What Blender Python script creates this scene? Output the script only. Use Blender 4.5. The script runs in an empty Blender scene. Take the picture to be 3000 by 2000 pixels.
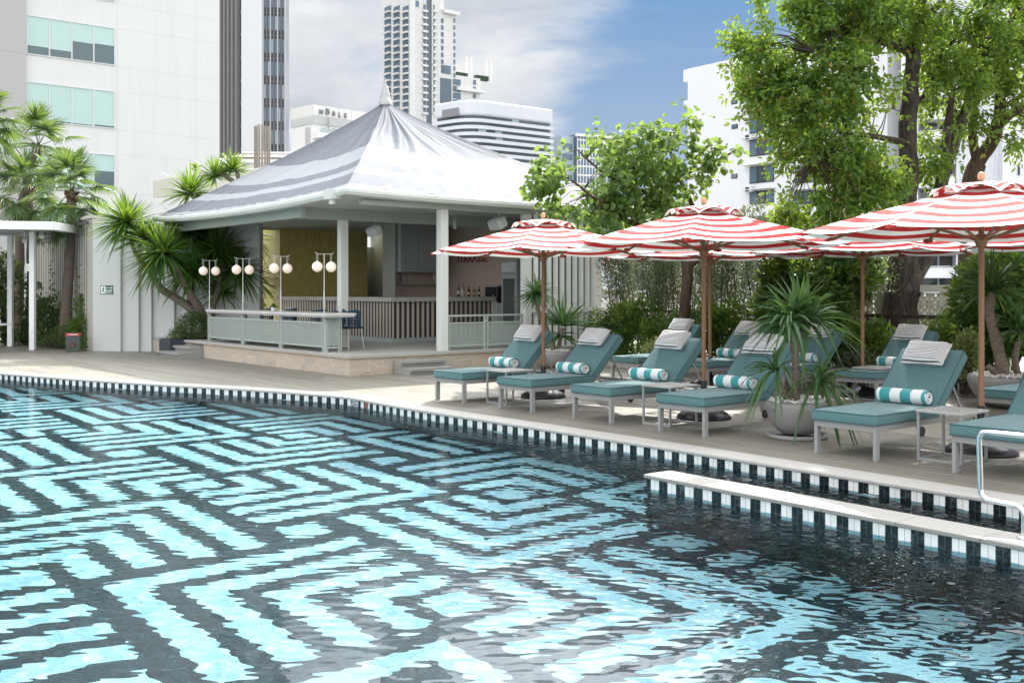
import bpy, bmesh, math, random
import numpy as np
from mathutils import Vector, Matrix, noise as mnoise
random.seed(7); np.random.seed(7)
rad = math.radians
sc = bpy.context.scene
COL = sc.collection
F, CX, HZ, CH = 3050.0, 1500.0, 851.0, 1.6      # focal length, centre and horizon in the photograph, eye height
TH = rad(38.75)                                  # the site's grid against the view
A = Vector((math.cos(TH), math.sin(TH), 0)); B = Vector((-math.sin(TH), math.cos(TH), 0)); Z = Vector((0, 0, 1))

def at(px, py, z=0.0):
    d = F * (CH - z) / (py - HZ)
    return Vector(((px - CX) / F * d, d, z))
def dp(px, py, d):
    return Vector(((px - CX) / F * d, d, CH + (HZ - py) / F * d))

# ---------------------------------------------------------------- objects
def tag(o, label=None, cat=None, group=None, kind=None):
    if label: o['label'] = label
    if cat: o['category'] = cat
    if group: o['group'] = group
    if kind: o['kind'] = kind
    return o
def thing(name, label, cat, loc=(0, 0, 0), rz=0.0, group=None):
    o = bpy.data.objects.new(name, None); COL.objects.link(o)
    o.location = loc; o.rotation_euler = (0, 0, rz)
    o.empty_display_size = 0.2
    return tag(o, label, cat, group)
def dup(root, loc, rz, label, group=None):
    r = root.copy(); COL.objects.link(r); r.location = loc; r.rotation_euler = (0, 0, rz)
    r['label'] = label
    if group: r['group'] = group
    for ch in root.children:
        c = ch.copy(); COL.objects.link(c); c.parent = r
        for g in ch.children:
            e = g.copy(); COL.objects.link(e); e.parent = c
    return r

class MB:
    """collects shapes, then links them as ONE mesh object"""
    def __init__(s): s.v = []; s.f = []; s.sm = []; s.mi = []
    def add(s, vs, fs, smooth=False, mi=0):
        n = len(s.v); s.v += [tuple(v) for v in vs]
        s.f += [tuple(i + n for i in f) for f in fs]; s.sm += [smooth] * len(fs); s.mi += [mi] * len(fs)
        return s
    def frame(s, o, x, y, z, sx, sy, sz, mi=0, ch=0.0):
        """box centred at o, axes x y z, full sizes; ch chamfers the edges along z and top"""
        o = Vector(o); x = Vector(x) * sx / 2; y = Vector(y) * sy / 2; z = Vector(z) * sz / 2
        vs = [o + x * a + y * b + z * c for c in (-1, 1) for a, b in ((-1, -1), (1, -1), (1, 1), (-1, 1))]
        return s.add(vs, [(3, 2, 1, 0), (4, 5, 6, 7), (0, 1, 5, 4), (1, 2, 6, 5), (2, 3, 7, 6), (3, 0, 4, 7)], False, mi)
    def box(s, x0, x1, y0, y1, z0, z1, mi=0):
        return s.frame(((x0 + x1) / 2, (y0 + y1) / 2, (z0 + z1) / 2), (1, 0, 0), (0, 1, 0), (0, 0, 1), x1 - x0, y1 - y0, z1 - z0, mi)
    def bar(s, p, q, w, h=None, up=Z, mi=0):
        p = Vector(p); q = Vector(q); d = (q - p); L = d.length; d.normalize()
        u = Vector(up)
        if abs(u.dot(d)) > 0.99: u = Vector((1, 0, 0)) if abs(d.x) < 0.9 else Vector((0, 1, 0))
        r = d.cross(u).normalized(); u = r.cross(d).normalized()
        return s.frame((p + q) / 2, r, d, u, w, L, h or w, mi)
    def tube(s, pts, r, n=10, smooth=True, cap=True, mi=0):
        pts = [Vector(p) for p in pts]; m = len(pts)
        rr = r if isinstance(r, (list, tuple)) else [r] * m
        ref = None; vs = []
        for i in range(m):
            t = (pts[min(i + 1, m - 1)] - pts[max(i - 1, 0)]).normalized()
            if ref is None:
                ref = Vector((0, 0, 1)) if abs(t.z) < 0.9 else Vector((1, 0, 0))
            e = (ref - t * ref.dot(t)).normalized(); g = t.cross(e); ref = e
            vs += [pts[i] + (e * math.cos(2 * math.pi * k / n) + g * math.sin(2 * math.pi * k / n)) * rr[i] for k in range(n)]
        fs = [(i * n + k, i * n + (k + 1) % n, (i + 1) * n + (k + 1) % n, (i + 1) * n + k) for i in range(m - 1) for k in range(n)]
        s.add(vs, fs, smooth, mi)
        if cap:
            s.add(vs[:n], [tuple(range(n - 1, -1, -1))], False, mi); s.add(vs[-n:], [tuple(range(n))], False, mi)
        return s
    def lathe(s, prof, o=(0, 0, 0), n=28, smooth=True, mi=0):
        o = Vector(o); m = len(prof)
        vs = [o + Vector((r * math.cos(2 * math.pi * k / n), r * math.sin(2 * math.pi * k / n), z)) for r, z in prof for k in range(n)]
        fs = [(i * n + k, i * n + (k + 1) % n, (i + 1) * n + (k + 1) % n, (i + 1) * n + k) for i in range(m - 1) for k in range(n)]
        return s.add(vs, fs, smooth, mi)
    def prism(s, poly, h0, h1, mi=0):
        """vertical prism over a polygon of (x, y)"""
        n = len(poly)
        vs = [(x, y, h0) for x, y in poly] + [(x, y, h1) for x, y in poly]
        fs = [tuple(range(n - 1, -1, -1)), tuple(range(n, 2 * n))] + [(i, (i + 1) % n, n + (i + 1) % n, n + i) for i in range(n)]
        return s.add(vs, fs, False, mi)
    def ball(s, o, r, nu=16, nv=10, sc3=(1, 1, 1), mi=0):
        o = Vector(o); vs = []
        for j in range(nv + 1):
            t = math.pi * j / nv
            for k in range(nu):
                a = 2 * math.pi * k / nu
                vs.append(o + Vector((r * sc3[0] * math.sin(t) * math.cos(a), r * sc3[1] * math.sin(t) * math.sin(a), r * sc3[2] * math.cos(t))))
        fs = [(j * nu + k, (j + 1) * nu + k, (j + 1) * nu + (k + 1) % nu, j * nu + (k + 1) % nu) for j in range(nv) for k in range(nu)]
        return s.add(vs, fs, True, mi)
    def build(s, name, mats, parent=None, bevel=0.0, seg=2, sub=0):
        me = bpy.data.meshes.new(name); me.from_pydata(s.v, [], s.f)
        me.polygons.foreach_set('use_smooth', s.sm); me.polygons.foreach_set('material_index', s.mi)
        for m in (mats if isinstance(mats, (list, tuple)) else [mats]): me.materials.append(m)
        me.update()
        o = bpy.data.objects.new(name, me); COL.objects.link(o)
        if parent: o.parent = parent
        if bevel:
            b = o.modifiers.new('bevel', 'BEVEL'); b.width = bevel; b.segments = seg; b.limit_method = 'ANGLE'; b.angle_limit = rad(40)
        if sub:
            b = o.modifiers.new('sub', 'SUBSURF'); b.levels = sub; b.render_levels = sub
        return o
def npmesh(name, V, Fq, mat, parent=None, smooth=False):
    """big mesh from numpy arrays: V (n,3), Fq (m,k)"""
    me = bpy.data.meshes.new(name); V = np.ascontiguousarray(V, np.float32); Fq = np.ascontiguousarray(Fq, np.int32)
    m, k = Fq.shape
    me.vertices.add(len(V)); me.vertices.foreach_set('co', V.ravel())
    me.loops.add(m * k); me.loops.foreach_set('vertex_index', Fq.ravel())
    me.polygons.add(m); me.polygons.foreach_set('loop_start', np.arange(0, m * k, k, dtype=np.int32))
    me.polygons.foreach_set('loop_total', np.full(m, k, np.int32))
    me.polygons.foreach_set('use_smooth', np.full(m, smooth, bool))
    for mm in (mat if isinstance(mat, (list, tuple)) else [mat]): me.materials.append(mm)
    me.update(calc_edges=True); me.validate()
    o = bpy.data.objects.new(name, me); COL.objects.link(o)
    if parent: o.parent = parent
    return o

# ---------------------------------------------------------------- materials
class NT:
    def __init__(s, name):
        s.m = bpy.data.materials.new(name); s.m.use_nodes = True
        s.t = s.m.node_tree; s.t.nodes.clear()
        s.out = s.n('ShaderNodeOutputMaterial')
    def n(s, typ, **kw):
        x = s.t.nodes.new(typ)
        for k, v in kw.items(): setattr(x, k, v)
        return x
    def l(s, a, b): s.t.links.new(a, b)
    def val(s, x, i): 
        return x
    def math(s, op, a, b=None, c=None, clamp=False):
        x = s.n('ShaderNodeMath', operation=op, use_clamp=clamp)
        for i, v in enumerate((a, b, c)):
            if v is None: continue
            if isinstance(v, (int, float)): x.inputs[i].default_value = v
            else: s.l(v, x.inputs[i])
        return x.outputs[0]
    def mix(s, f, a, b, mode='MIX'):
        x = s.n('ShaderNodeMix', data_type='RGBA', blend_type=mode)
        for i, v in ((0, f), (6, a), (7, b)):
            if isinstance(v, (int, float)): x.inputs[i].default_value = v
            elif isinstance(v, (tuple, list)): x.inputs[i].default_value = (*v, 1) if len(v) == 3 else v
            else: s.l(v, x.inputs[i])
        return x.outputs[2]
    def coord(s, kind='Object', scale=(1, 1, 1), rot=(0, 0, 0), loc=(0, 0, 0)):
        tc = s.n('ShaderNodeTexCoord'); mp = s.n('ShaderNodeMapping')
        mp.inputs['Scale'].default_value = scale; mp.inputs['Rotation'].default_value = rot; mp.inputs['Location'].default_value = loc
        s.l(tc.outputs[kind], mp.inputs[0]); return mp.outputs[0]
    def pos(s, rot=0.0, scale=(1, 1, 1)):
        g = s.n('ShaderNodeNewGeometry'); mp = s.n('ShaderNodeMapping', vector_type='POINT')
        mp.inputs['Rotation'].default_value = (0, 0, rot); mp.inputs['Scale'].default_value = scale
        s.l(g.outputs['Position'], mp.inputs[0]); return mp.outputs[0]
    def noise(s, vec, scale=5, detail=4, rough=0.55, out=0):
        x = s.n('ShaderNodeTexNoise'); x.inputs['Scale'].default_value = scale
        x.inputs['Detail'].default_value = detail; x.inputs['Roughness'].default_value = rough
        if vec is not None: s.l(vec, x.inputs['Vector'])
        return x.outputs[out]
    def ramp(s, f, stops):
        x = s.n('ShaderNodeValToRGB'); cr = x.color_ramp
        while len(cr.elements) > 1: cr.elements.remove(cr.elements[0])
        for i, (p, c) in enumerate(stops):
            e = cr.elements[0] if i == 0 else cr.elements.new(p)
            e.position = p; e.color = (*c, 1) if len(c) == 3 else c
        s.l(f, x.inputs[0]); return x.outputs[0]
    def sep(s, v):
        x = s.n('ShaderNodeSeparateXYZ'); s.l(v, x.inputs[0]); return x.outputs
    def bump(s, h, strength=0.3, dist=0.01):
        x = s.n('ShaderNodeBump'); x.inputs['Strength'].default_value = strength; x.inputs['Distance'].default_value = dist
        s.l(h, x.inputs['Height']); return x.outputs[0]
    def pbr(s, col, rough=0.5, metal=0.0, bump=None, spec=0.5, emit=None, emits=0.0, trans=0.0, alpha=None, coat=0.0, sheen=0.0):
        p = s.n('ShaderNodeBsdfPrincipled')
        def put(k, v):
            if isinstance(v, (int, float)): p.inputs[k].default_value = v
            elif isinstance(v, (tuple, list)): p.inputs[k].default_value = (*v, 1)
            else: s.l(v, p.inputs[k])
        put('Base Color', col); put('Roughness', rough); put('Metallic', metal); put('Specular IOR Level', spec)
        if bump is not None: s.l(bump, p.inputs['Normal'])
        if emit is not None: put('Emission Color', emit); put('Emission Strength', emits)
        if trans: put('Transmission Weight', trans)
        if coat: put('Coat Weight', coat)
        if sheen: put('Sheen Weight', sheen)
        return p.outputs[0]
    def done(s, sh, vol=None):
        s.l(sh, s.out.inputs[0])
        if vol is not None: s.l(vol, s.out.inputs[1])
        return s.m
_MC = {}
def plain(name, col, rough=0.5, metal=0.0, var=0.12, scale=3.0, bump=0.0, bscale=60.0, spec=0.5, **kw):
    """a painted, cast or metal surface with slight unevenness of tone and gloss"""
    if name in _MC: return _MC[name]
    t = NT(name); v = t.coord('Object'); n1 = t.noise(v, scale, 6, 0.6)
    c = t.mix(n1, [x * (1 - var) for x in col], [min(1, x * (1 + var)) for x in col])
    r = t.math('ADD', t.math('MULTIPLY', n1, 0.16), rough - 0.08, clamp=True)
    b = t.bump(t.noise(v, bscale, 3, 0.6), bump, 0.004) if bump else None
    _MC[name] = t.done(t.pbr(c, r, metal, b, spec, **kw)); return _MC[name]
# ---------------------------------------------------------------- pool
WZ, FZ = -0.12, -1.47
PM, POA, POB = 2.253, 1.925, 5.80        # the floor pattern: module and offset along the grid
def m_floor():
    t = NT('pool mosaic'); v = t.pos(); g = t.n('ShaderNodeVectorRotate', rotation_type='Z_AXIS')
    t.l(v, g.inputs['Vector']); g.inputs['Angle'].default_value = -TH
    x, y, _ = t.sep(g.outputs[0])
    u = t.math('DIVIDE', t.math('SUBTRACT', x, POA), PM); w = t.math('DIVIDE', t.math('SUBTRACT', y, POB), PM)
    iu = t.math('FLOOR', u); iw = t.math('FLOOR', w)
    fu = t.math('SUBTRACT', u, iu); fw = t.math('SUBTRACT', w, iw)
    # every second grid node carries nested right angles in two opposite quarters, their legs running a little past the node
    ring = None; e = 0.10
    for ci in (0, 1):
        for cj in (0, 1):
            I_ = t.math('ADD', iu, float(ci)); par = t.math('PINGPONG', t.math('ADD', t.math('ADD', iu, iw), float(ci + cj)), 1.0)
            sg_ = t.math('SUBTRACT', 1.0, t.math('MULTIPLY', t.math('PINGPONG', I_, 1.0), 2.0))
            x_ = t.math('SUBTRACT', fu, float(ci)); y_ = t.math('MULTIPLY', t.math('SUBTRACT', fw, float(cj)), sg_)
            mn = t.math('MINIMUM', x_, y_); mxx = t.math('MAXIMUM', x_, y_)
            for ok, r in ((t.math('GREATER_THAN', mn, -e), mxx), (t.math('LESS_THAN', mxx, e), t.math('MULTIPLY', mn, -1.0))):
                k = t.math('LESS_THAN', t.math('FRACT', t.math('DIVIDE', t.math('SUBTRACT', r, 0.155), 0.182)), 0.56)
                k = t.math('MULTIPLY', k, t.math('GREATER_THAN', r, 0.155)); k = t.math('MULTIPLY', k, t.math('LESS_THAN', r, 0.84))
                k = t.math('MULTIPLY', t.math('MULTIPLY', k, ok), par); ring = k if ring is None else t.math('MAXIMUM', ring, k)
    q = t.math('MAXIMUM', t.math('PINGPONG', u, 0.5), t.math('PINGPONG', w, 0.5))
    sq = t.math('LESS_THAN', q, 0.086)
    wht = t.math('MAXIMUM', ring, sq)
    tl = t.n('ShaderNodeVectorMath', operation='SCALE'); t.l(g.outputs[0], tl.inputs[0]); tl.inputs[3].default_value = 1 / 0.0985
    fl = t.n('ShaderNodeVectorMath', operation='FLOOR'); t.l(tl.outputs[0], fl.inputs[0])
    wn = t.n('ShaderNodeTexWhiteNoise'); t.l(fl.outputs[0], wn.inputs[0])
    lt = t.mix(wn.outputs[0], (0.22, 0.45, 0.52), (0.36, 0.58, 0.63)); dk = t.mix(wn.outputs[0], (0.001, 0.010, 0.014), (0.003, 0.024, 0.032))
    c = t.mix(wht, dk, lt)
    fr = t.n('ShaderNodeVectorMath', operation='FRACTION'); t.l(tl.outputs[0], fr.inputs[0]); fx, fy, _ = t.sep(fr.outputs[0])
    gr = t.math('MAXIMUM', t.math('GREATER_THAN', fx, 0.955), t.math('GREATER_THAN', fy, 0.955))
    c = t.mix(t.math('MULTIPLY', gr, 0.5), c, (0.04, 0.13, 0.16))
    return t.done(t.pbr(c, 0.3))
def m_water():
    t = NT('pool water')
    v = t.pos()
    gl = t.n('ShaderNodeBsdfGlossy'); gl.inputs['Roughness'].default_value = 0.0; gl.inputs['Color'].default_value = (0.95, 0.97, 1, 1)
    rf = t.n('ShaderNodeBsdfRefraction'); rf.inputs['IOR'].default_value = 1.333; rf.inputs['Roughness'].default_value = 0.0
    rf.inputs['Color'].default_value = (0.93, 0.99, 1.0, 1)
    fr = t.n('ShaderNodeFresnel'); fr.inputs[0].default_value = 1.333
    # the finest wavelets ride on the modelled ones
    na = t.noise(t.pos(0.12, (6, 13, 1)), 1.0, 0, 0.5); nb = t.noise(t.pos(-0.35, (10, 15, 1)), 1.0, 0, 0.5)
    bp_ = t.bump(t.math('ADD', na, t.math('MULTIPLY', nb, 0.6)), 1.0, 0.0022)
    for s_ in (gl, rf, fr): t.l(bp_, s_.inputs['Normal'])
    mx = t.n('ShaderNodeMixShader'); t.l(t.math('MULTIPLY', fr.outputs[0], 0.42), mx.inputs[0]); t.l(rf.outputs[0], mx.inputs[1]); t.l(gl.outputs[0], mx.inputs[2])
    return t.done(mx.outputs[0])
edge_px = [(0, 1097), (234, 1115), (468, 1130), (702, 1143), (935, 1160), (1029, 1169), (1100, 1183), (1255, 1210), (1425, 1235.5),
           (1638, 1268.5), (1850, 1302), (2105, 1342), (2360, 1384), (2615, 1425), (2870, 1466), (3000, 1487)]
E0 = [at(x, y, -0.03) for x, y in edge_px]
d0 = (E0[0] - E0[2]).normalized()
E0 = [E0[0] + d0 * k for k in (26, 14, 7, 3)] + E0 + [E0[-1] - B * k for k in (2, 5, 9, 14)]
def smooth_line(P, n=10, it=2):
    out = []
    for i in range(len(P) - 1):
        p0 = P[max(i - 1, 0)]; p1 = P[i]; p2 = P[i + 1]; p3 = P[min(i + 2, len(P) - 1)]
        L = max(2, int((p2 - p1).length / 0.12))
        for k in range(L):
            s = k / L
            out.append(0.5 * ((2 * p1) + (p2 - p0) * s + (2 * p0 - 5 * p1 + 4 * p2 - p3) * s * s + (3 * p1 - p0 - 3 * p2 + p3) * s ** 3))
    out.append(P[-1].copy())
    for _ in range(it * 6):
        out = [out[0]] + [(out[i - 1] + out[i] * 2 + out[i + 1]) / 4 for i in range(1, len(out) - 1)] + [out[-1]]
    return out
EDGE = [Vector((p.x, p.y, 0)) for p in smooth_line(E0)]
def normals(P):
    r = []
    for i in range(len(P)):
        t = (P[min(i + 1, len(P) - 1)] - P[max(i - 1, 0)]).normalized()
        r.append(Vector((-t.y, t.x, 0)))       # points away from the pool (edge runs left to right)
    return r
EN = normals(EDGE)
def sheet(name, poly, z, mat, kind='structure'):
    me = bpy.data.meshes.new(name); bm = bmesh.new()
    vs = [bm.verts.new((p[0], p[1], z)) for p in poly]
    bm.faces.new(vs); bmesh.ops.triangulate(bm, faces=bm.faces[:]); bmesh.ops.recalc_face_normals(bm, faces=bm.faces[:])
    for f in bm.faces:
        if f.normal.z < 0: f.normal_flip()
    bm.to_mesh(me); bm.free(); me.materials.append(mat)
    o = bpy.data.objects.new(name, me); COL.objects.link(o); return tag(o, kind=kind)
def strip(P, Nn, prof, name, mats, parent=None, ua='along', mi=None):
    """sweeps a profile [(offset from pool, z)] along a line; keeps the run length as a point attribute"""
    n = len(P); m = len(prof); L = [0.0]
    for i in range(1, n): L.append(L[-1] + (P[i] - P[i - 1]).length)
    V = np.array([[P[i].x + Nn[i].x * o, P[i].y + Nn[i].y * o, z] for i in range(n) for o, z in prof])
    I = np.arange(n * m).reshape(n, m)
    Q = np.stack([I[:-1, :-1], I[1:, :-1], I[1:, 1:], I[:-1, 1:]], -1).reshape(-1, 4)
    o = npmesh(name, V, Q, mats, parent)
    at_ = o.data.attributes.new(ua, 'FLOAT', 'POINT'); at_.data.foreach_set('value', np.repeat(np.array(L, np.float32), m))
    return o
def m_deck():
    t = NT('deck boards'); v = t.pos(); g = t.n('ShaderNodeVectorRotate', rotation_type='Z_AXIS')
    t.l(v, g.inputs['Vector']); g.inputs['Angle'].default_value = -TH
    x, y, _ = t.sep(g.outputs[0])
    bx = t.math('DIVIDE', x, 0.145); ib = t.math('FLOOR', bx); fb = t.math('FRACT', bx)
    wn = t.n('ShaderNodeTexWhiteNoise', noise_dimensions='1D'); t.l(ib, wn.inputs['W'])
    off = t.math('MULTIPLY', wn.outputs[0], 3.7)
    ly = t.math('DIVIDE', t.math('ADD', y, off), 2.9); il = t.math('FLOOR', ly); fl = t.math('FRACT', ly)
    w2 = t.n('ShaderNodeTexWhiteNoise', noise_dimensions='2D'); cb = t.n('ShaderNodeCombineXYZ')
    t.l(ib, cb.inputs[0]); t.l(il, cb.inputs[1]); t.l(cb.outputs[0], w2.inputs[0])
    c = t.mix(w2.outputs[0], (0.215, 0.199, 0.163), (0.285, 0.266, 0.22))
    sv = t.n('ShaderNodeVectorMath', operation='MULTIPLY'); t.l(g.outputs[0], sv.inputs[0]); sv.inputs[1].default_value = (60, 2.2, 1)
    gr = t.noise(sv.outputs[0], 1.0, 5, 0.6)
    c = t.mix(t.math('MULTIPLY', gr, 0.5), c, t.mix(1.0, c, (0.55, 0.55, 0.55), 'MULTIPLY'))
    st = t.noise(v, 0.7, 5, 0.65)
    c = t.mix(t.math('MULTIPLY', t.ramp(st, [(0.4, (0, 0, 0)), (0.75, (1, 1, 1))]), 0.35), c, (0.172, 0.162, 0.137))
    gap = t.math('GREATER_THAN', t.math('ABSOLUTE', t.math('SUBTRACT', fb, 0.5)), 0.466)
    gap = t.math('MAXIMUM', gap, t.math('LESS_THAN', fl, 0.0016))
    c = t.mix(t.math('MULTIPLY', gap, 0.9), c, (0.05, 0.045, 0.038))
    h = t.math('SUBTRACT', t.math('MULTIPLY', gr, 0.25), gap)
    rib = t.math('SINE', t.math('MULTIPLY', x, 2 * math.pi / 0.0145))
    h = t.math('ADD', h, t.math('MULTIPLY', rib, 0.12))
    return t.done(t.pbr(c, 0.55, bump=t.bump(h, 0.55, 0.004), spec=0.35))
def m_coping():
    t = NT('coping stone'); v = t.pos(); a = t.n('ShaderNodeAttribute'); a.attribute_name = 'along'
    n1 = t.noise(v, 9, 6, 0.65); c = t.mix(n1, (0.36, 0.345, 0.32), (0.48, 0.465, 0.435))
    j = t.math('FRACT', t.math('DIVIDE', a.outputs['Fac'], 0.6)); j = t.math('LESS_THAN', j, 0.008)
    pc = t.math('FLOOR', t.math('DIVIDE', a.outputs['Fac'], 0.6)); wn = t.n('ShaderNodeTexWhiteNoise', noise_dimensions='1D'); t.l(pc, wn.inputs['W'])
    c = t.mix(t.math('MULTIPLY', wn.outputs[0], 0.18), c, (0.36, 0.34, 0.31))
    c = t.mix(t.math('MULTIPLY', j, 0.6), c, (0.2, 0.19, 0.17))
    return t.done(t.pbr(c, 0.5, bump=t.bump(t.noise(v, 180, 3, 0.6), 0.25, 0.002), spec=0.4))
def m_walltile(low=-0.235):
    t = NT('waterline tile'); a = t.n('ShaderNodeAttribute'); a.attribute_name = 'along'
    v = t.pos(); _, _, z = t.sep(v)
    u = t.math('DIVIDE', a.outputs['Fac'], 0.0488); iu = t.math('FLOOR', u); fu = t.math('FRACT', u)
    par = t.math('LESS_THAN', t.math('FRACT', t.math('DIVIDE', iu, 4)), 0.4)
    band = t.math('GREATER_THAN', z, low); wht = t.math('MULTIPLY', par, band)
    wn = t.n('ShaderNodeTexWhiteNoise', noise_dimensions='1D'); t.l(iu, wn.inputs['W'])
    dk = t.mix(t.noise(v, 25, 4, 0.6), (0.004, 0.008, 0.010), (0.010, 0.024, 0.028))
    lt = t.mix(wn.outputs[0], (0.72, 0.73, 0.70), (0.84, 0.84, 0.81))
    lt = t.mix(t.math('GREATER_THAN', z, -0.128), (0.27, 0.58, 0.66), lt)  # cyan of light scattered in the water, painted into the submerged tiles
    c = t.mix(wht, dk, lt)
    gr = t.math('GREATER_THAN', t.math('ABSOLUTE', t.math('SUBTRACT', fu, 0.5)), 0.462)
    rows = t.math('LESS_THAN', t.math('FRACT', t.math('DIVIDE', t.math('SUBTRACT', z, low), 0.2)), 0.012)
    c = t.mix(t.math('MULTIPLY', t.math('MAXIMUM', gr, rows), 0.8), c, (0.11, 0.12, 0.12))
    lime = t.noise(v, 14, 4, 0.7)
    c = t.mix(t.math('MULTIPLY', t.ramp(lime, [(0.52, (0, 0, 0)), (0.7, (1, 1, 1))]), 0.14), c, (0.5, 0.5, 0.47))
    return t.done(t.pbr(c, 0.16, bump=t.bump(t.noise(v, 40, 3, 0.5), 0.12, 0.002)))
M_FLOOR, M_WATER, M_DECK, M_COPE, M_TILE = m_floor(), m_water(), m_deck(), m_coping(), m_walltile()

# ground far below the terrace, terrace deck, pool
M_GROUND = plain('street ground', (0.16, 0.155, 0.15), 0.9, var=0.2, scale=0.05)
sheet('ground', [(-2500, -2500), (2500, -2500), (2500, 2500), (-2500, 2500)], -9.0, M_GROUND)
CW = 0.30
off = [(p.x + n.x * CW, p.y + n.y * CW) for p, n in zip(EDGE, EN)]
sheet('pool_deck', off + [(46, off[-1][1]), (46, 44), (off[0][0], 44)], 0.0, M_DECK)
NEAR_Y = 2.7
k = next(i for i, p in enumerate(EDGE) if p.y < NEAR_Y)
near = [(p.x - n.x * 0.0, p.y - n.y * 0.0) for p, n in zip(EDGE[k:], EN[k:])]
sheet('near_deck', [(-33, NEAR_Y), (-33, near[-1][1])] + near[::-1], 0.0, M_DECK)
tag(strip(EDGE, EN, [(0.02, -0.034), (-0.012, -0.034), (-0.018, -0.026), (-0.018, -0.008), (-0.010, 0.002), (CW, 0.002), (CW, -0.03)], 'pool_coping', M_COPE), kind='structure')
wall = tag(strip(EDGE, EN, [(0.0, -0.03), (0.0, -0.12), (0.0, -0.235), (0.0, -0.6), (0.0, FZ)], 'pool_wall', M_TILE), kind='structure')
floor = sheet('pool_floor', [(-34, NEAR_Y - 0.5), (14, NEAR_Y - 6.5), (14, 12), (2, 17), (-34, 36)], FZ, M_FLOOR)

def water_grid():
    nx_ = 0.018
    ys = [3.7]
    while ys[-1] < 20.8: ys.append(ys[-1] + 0.0023 * ys[-1])
    xs = np.concatenate([np.arange(-34, -10.8, 0.6), np.arange(-10.8, 6.2, nx_), np.arange(6.2, 15, 0.6)])
    ys = np.concatenate([np.arange(-6, 3.7, 0.5), np.array(ys), np.arange(21.2, 37, 0.6)])
    X, Y = np.meshgrid(xs, ys); X = X.astype(np.float32); Y = Y.astype(np.float32)
    rng = np.random.RandomState(11)
    # slow warp keeps the ripples from lining up
    Xw = X + 0.05 * np.sin(1.9 * Y + 0.7 * X) + 0.02 * np.sin(4.3 * X - 2.1 * Y); Yw = Y + 0.05 * np.sin(1.3 * X + 1.7 * Y + 1.0)
    dy = 0.0023 * np.maximum(Y, 3)
    # a slow patchiness: some areas smoother than others
    pat = 0.8 + 0.35 * np.sin(0.9 * X + 0.5 * Y + 1) * np.sin(0.7 * Y - 0.6 * X) + 0.15 * np.sin(2.3 * X + 1.1) * np.sin(1.9 * Y)
    def waves(nw, l0, l1, mean, spread, slope):
        h = np.zeros_like(X)
        for _ in range(nw):
            lam = l0 * (l1 / l0) ** rng.rand(); kk = 2 * math.pi / lam; th = rng.normal(mean, spread)
            fade = np.clip(lam / (2.6 * dy) - 0.5, 0, 1)
            h += fade * (slope * lam / (2 * math.pi) * math.sqrt(2.0 / nw)) * np.sin(kk * (Xw * math.cos(th) + Yw * math.sin(th)) + rng.rand() * 6.283)
        return h
    calm = waves(48, 0.06, 0.16, 1.50, 0.34, 0.026) * pat + waves(22, 0.2, 0.7, 1.1, 0.8, 0.007)
    chop = waves(56, 0.055, 0.20, 1.2, 1.0, 0.125)
    # livelier water by the right hand ledge where the return jets are
    g = 1.0 / (1 + np.exp(-((X - 0.75 + 0.14 * (Y - 9)) / 0.7)))
    far = np.clip((Y - 10) / 9, 0, 1)
    H = calm * (1 - 0.62 * far) * (1 - 0.3 * g) + chop * g * np.clip(1.1 - far, 0.15, 1)
    edge = np.clip((X + 10.8) / 0.6, 0, 1) * np.clip((6.2 - X) / 0.3, 0, 1) * np.clip((Y - 3.7) / 0.2, 0, 1) * np.clip((20.8 - Y) / 1.0, 0, 1)
    H *= edge
    ny, nx = X.shape; I = np.arange(nx * ny).reshape(ny, nx)
    Q = np.stack([I[:-1, :-1], I[:-1, 1:], I[1:, 1:], I[1:, :-1]], -1).reshape(-1, 4)
    return npmesh('pool_water', np.stack([X, Y, H + WZ], -1).reshape(-1, 3), Q, M_WATER, smooth=True)
water = tag(water_grid(), kind='structure')
water.cycles.is_caustics_caster = True
floor.cycles.is_caustics_receiver = True; wall.cycles.is_caustics_receiver = True

# low dividing wall in the water, with its own coping
Q0 = at(1885, 1389, 0.0); DL, DW = 7.0, 0.33
dv = thing('pool_divider', 'low stone topped wall faced in black and white tiles standing in the water', 'wall', (0, 0, 0))
loop = [Q0 - B * DL, Q0.copy()]
ins = 0.018
w0 = Q0 + A * ins - B * ins; w1 = Q0 + A * (DW - ins) - B * ins
ring = [w1 - B * (DL - ins), w1, w0, w0 - B * (DL - ins)]
P = []
for i in range(3):
    nseg = max(2, int((ring[i + 1] - ring[i]).length / 0.2))
    P += [ring[i].lerp(ring[i + 1], k / nseg) for k in range(nseg)]
P.append(ring[3]); P = P[::-1]
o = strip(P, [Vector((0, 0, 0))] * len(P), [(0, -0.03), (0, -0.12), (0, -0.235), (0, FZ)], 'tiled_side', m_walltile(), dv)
o.cycles.is_caustics_receiver = True
mb = MB()
for k in range(12):
    a0 = 0.6 * k + (0.003 if k else 0); a1 = min(DL, 0.6 * (k + 1))
    if a1 <= a0: break
    c = Q0 + A * DW / 2 - B * (a0 + a1) / 2
    mb.frame((c.x, c.y, -0.014), A, B, Z, DW, a1 - a0, 0.032)
o = mb.build('coping', M_COPE, dv, bevel=0.006)

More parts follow.
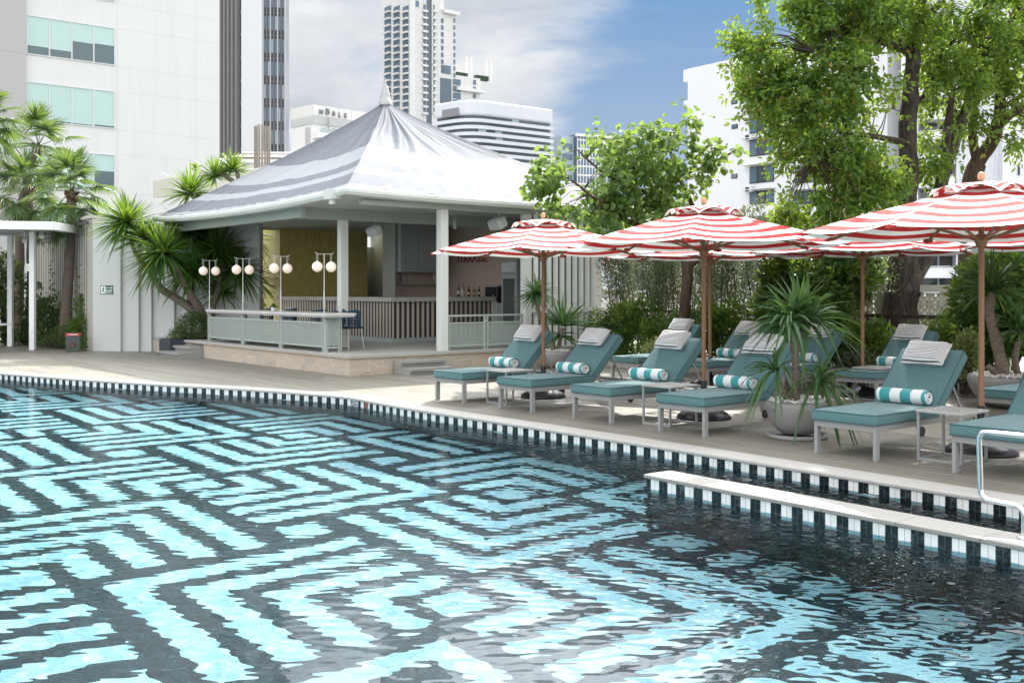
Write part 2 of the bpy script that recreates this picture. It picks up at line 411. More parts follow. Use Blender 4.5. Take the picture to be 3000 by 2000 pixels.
# chrome grab rail on the divider
M_CHROME = plain('polished steel', (0.78, 0.79, 0.79), 0.1, 1.0, var=0.03)
hr = thing('grab_rail', 'bent chrome grab rail fixed on the pool divider', 'rail')
def bend(pts, r=0.06, n=6):
    out = [pts[0]]
    for i in range(1, len(pts) - 1):
        p, q, s = pts[i - 1], pts[i], pts[i + 1]; e = min(r, (p - q).length * .49, (s - q).length * .49)
        a_ = q + (p - q).normalized() * e; c_ = q + (s - q).normalized() * e
        out += [(a_ * (1 - k / n) ** 2 + q * 2 * (k / n) * (1 - k / n) + c_ * (k / n) ** 2) for k in range(n + 1)]
    return out + [pts[-1]]
rb = at(2996, 1577, 0.005) + A * 0.02
r0 = [rb, rb + Z * 0.20, rb + Z * 0.21 + B * 0.285, rb + Z * 0.655 + B * 0.30, rb + Z * 0.67 - B * 0.75, rb - B * 0.80]
MB().tube(bend(r0, 0.065), 0.0185, 14).build('rail_tube', M_CHROME, hr)
for q in (rb, rb - B * 0.80):
    MB().lathe([(0.0, 0.014), (0.035, 0.012), (0.042, 0.004), (0.042, 0.0)], q, 20).build('flange', M_CHROME, hr)

# underwater lamps, depth plate and no-diving plate on the pool wall
def on_wall(px, z):
    """the point of the pool edge seen at this column of the photograph"""
    return min(range(len(EDGE)), key=lambda i: abs(EDGE[i].x / max(EDGE[i].y, 0.1) * F + CX - px) if EDGE[i].y > 1 else 1e9)
M_LENS = plain('pool lamp lens', (0.45, 0.75, 0.85), 0.15)
M_RING = plain('pool lamp ring', (0.7, 0.72, 0.72), 0.3)
for px, lab in ((364, 'round underwater lamp in the pool wall at the far left'), (835, 'round underwater lamp in the pool wall left of the depth plate'),
                (1463, 'round underwater lamp in the pool wall below the second lounger'), (2540, 'round underwater lamp in the pool wall behind the divider')):
    i = on_wall(px, 0); n_ = -EN[i]; t_ = Vector((-n_.y, n_.x, 0))
    lamp = thing('pool_lamp', lab, 'pool lamp', EDGE[i] + Vector((0, 0, -0.215)), math.atan2(n_.y, n_.x), 'underwater lamps in the pool wall')
    def disc(r0_, r1_, x0, x1, name, m):
        mb = MB(); nn = 24
        vs = [(x0, r0_ * math.cos(2 * math.pi * k / nn), r0_ * .62 * math.sin(2 * math.pi * k / nn)) for k in range(nn)] + [(x1, r1_ * math.cos(2 * math.pi * k / nn), r1_ * .62 * math.sin(2 * math.pi * k / nn)) for k in range(nn)]
        mb.add(vs, [(k, (k + 1) % nn, nn + (k + 1) % nn, nn + k) for k in range(nn)] + [tuple(range(nn, 2 * nn))], False)
        return mb.build(name, m, lamp)
    disc(0.10, 0.09, 0.0, 0.018, 'trim_ring', M_RING); disc(0.075, 0.06, 0.018, 0.03, 'lens', M_LENS)

def text_mesh(name, txt, size, mat, parent=None, ext=0.002, align='CENTER', spacing=1.0, bold=0.0):
    cu = bpy.data.curves.new(name, 'FONT'); cu.body = txt; cu.size = size; cu.extrude = ext; cu.align_x = align; cu.align_y = 'CENTER'
    cu.space_character = spacing; cu.offset = bold; cu.resolution_u = 3
    to = bpy.data.objects.new(name, cu); COL.objects.link(to)
    dg = bpy.context.evaluated_depsgraph_get(); me = bpy.data.meshes.new_from_object(to.evaluated_get(dg)); me.name = name
    bpy.data.objects.remove(to); me.materials.clear(); me.materials.append(mat)
    o = bpy.data.objects.new(name, me); COL.objects.link(o)
    if parent: o.parent = parent
    return o
# an upright plate: local x to the right of a viewer facing it, local y up, local z toward the viewer
def plate_root(name, label, cat, p, nrm):
    nrm = Vector(nrm).normalized(); r = thing(name, label, cat, p)
    x = Z.cross(nrm).normalized(); r.rotation_euler = Matrix((x, Z, nrm)).transposed().to_euler(); return r
M_PLATE = plain('dark sign plate', (0.03, 0.035, 0.035), 0.35); M_LETTER = plain('pale lettering', (0.75, 0.76, 0.73), 0.5)
M_REDMARK = plain('red marking', (0.5, 0.06, 0.04), 0.5); M_BROWNPL = plain('brownish plate', (0.16, 0.09, 0.07), 0.45)
i = on_wall(1043, 0)
pl = plate_root('depth_plate', 'small dark depth plate reading 1.35 M. on the pool wall', 'sign', EDGE[i] - EN[i] * 0.006 + Vector((0, 0, -0.075)), -EN[i])
MB().box(-0.115, 0.115, -0.04, 0.04, -0.004, 0.0).build('plate', M_PLATE, pl)
o = text_mesh('lettering', '1.35 M.', 0.075, M_LETTER, pl, 0.001, bold=0.001); o.location = (0, 0, 0.0015)
mb = MB(); 
for a0, a1, b0, b1 in ((-.115, .115, .036, .042), (-.115, .115, -.042, -.036), (-.117, -.112, -.04, .04), (.112, .117, -.04, .04)): mb.box(a0, a1, b0, b1, 0.0002, 0.003)
mb.build('border', M_LETTER, pl)
i = on_wall(1071, 0)
pl = plate_root('no_diving_plate', 'small reddish no diving plate beside the depth plate on the pool wall', 'sign', EDGE[i] - EN[i] * 0.006 + Vector((0, 0, -0.075)), -EN[i])
MB().box(-0.05, 0.05, -0.045, 0.045, -0.004, 0.0).build('plate', M_BROWNPL, pl)
mb = MB(); nn = 28
vs = [(0.036 * math.cos(2 * math.pi * k / nn), 0.036 * math.sin(2 * math.pi * k / nn), 0.0015) for k in range(nn)] + [(0.029 * math.cos(2 * math.pi * k / nn), 0.029 * math.sin(2 * math.pi * k / nn), 0.0015) for k in range(nn)]
mb.add(vs, [(k, (k + 1) % nn, nn + (k + 1) % nn, nn + k) for k in range(nn)])
mb.frame((0, 0, 0.0012), (0.707, 0.707, 0), (-0.707, 0.707, 0), Z, 0.064, 0.007, 0.001); mb.frame((0, 0, 0.0008), (0.6, -0.8, 0), (0.8, 0.6, 0), Z, 0.045, 0.006, 0.001)
mb.build('emblem', M_REDMARK, pl)
# ---------------------------------------------------------------- loungers, towels, pillows, tables, umbrellas
def m_canvas():
    t = NT('teal canvas'); v = t.coord('Object'); n1 = t.noise(v, 3.5, 5, 0.6); n2 = t.noise(v, 260, 2, 0.5)
    c = t.mix(n1, (0.074, 0.168, 0.176), (0.098, 0.208, 0.214)); c = t.mix(t.math('MULTIPLY', n2, 0.35), c, (0.13, 0.225, 0.225))
    return t.done(t.pbr(c, 0.85, bump=t.bump(n2, 0.35, 0.002), spec=0.25, sheen=0.15))
def m_stripes(name, axis, period, duty, c0, c1, rough=0.85, jit=0.0, bumpy=0.0):
    t = NT(name); v = t.coord('Object'); x = t.sep(v)[axis]
    if jit: x = t.math('ADD', x, t.math('MULTIPLY', t.math('SUBTRACT', t.noise(v, 9, 3, 0.5), 0.5), jit))
    s = t.math('LESS_THAN', t.math('FRACT', t.math('DIVIDE', x, period)), duty)
    n2 = t.noise(v, 350, 2, 0.6)
    c = t.mix(s, c0, c1); c = t.mix(t.math('MULTIPLY', n2, 0.22), c, (0.5, 0.5, 0.5))
    return t.done(t.pbr(c, rough, bump=t.bump(n2, bumpy, 0.004) if bumpy else None, spec=0.2, sheen=0.2))
M_CANVAS = m_canvas()
M_SEAM = plain('teal piping', (0.05, 0.115, 0.125), 0.8)
M_ALU = plain('grey powder coated aluminium', (0.30, 0.305, 0.295), 0.42, var=0.05, bump=0.06, bscale=400)
M_TTOP = plain('grey table top', (0.40, 0.395, 0.375), 0.4, var=0.06, bump=0.05, bscale=300)
M_RUBBER = plain('black rubber', (0.015, 0.015, 0.018), 0.55)
M_PILLOW = m_stripes('striped pillow cloth', 0, 0.0195, 0.33, (0.80, 0.815, 0.80), (0.025, 0.045, 0.055), jit=0.001)
M_PIPE = plain('white piping', (0.72, 0.72, 0.69), 0.8)
M_TOWEL = m_stripes('striped towel', 1, 0.228, 0.5, (0.0, 0.30, 0.315), (0.80, 0.82, 0.82), bumpy=0.6)
def lounger_mesh():
    r = thing('sun_lounger', '', 'sun lounger', group='teal sun loungers by the pool')
    mb = MB()
    for s in (-1, 1): mb.bar((0.03, s * 0.318, 0.30), (2.0, s * 0.318, 0.30), 0.035, 0.06)
    mb.bar((0.012, -0.3355, 0.3), (0.012, 0.3355, 0.3), 0.034, 0.06); mb.bar((2.0, -0.3, 0.3), (2.0, 0.3, 0.3), 0.03, 0.055)
    for x in (0.35, 0.7, 1.05, 1.4, 1.7): mb.bar((x, -0.30, 0.302), (x, 0.30, 0.302), 0.05, 0.02)
    mb.build('frame', M_ALU, r, bevel=0.003)
    for s in (-1, 1):
        MB().box(-0.005, 0.06, s * 0.318 - 0.0175, s * 0.318 + 0.0175, 0.0, 0.2695).build('leg', M_ALU, r, bevel=0.003)
        lg = MB().box(1.93, 1.985, s * 0.318 - 0.0165, s * 0.318 + 0.0165, 0.075, 0.2695).build('rear_leg', M_ALU, r, bevel=0.003)
        w = MB(); n = 20; R_ = 0.052
        vs = [(1.957 + R_ * math.cos(2 * math.pi * k / n), s * 0.28 + y, 0.052 + R_ * math.sin(2 * math.pi * k / n)) for y in (-0.015, 0.015) for k in range(n)]
        w.add(vs, [(k, (k + 1) % n, n + (k + 1) % n, n + k) for k in range(n)], True); w.add(vs[:n], [tuple(range(n))]); w.add(vs[n:], [tuple(range(n - 1, -1, -1))])
        w.build('wheel', M_RUBBER, r)
    # seat cushion, softly crowned
    def cushion(L, W, T, name):
        nx, ny = 14, 8; vs = []; fs = []
        def P_(u, v, top):
            cr = (1 - abs(2 * u - 1) ** 6) * (1 - abs(2 * v - 1) ** 6)
            return (u * L, (v - 0.5) * W, (T + 0.012 * cr) if top else 0.0)
        top = [[P_(i / nx, j / ny, True) for j in range(ny + 1)] for i in range(nx + 1)]
        mb = MB(); idx = {}
        for i in range(nx + 1):
            for j in range(ny + 1): idx[i, j] = len(vs); vs.append(top[i][j])
        for i in range(nx):
            for j in range(ny): fs.append((idx[i, j], idx[i + 1, j], idx[i + 1, j + 1], idx[i, j + 1]))
        b0 = {}
        rim = [(i, 0) for i in range(nx + 1)] + [(nx, j) for j in range(1, ny + 1)] + [(i, ny) for i in range(nx - 1, -1, -1)] + [(0, j) for j in range(ny - 1, 0, -1)]
        for q in rim: b0[q] = len(vs); x, y, _ = top[q[0]][q[1]]; vs.append((x, y, 0.0))
        for k in range(len(rim)):
            p, q = rim[k], rim[(k + 1) % len(rim)]; fs.append((idx[q], idx[p], b0[p], b0[q]))
        fs.append(tuple(b0[q] for q in rim[::-1])); mb.add(vs, fs, True)
        cu = mb.build(name, M_CANVAS, r, bevel=0.018, seg=3)
        for z_ in (T - 0.004, 0.006):
            e_ = 0.016; pts = [(e_, -W / 2 + .002, z_), (L - e_, -W / 2 + .002, z_), (L - .002, -W / 2 + e_, z_), (L - .002, W / 2 - e_, z_), (L - e_, W / 2 - .002, z_), (e_, W / 2 - .002, z_), (.002, W / 2 - e_, z_), (.002, -W / 2 + e_, z_), (e_, -W / 2 + .002, z_)]
            MB().tube(pts, 0.0055, 6, cap=False).build('piping', M_SEAM, cu)
        return cu
    c = cushion(1.20, 0.70, 0.10, 'seat_cushion'); c.location = (-0.035, 0, 0.332)
    ang = rad(43.5)
    c2 = cushion(0.80, 0.70, 0.11, 'back_cushion'); c2.location = (1.165, 0, 0.352); c2.rotation_euler = (0, -ang, 0)
    mb = MB(); ux = Vector((math.cos(ang), 0, math.sin(ang))); h = Vector((1.165, 0, 0.335))
    for s in (-1, 1):
        mb.bar(h + Vector((0, s * 0.27, 0)), h + ux * 0.73 + Vector((0, s * 0.27, 0)), 0.03, 0.025)
        mb.bar(h + ux * 0.58 + Vector((0, s * 0.22, -0.02)), Vector((1.86, s * 0.22, 0.325)), 0.02, 0.02)
    mb.bar(h + ux * 0.73 + Vector((0, -0.27, 0)), h + ux * 0.73 + Vector((0, 0.27, 0)), 0.03, 0.025)
    mb.build('back_frame', M_ALU, r)
    mb = MB()
    for s in (-1, 1): mb.frame((0.95, s * 0.3525, 0.375), (1, 0, 0), (0, 1, 0), Z, 0.24, 0.003, 0.022)
    mb.build('cushion_strap', M_CANVAS, r)
    return r
def pillow_mesh():
    n = 18; L, W, T = 0.29, 0.47, 0.15; vs = []; fs = []
    o = MB()
    for side in (1, -1):
        base = len(vs)
        for i in range(n + 1):
            for j in range(n + 1):
                u, v = 2 * i / n - 1, 2 * j / n - 1
                th = ((1 - abs(u) ** 4) * (1 - abs(v) ** 5)) ** 0.34
                pin = 1 - 0.05 * (1 - abs(u)) ** 0 * abs(v) ** 6 * 0 - 0.035 * (1 - abs(v) ** 2) * abs(u) ** 4
                vs.append((u * L / 2 * (1 - 0.05 * (1 - v * v)), v * W / 2 * (1 - 0.05 * (1 - u * u)), side * (0.006 + T / 2 * th) + 0.004 * math.sin(7 * u + 3 * v) * th))
        for i in range(n):
            for j in range(n):
                a = base + i * (n + 1) + j; q = (a, a + n + 1, a + n + 2, a + 1); fs.append(q if side > 0 else q[::-1])
    N = (n + 1) ** 2
    rim = [i * (n + 1) for i in range(n + 1)] + [n * (n + 1) + j for j in range(1, n + 1)] + [i * (n + 1) + n for i in range(n - 1, -1, -1)] + list(range(n - 1, 0, -1))
    for k in range(len(rim)): p, q = rim[k], rim[(k + 1) % len(rim)]; fs.append((p, N + p, N + q, q))
    r = thing('pillow', '', 'pillow', group='striped pillows on the loungers')
    o.add(vs, fs, True); o.build('cover', M_PILLOW, r)
    pts = [Vector(vs[k]) for k in rim] + [Vector(vs[rim[0]])]
    for p in pts: p.z = 0
    MB().tube(pts, 0.0055, 6, cap=False).build('piping', M_PIPE, r)
    return r
def towel_mesh():
    r = thing('rolled_towel', '', 'towel', group='rolled striped towels on the loungers')
    n, m = 34, 26; L, R_ = 0.54, 0.082; vs = []; fs = []
    for i in range(m + 1):
        y = (i / m - 0.5) * L; e = 1 - 0.10 * abs(2 * i / m - 1) ** 8
        for k in range(n):
            a = 2 * math.pi * k / n
            q = R_ * e * (1 + 0.03 * math.sin(3 * a + 5 * y) + 0.025 * mnoise.noise(Vector((math.cos(a) * 2, y * 12, math.sin(a) * 2))))
            vs.append((q * 1.08 * math.cos(a), y, R_ * 0.93 + q * 0.93 * math.sin(a)))
    for i in range(m):
        for k in range(n): fs.append((i * n + k, i * n + (k + 1) % n, (i + 1) * n + (k + 1) % n, (i + 1) * n + k))
    MB().add(vs, fs, True).build('roll', M_TOWEL, r)
    for s in (-1, 1):     # the spiral of folds at each end
        mb = MB(); mb2 = MB(); K = 46
        pts = []
        for k in range(K + 1):
            a = k / K * 2 * math.pi * 2.6; q = 0.012 + (R_ * 0.86 - 0.012) * k / K
            pts.append(Vector((q * 1.08 * math.cos(a), s * L / 2 * 0.985, R_ * 0.93 + q * 0.93 * math.sin(a) * s)))
        vs2 = []
        for p in pts: vs2 += [p, p + Vector((0, s * 0.014, 0)) * 1.0]
        ribbon = MB()
        ribbon.tube(pts, 0.0085, 6, cap=True); ribbon.build('end_fold', M_TOWELW if s < 0 else M_TOWELT, r)
    # a stitched emblem on the middle band is only a raised ring here
    ring = [Vector((math.cos(rad(50)) * R_ * 1.1 + 0.03 * math.sin(t) * -0.7, 0.03 * math.cos(t), R_ * .93 + math.sin(rad(50)) * R_ * .96 + 0.03 * math.sin(t) * 0.7)) for t in [2 * math.pi * k / 16 for k in range(17)]]
    return r
M_TOWELW = plain('white towelling', (0.80, 0.81, 0.80), 0.9, bump=0.5, bscale=300); M_TOWELT = plain('teal towelling', (0.0, 0.30, 0.315), 0.9, bump=0.5, bscale=300)
LA = rad(40.3); la = Vector((math.cos(LA), math.sin(LA), 0)); lb = Vector((-math.sin(LA), math.cos(LA), 0))
LG0, PL0, TW0 = lounger_mesh(), pillow_mesh(), towel_mesh()
used = {}
def put(src, key, loc, rz, label):
    if key not in used:
        used[key] = 1; src.location = loc; src.rotation_euler = (0, 0, rz); src['label'] = label; return src
    return dup(src, loc, rz, label)
rows = [  # left front foot, pillow, towel, where it stands, what the pillow and towel lie on
    ((1281, 1170.5), 1, 1, 'teal sun lounger of the front row nearest the stone platform', 'front lounger nearest the stone platform', 0.0),
    ((1467, 1196), 1, 1, 'teal sun lounger with black umbrella base showing under it, next after the first side table', 'front lounger with the umbrella base showing under it', 0.6),
    ((1684, 1226), 1, 1, 'teal sun lounger in the front row just left of the middle side table', 'front lounger left of the middle side table', -0.5),
    ((1935, 1263), 1, 1, 'teal sun lounger in the front row half hidden by the spiky bowl plant', 'front lounger half hidden by the spiky bowl plant', 0.4),
    ((2394, 1326.6), 1, 1, 'teal sun lounger with sunlit foot end just right of the round grey plant bowl', 'sunlit front lounger right of the plant bowl', -0.3),
    ((2798, 1384), 0, 0, 'teal sun lounger cut by the right edge behind the chrome grab rail', '', 0.0),
]
def lounge(foot, hp, ht, lab, on, jit):
    rz = LA + rad(jit); ax = Vector((math.cos(rz), math.sin(rz), 0)); ay = Vector((-math.sin(rz), math.cos(rz), 0))
    o = foot - ay * 0.318 - ax * 0.02
    put(LG0, 'lounger', o, rz, lab)
    ang = rad(43.5)
    if hp:
        s_ = 0.665 + random.uniform(-0.02, 0.02); n_ = 0.11 + 0.012 + 0.070
        p = o + ax * (1.165 + math.cos(ang) * s_ - math.sin(ang) * n_) + Z * (0.352 + math.sin(ang) * s_ + math.cos(ang) * n_) + ay * random.uniform(-0.02, 0.04)
        k = put(PL0, 'pillow', p, 0, 'grey and white striped pillow on the ' + on)
        k.rotation_euler = (Matrix.Rotation(rz + rad(random.uniform(-4, 4)), 3, 'Z') @ Matrix.Rotation(-ang - rad(2), 3, 'Y')).to_euler()
    if ht:
        p = o + ax * (1.045 + random.uniform(-.02, .02)) + ay * random.uniform(-0.03, 0.05) + Z * 0.446
        put(TW0, 'towel', p, rz + rad(random.uniform(-3, 3)), 'rolled striped towel on the ' + on)
for px, hp, ht, lab, on, j in rows: lounge(at(*px), hp, ht, lab, on, j)
backs = [
    (Vector((1.80, 18.62, 0)), 1, 0, 'shaded teal sun lounger behind the front row, furthest back of all and without a towel', 'rear lounger furthest back', 0.5),
    (Vector((2.79, 17.55, 0)), 1, 1, 'teal sun lounger of the rear row behind the middle umbrella pole', 'rear lounger behind the middle umbrella pole', -0.4),
    (Vector((3.72, 16.42, 0)), 1, 1, 'teal sun lounger of the rear row behind the spiky bowl plant', 'rear lounger behind the spiky bowl plant', 0.2),
    (Vector((4.80, 15.35, 0)), 1, 1, 'teal sun lounger of the rear row in front of the thick tree trunk', 'rear lounger in front of the thick trunk', -0.6),
    (Vector((5.62, 12.45, 0)), 0, 0, 'teal sun lounger at the right edge beside the wide grey planter bowl', '', 0.0),
]
for p, hp, ht, lab, on, j in backs: lounge(p, hp, ht, lab, on, j)

# side tables
def side_table():
    r = thing('side_table', '', 'table', group='low grey side tables between the loungers')
    W, D, H_ = 0.44, 0.50, 0.475
    MB().box(-0.012, D + 0.012, -W - 0.012, 0.012, H_ - 0.022, H_).build('table_top', M_TTOP, r, bevel=0.004)
    t_ = 0.022
    for x in (t_ / 2, D - t_ / 2):
        for y in (-t_ / 2, -W + t_ / 2):
            MB().box(x - t_ / 2, x + t_ / 2, y - t_ / 2, y + t_ / 2, 0.0, H_ - 0.0225).build('leg', M_ALU, r)
    mb = MB()
    for z in (0.012,):
        for y in (-t_ / 2, -W + t_ / 2): mb.box(t_, D - t_, y - t_ / 2 + .001, y + t_ / 2 - .001, z - 0.011, z + 0.011)
        for x in (t_ / 2,): mb.box(x - t_ / 2 + .001, x + t_ / 2 - .001, -W + t_, -t_, z - 0.011, z + 0.011)
        mb.box(D - t_ + .001, D - .001, -W + t_, -t_, z - 0.011, z + 0.011)
    mb.build('base_frame', M_ALU, r)
    return r
TB0 = side_table()
for p, lab in ((at(1425, 1179.5), 'low grey side table between the two loungers nearest the platform'), (at(1881.6, 1241), 'low grey side table left of the lounger by the spiky plant'),
               (at(2686, 1346), 'low grey side table by the sunlit lounger near the chrome rail'), (Vector((4.62, 15.02, 0)) + la * 0.55 - lb * 0.0, 'low grey side table in the rear row in front of the thick trunk')):
    put(TB0, 'table', p, LA, lab)

# umbrellas
def m_umb():
    t = NT('striped umbrella cloth'); a = t.n('ShaderNodeAttribute'); a.attribute_name = 'run'
    s = t.math('LESS_THAN', t.math('FRACT', t.math('ADD', t.math('DIVIDE', t.math('SUBTRACT', 1.0, a.outputs['Fac']), 0.162), 0.57)), 0.51)
    v = t.coord('Object'); n1 = t.noise(v, 2.5, 4, 0.6); n2 = t.noise(v, 300, 2, 0.5)
    rd = t.mix(n1, (0.39, 0.020, 0.020), (0.47, 0.038, 0.035)); wh = t.mix(n1, (0.74, 0.735, 0.70), (0.82, 0.82, 0.79))
    c = t.mix(s, wh, rd)
    p = t.pbr(c, 0.8, bump=t.bump(t.math('ADD', t.math('MULTIPLY', n2, 0.2), t.noise(v, 14, 3, 0.6)), 0.22, 0.02), spec=0.2)
    tr = t.n('ShaderNodeBsdfTranslucent'); t.l(c, tr.inputs[0])
    mx = t.n('ShaderNodeMixShader'); mx.inputs[0].default_value = 0.12; t.l(p, mx.inputs[1]); t.l(tr.outputs[0], mx.inputs[2])
    return t.done(mx.outputs[0])
def m_wood(name, c0, c1, rough=0.5):
    t = NT(name); v = t.coord('Object', (14, 14, 1.2)); n1 = t.noise(v, 3, 6, 0.65)
    return t.done(t.pbr(t.mix(n1, c0, c1), rough, bump=t.bump(n1, 0.15, 0.003), spec=0.4))
M_UMB = m_umb(); M_POLE = m_wood('varnished pole wood', (0.20, 0.098, 0.048), (0.33, 0.175, 0.09)); M_RIB = m_wood('rib wood', (0.22, 0.12, 0.06), (0.36, 0.21, 0.11))
M_DOME = plain('black cast base', (0.022, 0.024, 0.028), 0.35); M_REDTIP = plain('red pocket cloth', (0.5, 0.035, 0.035), 0.8); M_KNOB = m_wood('finial wood', (0.45, 0.24, 0.13), (0.58, 0.34, 0.2))
def cloth8(R0, R1, z0, z1, sag, belly, nr, ns, r_from=0.0, flap=0.0, seed=0):
    """an eight sided canopy: ribs at the corners, cloth hanging between them; 'run' grows to 1 at the rim"""
    rng = random.Random(seed)
    V = []; Rn = []
    for i in range(nr + 1):
        f = i / nr; r = R0 + (R1 - R0) * f; z = z0 + (z1 - z0) * f + belly * math.sin(math.pi * f)
        for k in range(8):
            for j in range(ns):
                u = j / ns; a0 = 2 * math.pi * k / 8; a1 = 2 * math.pi * (k + 1) / 8
                x = r * ((1 - u) * math.cos(a0) + u * math.cos(a1)); y = r * ((1 - u) * math.sin(a0) + u * math.sin(a1))
                s_ = 4 * u * (1 - u)
                pull = 1 - 0.035 * s_ * f ** 2
                zz = z - sag * s_ * (0.25 + 0.75 * math.sin(math.pi * min(1, f * 0.75 + 0.1))) * r / R1
                zz += flap * (s_ - 0.45) * f ** 2 + 0.006 * mnoise.noise(Vector((x * 3 + seed, y * 3, seed)))
                V.append((x * pull, y * pull, zz)); Rn.append(r_from + (1 - r_from) * f)
    n = 8 * ns; I = np.arange((nr + 1) * n).reshape(nr + 1, n); J = np.roll(I, -1, axis=1)
    Q = np.stack([I[:-1], I[1:], J[1:], J[:-1]], -1).reshape(-1, 4)
    return np.array(V), Q, np.array(Rn, np.float32)
def umbrella():
    r = thing('patio_umbrella', '', 'umbrella', group='red and white striped umbrellas')
    ZR, ZT, R_ = 2.18, 2.615, 1.76
    V, Q, Rn = cloth8(0.10, R_, ZT, ZR, 0.065, 0.008, 22, 8, 0.05, seed=3)
    o = npmesh('canopy', V, Q, M_UMB, r, True); a = o.data.attributes.new('run', 'FLOAT', 'POINT'); a.data.foreach_set('value', Rn)
    V, Q, Rn = cloth8(0.05, 0.50, ZT + 0.055, ZT - 0.045, 0.0, 0.02, 8, 8, 0.45, flap=0.075, seed=9)
    o = npmesh('vent_cap', V, Q, M_UMB, r, True); a = o.data.attributes.new('run', 'FLOAT', 'POINT'); a.data.foreach_set('value', Rn)
    MB().tube([(0, 0, 0.42), (0, 0, 1.0), (0, 0, 1.9), (0, 0, 2.66)], 0.0275, 16).build('pole', M_POLE, r)
    MB().ball((0, 0, 2.725), 0.037, 16, 10, (1, 1, 1.25)).build('finial', M_KNOB, r)
    MB().lathe([(0.0, 0.16), (0.05, 0.16), (0.11, 0.145), (0.2, 0.115), (0.29, 0.07), (0.335, 0.03), (0.34, 0.0), (0.0, 0.0)], n=40).build('base', M_DOME, r)
    MB().lathe([(0.029, 0.47), (0.040, 0.47), (0.041, 0.46), (0.041, 0.155)], n=20).build('sleeve', M_DOME, r)
    MB().lathe([(0.028, 2.16), (0.06, 2.15), (0.065, 2.09), (0.05, 2.04), (0.028, 2.03)], n=18).build('hub', M_RIB, r)
    for k in range(8):
        a = 2 * math.pi * k / 8; e = Vector((math.cos(a), math.sin(a), 0))
        p0 = e * 0.05 + Z * (ZT - 0.03); p1 = e * (R_ - 0.02) + Z * (ZR - 0.022)
        pts = [p0.lerp(p1, f) + Z * (0.008 * math.sin(math.pi * f) - 0.006) for f in (0, .25, .5, .75, 1)]
        mb = MB()
        for q in range(4): mb.bar(pts[q], pts[q + 1], 0.022, 0.026)
        rb = mb.build('rib', M_RIB, r)
        MB().bar(e * 0.055 + Z * 2.10, p0.lerp(p1, 0.50) + Z * 0.0, 0.018, 0.022).build('strut', M_RIB, r)
        t_ = Vector((-e.y, e.x, 0)); c = e * (R_ + 0.004) + Z * ZR
        mb = MB(); w_ = 0.055
        mb.add([c - e * 0.075 - t_ * w_ + Z * 0.015, c - e * 0.075 + t_ * w_ + Z * 0.015, c + t_ * 0.012 - Z * 0.004, c - t_ * 0.012 - Z * 0.004,
                c - e * 0.075 - t_ * w_ - Z * 0.03, c - e * 0.075 + t_ * w_ - Z * 0.03, c + t_ * 0.012 - Z * 0.03, c - t_ * 0.012 - Z * 0.03],
               [(0, 1, 2, 3), (7, 6, 5, 4), (0, 3, 7, 4), (3, 2, 6, 7), (2, 1, 5, 6), (1, 0, 4, 5)])
        mb.build('corner_pocket', M_REDTIP, r)
    cord = [Vector((0.03 + 0.01 * math.sin(k), 0.01 + 0.012 * math.cos(k * 1.3), 2.02 - 0.012 * k)) for k in range(14)]
    MB().tube(cord, 0.004, 5).build('cord', M_PIPE, r)
    return r
UM0 = umbrella()
for p, rz, lab in ((Vector((0.47, 15.64, 0)), 12, 'red striped umbrella nearest the bar pavilion, standing behind the first side table'),
                   (Vector((2.41, 13.08, 0)), 8, 'red striped umbrella in the middle, its pole left of the spiky bowl plant'),
                   (Vector((4.63, 10.27, 0)), 20, 'largest looking red striped umbrella at the right, its pole beside the nearest side table'),
                   (Vector((5.30, 15.74, 0)), 30, 'red striped umbrella further back, its pole just left of the thick tree trunk'),
                   (Vector((3.36, 17.68, 0)), 14, 'red striped umbrella at the back, its pole hidden behind the middle one'),
                   (Vector((7.45, 13.2, 0)), 24, 'red striped umbrella cut by the right edge behind the largest one')):
    put(UM0, 'umbrella', p, rad(rz) + 0.35, lab)
# ---------------------------------------------------------------- bar pavilion: a local grid with origin at the corner of its stone platform
PC = at(1024, 1102); PH = 0.39
def W(a, b, z=0.0): return Vector((PC.x + A.x * a + B.x * b, PC.y + A.y * a + B.y * b, z))
PR = TH                                        # rotation of things laid along the grid
def at_pav(o, a, b, z=0.0): o.location = W(a, b, z); o.rotation_euler = (0, 0, PR); return o
# inside these things local x runs along A (to the right and away), local y along B (to the left and away)
def pthing(name, label, cat, a=0, b=0, z=0.0, group=None): return thing(name, label, cat, W(a, b, z), PR, group)
M_SAGE = plain('sage green paint', (0.40, 0.45, 0.41), 0.45, var=0.05, bump=0.05, bscale=200)
M_CREAM = plain('off white paint', (0.66, 0.67, 0.63), 0.5, var=0.05, bump=0.05, bscale=150)
M_WHITE = plain('white paint', (0.78, 0.79, 0.77), 0.5, var=0.04)
M_CONC = plain('grey floor concrete', (0.40, 0.39, 0.365), 0.6, var=0.12, scale=1.5, bump=0.2, bscale=120)
M_DARKREC = plain('dark recess', (0.05, 0.05, 0.048), 0.7)
M_STEPS = plain('grey step stone', (0.30, 0.295, 0.275), 0.6, var=0.12, scale=2, bump=0.15, bscale=160)
M_GREYWALL = plain('grey green cabinet paint', (0.36, 0.40, 0.38), 0.5, var=0.04)
M_PINK = plain('pinkish beige wall tile', (0.54, 0.43, 0.35), 0.5, var=0.08, scale=2)
M_BLACKP = plain('black plastic', (0.02, 0.02, 0.022), 0.4)
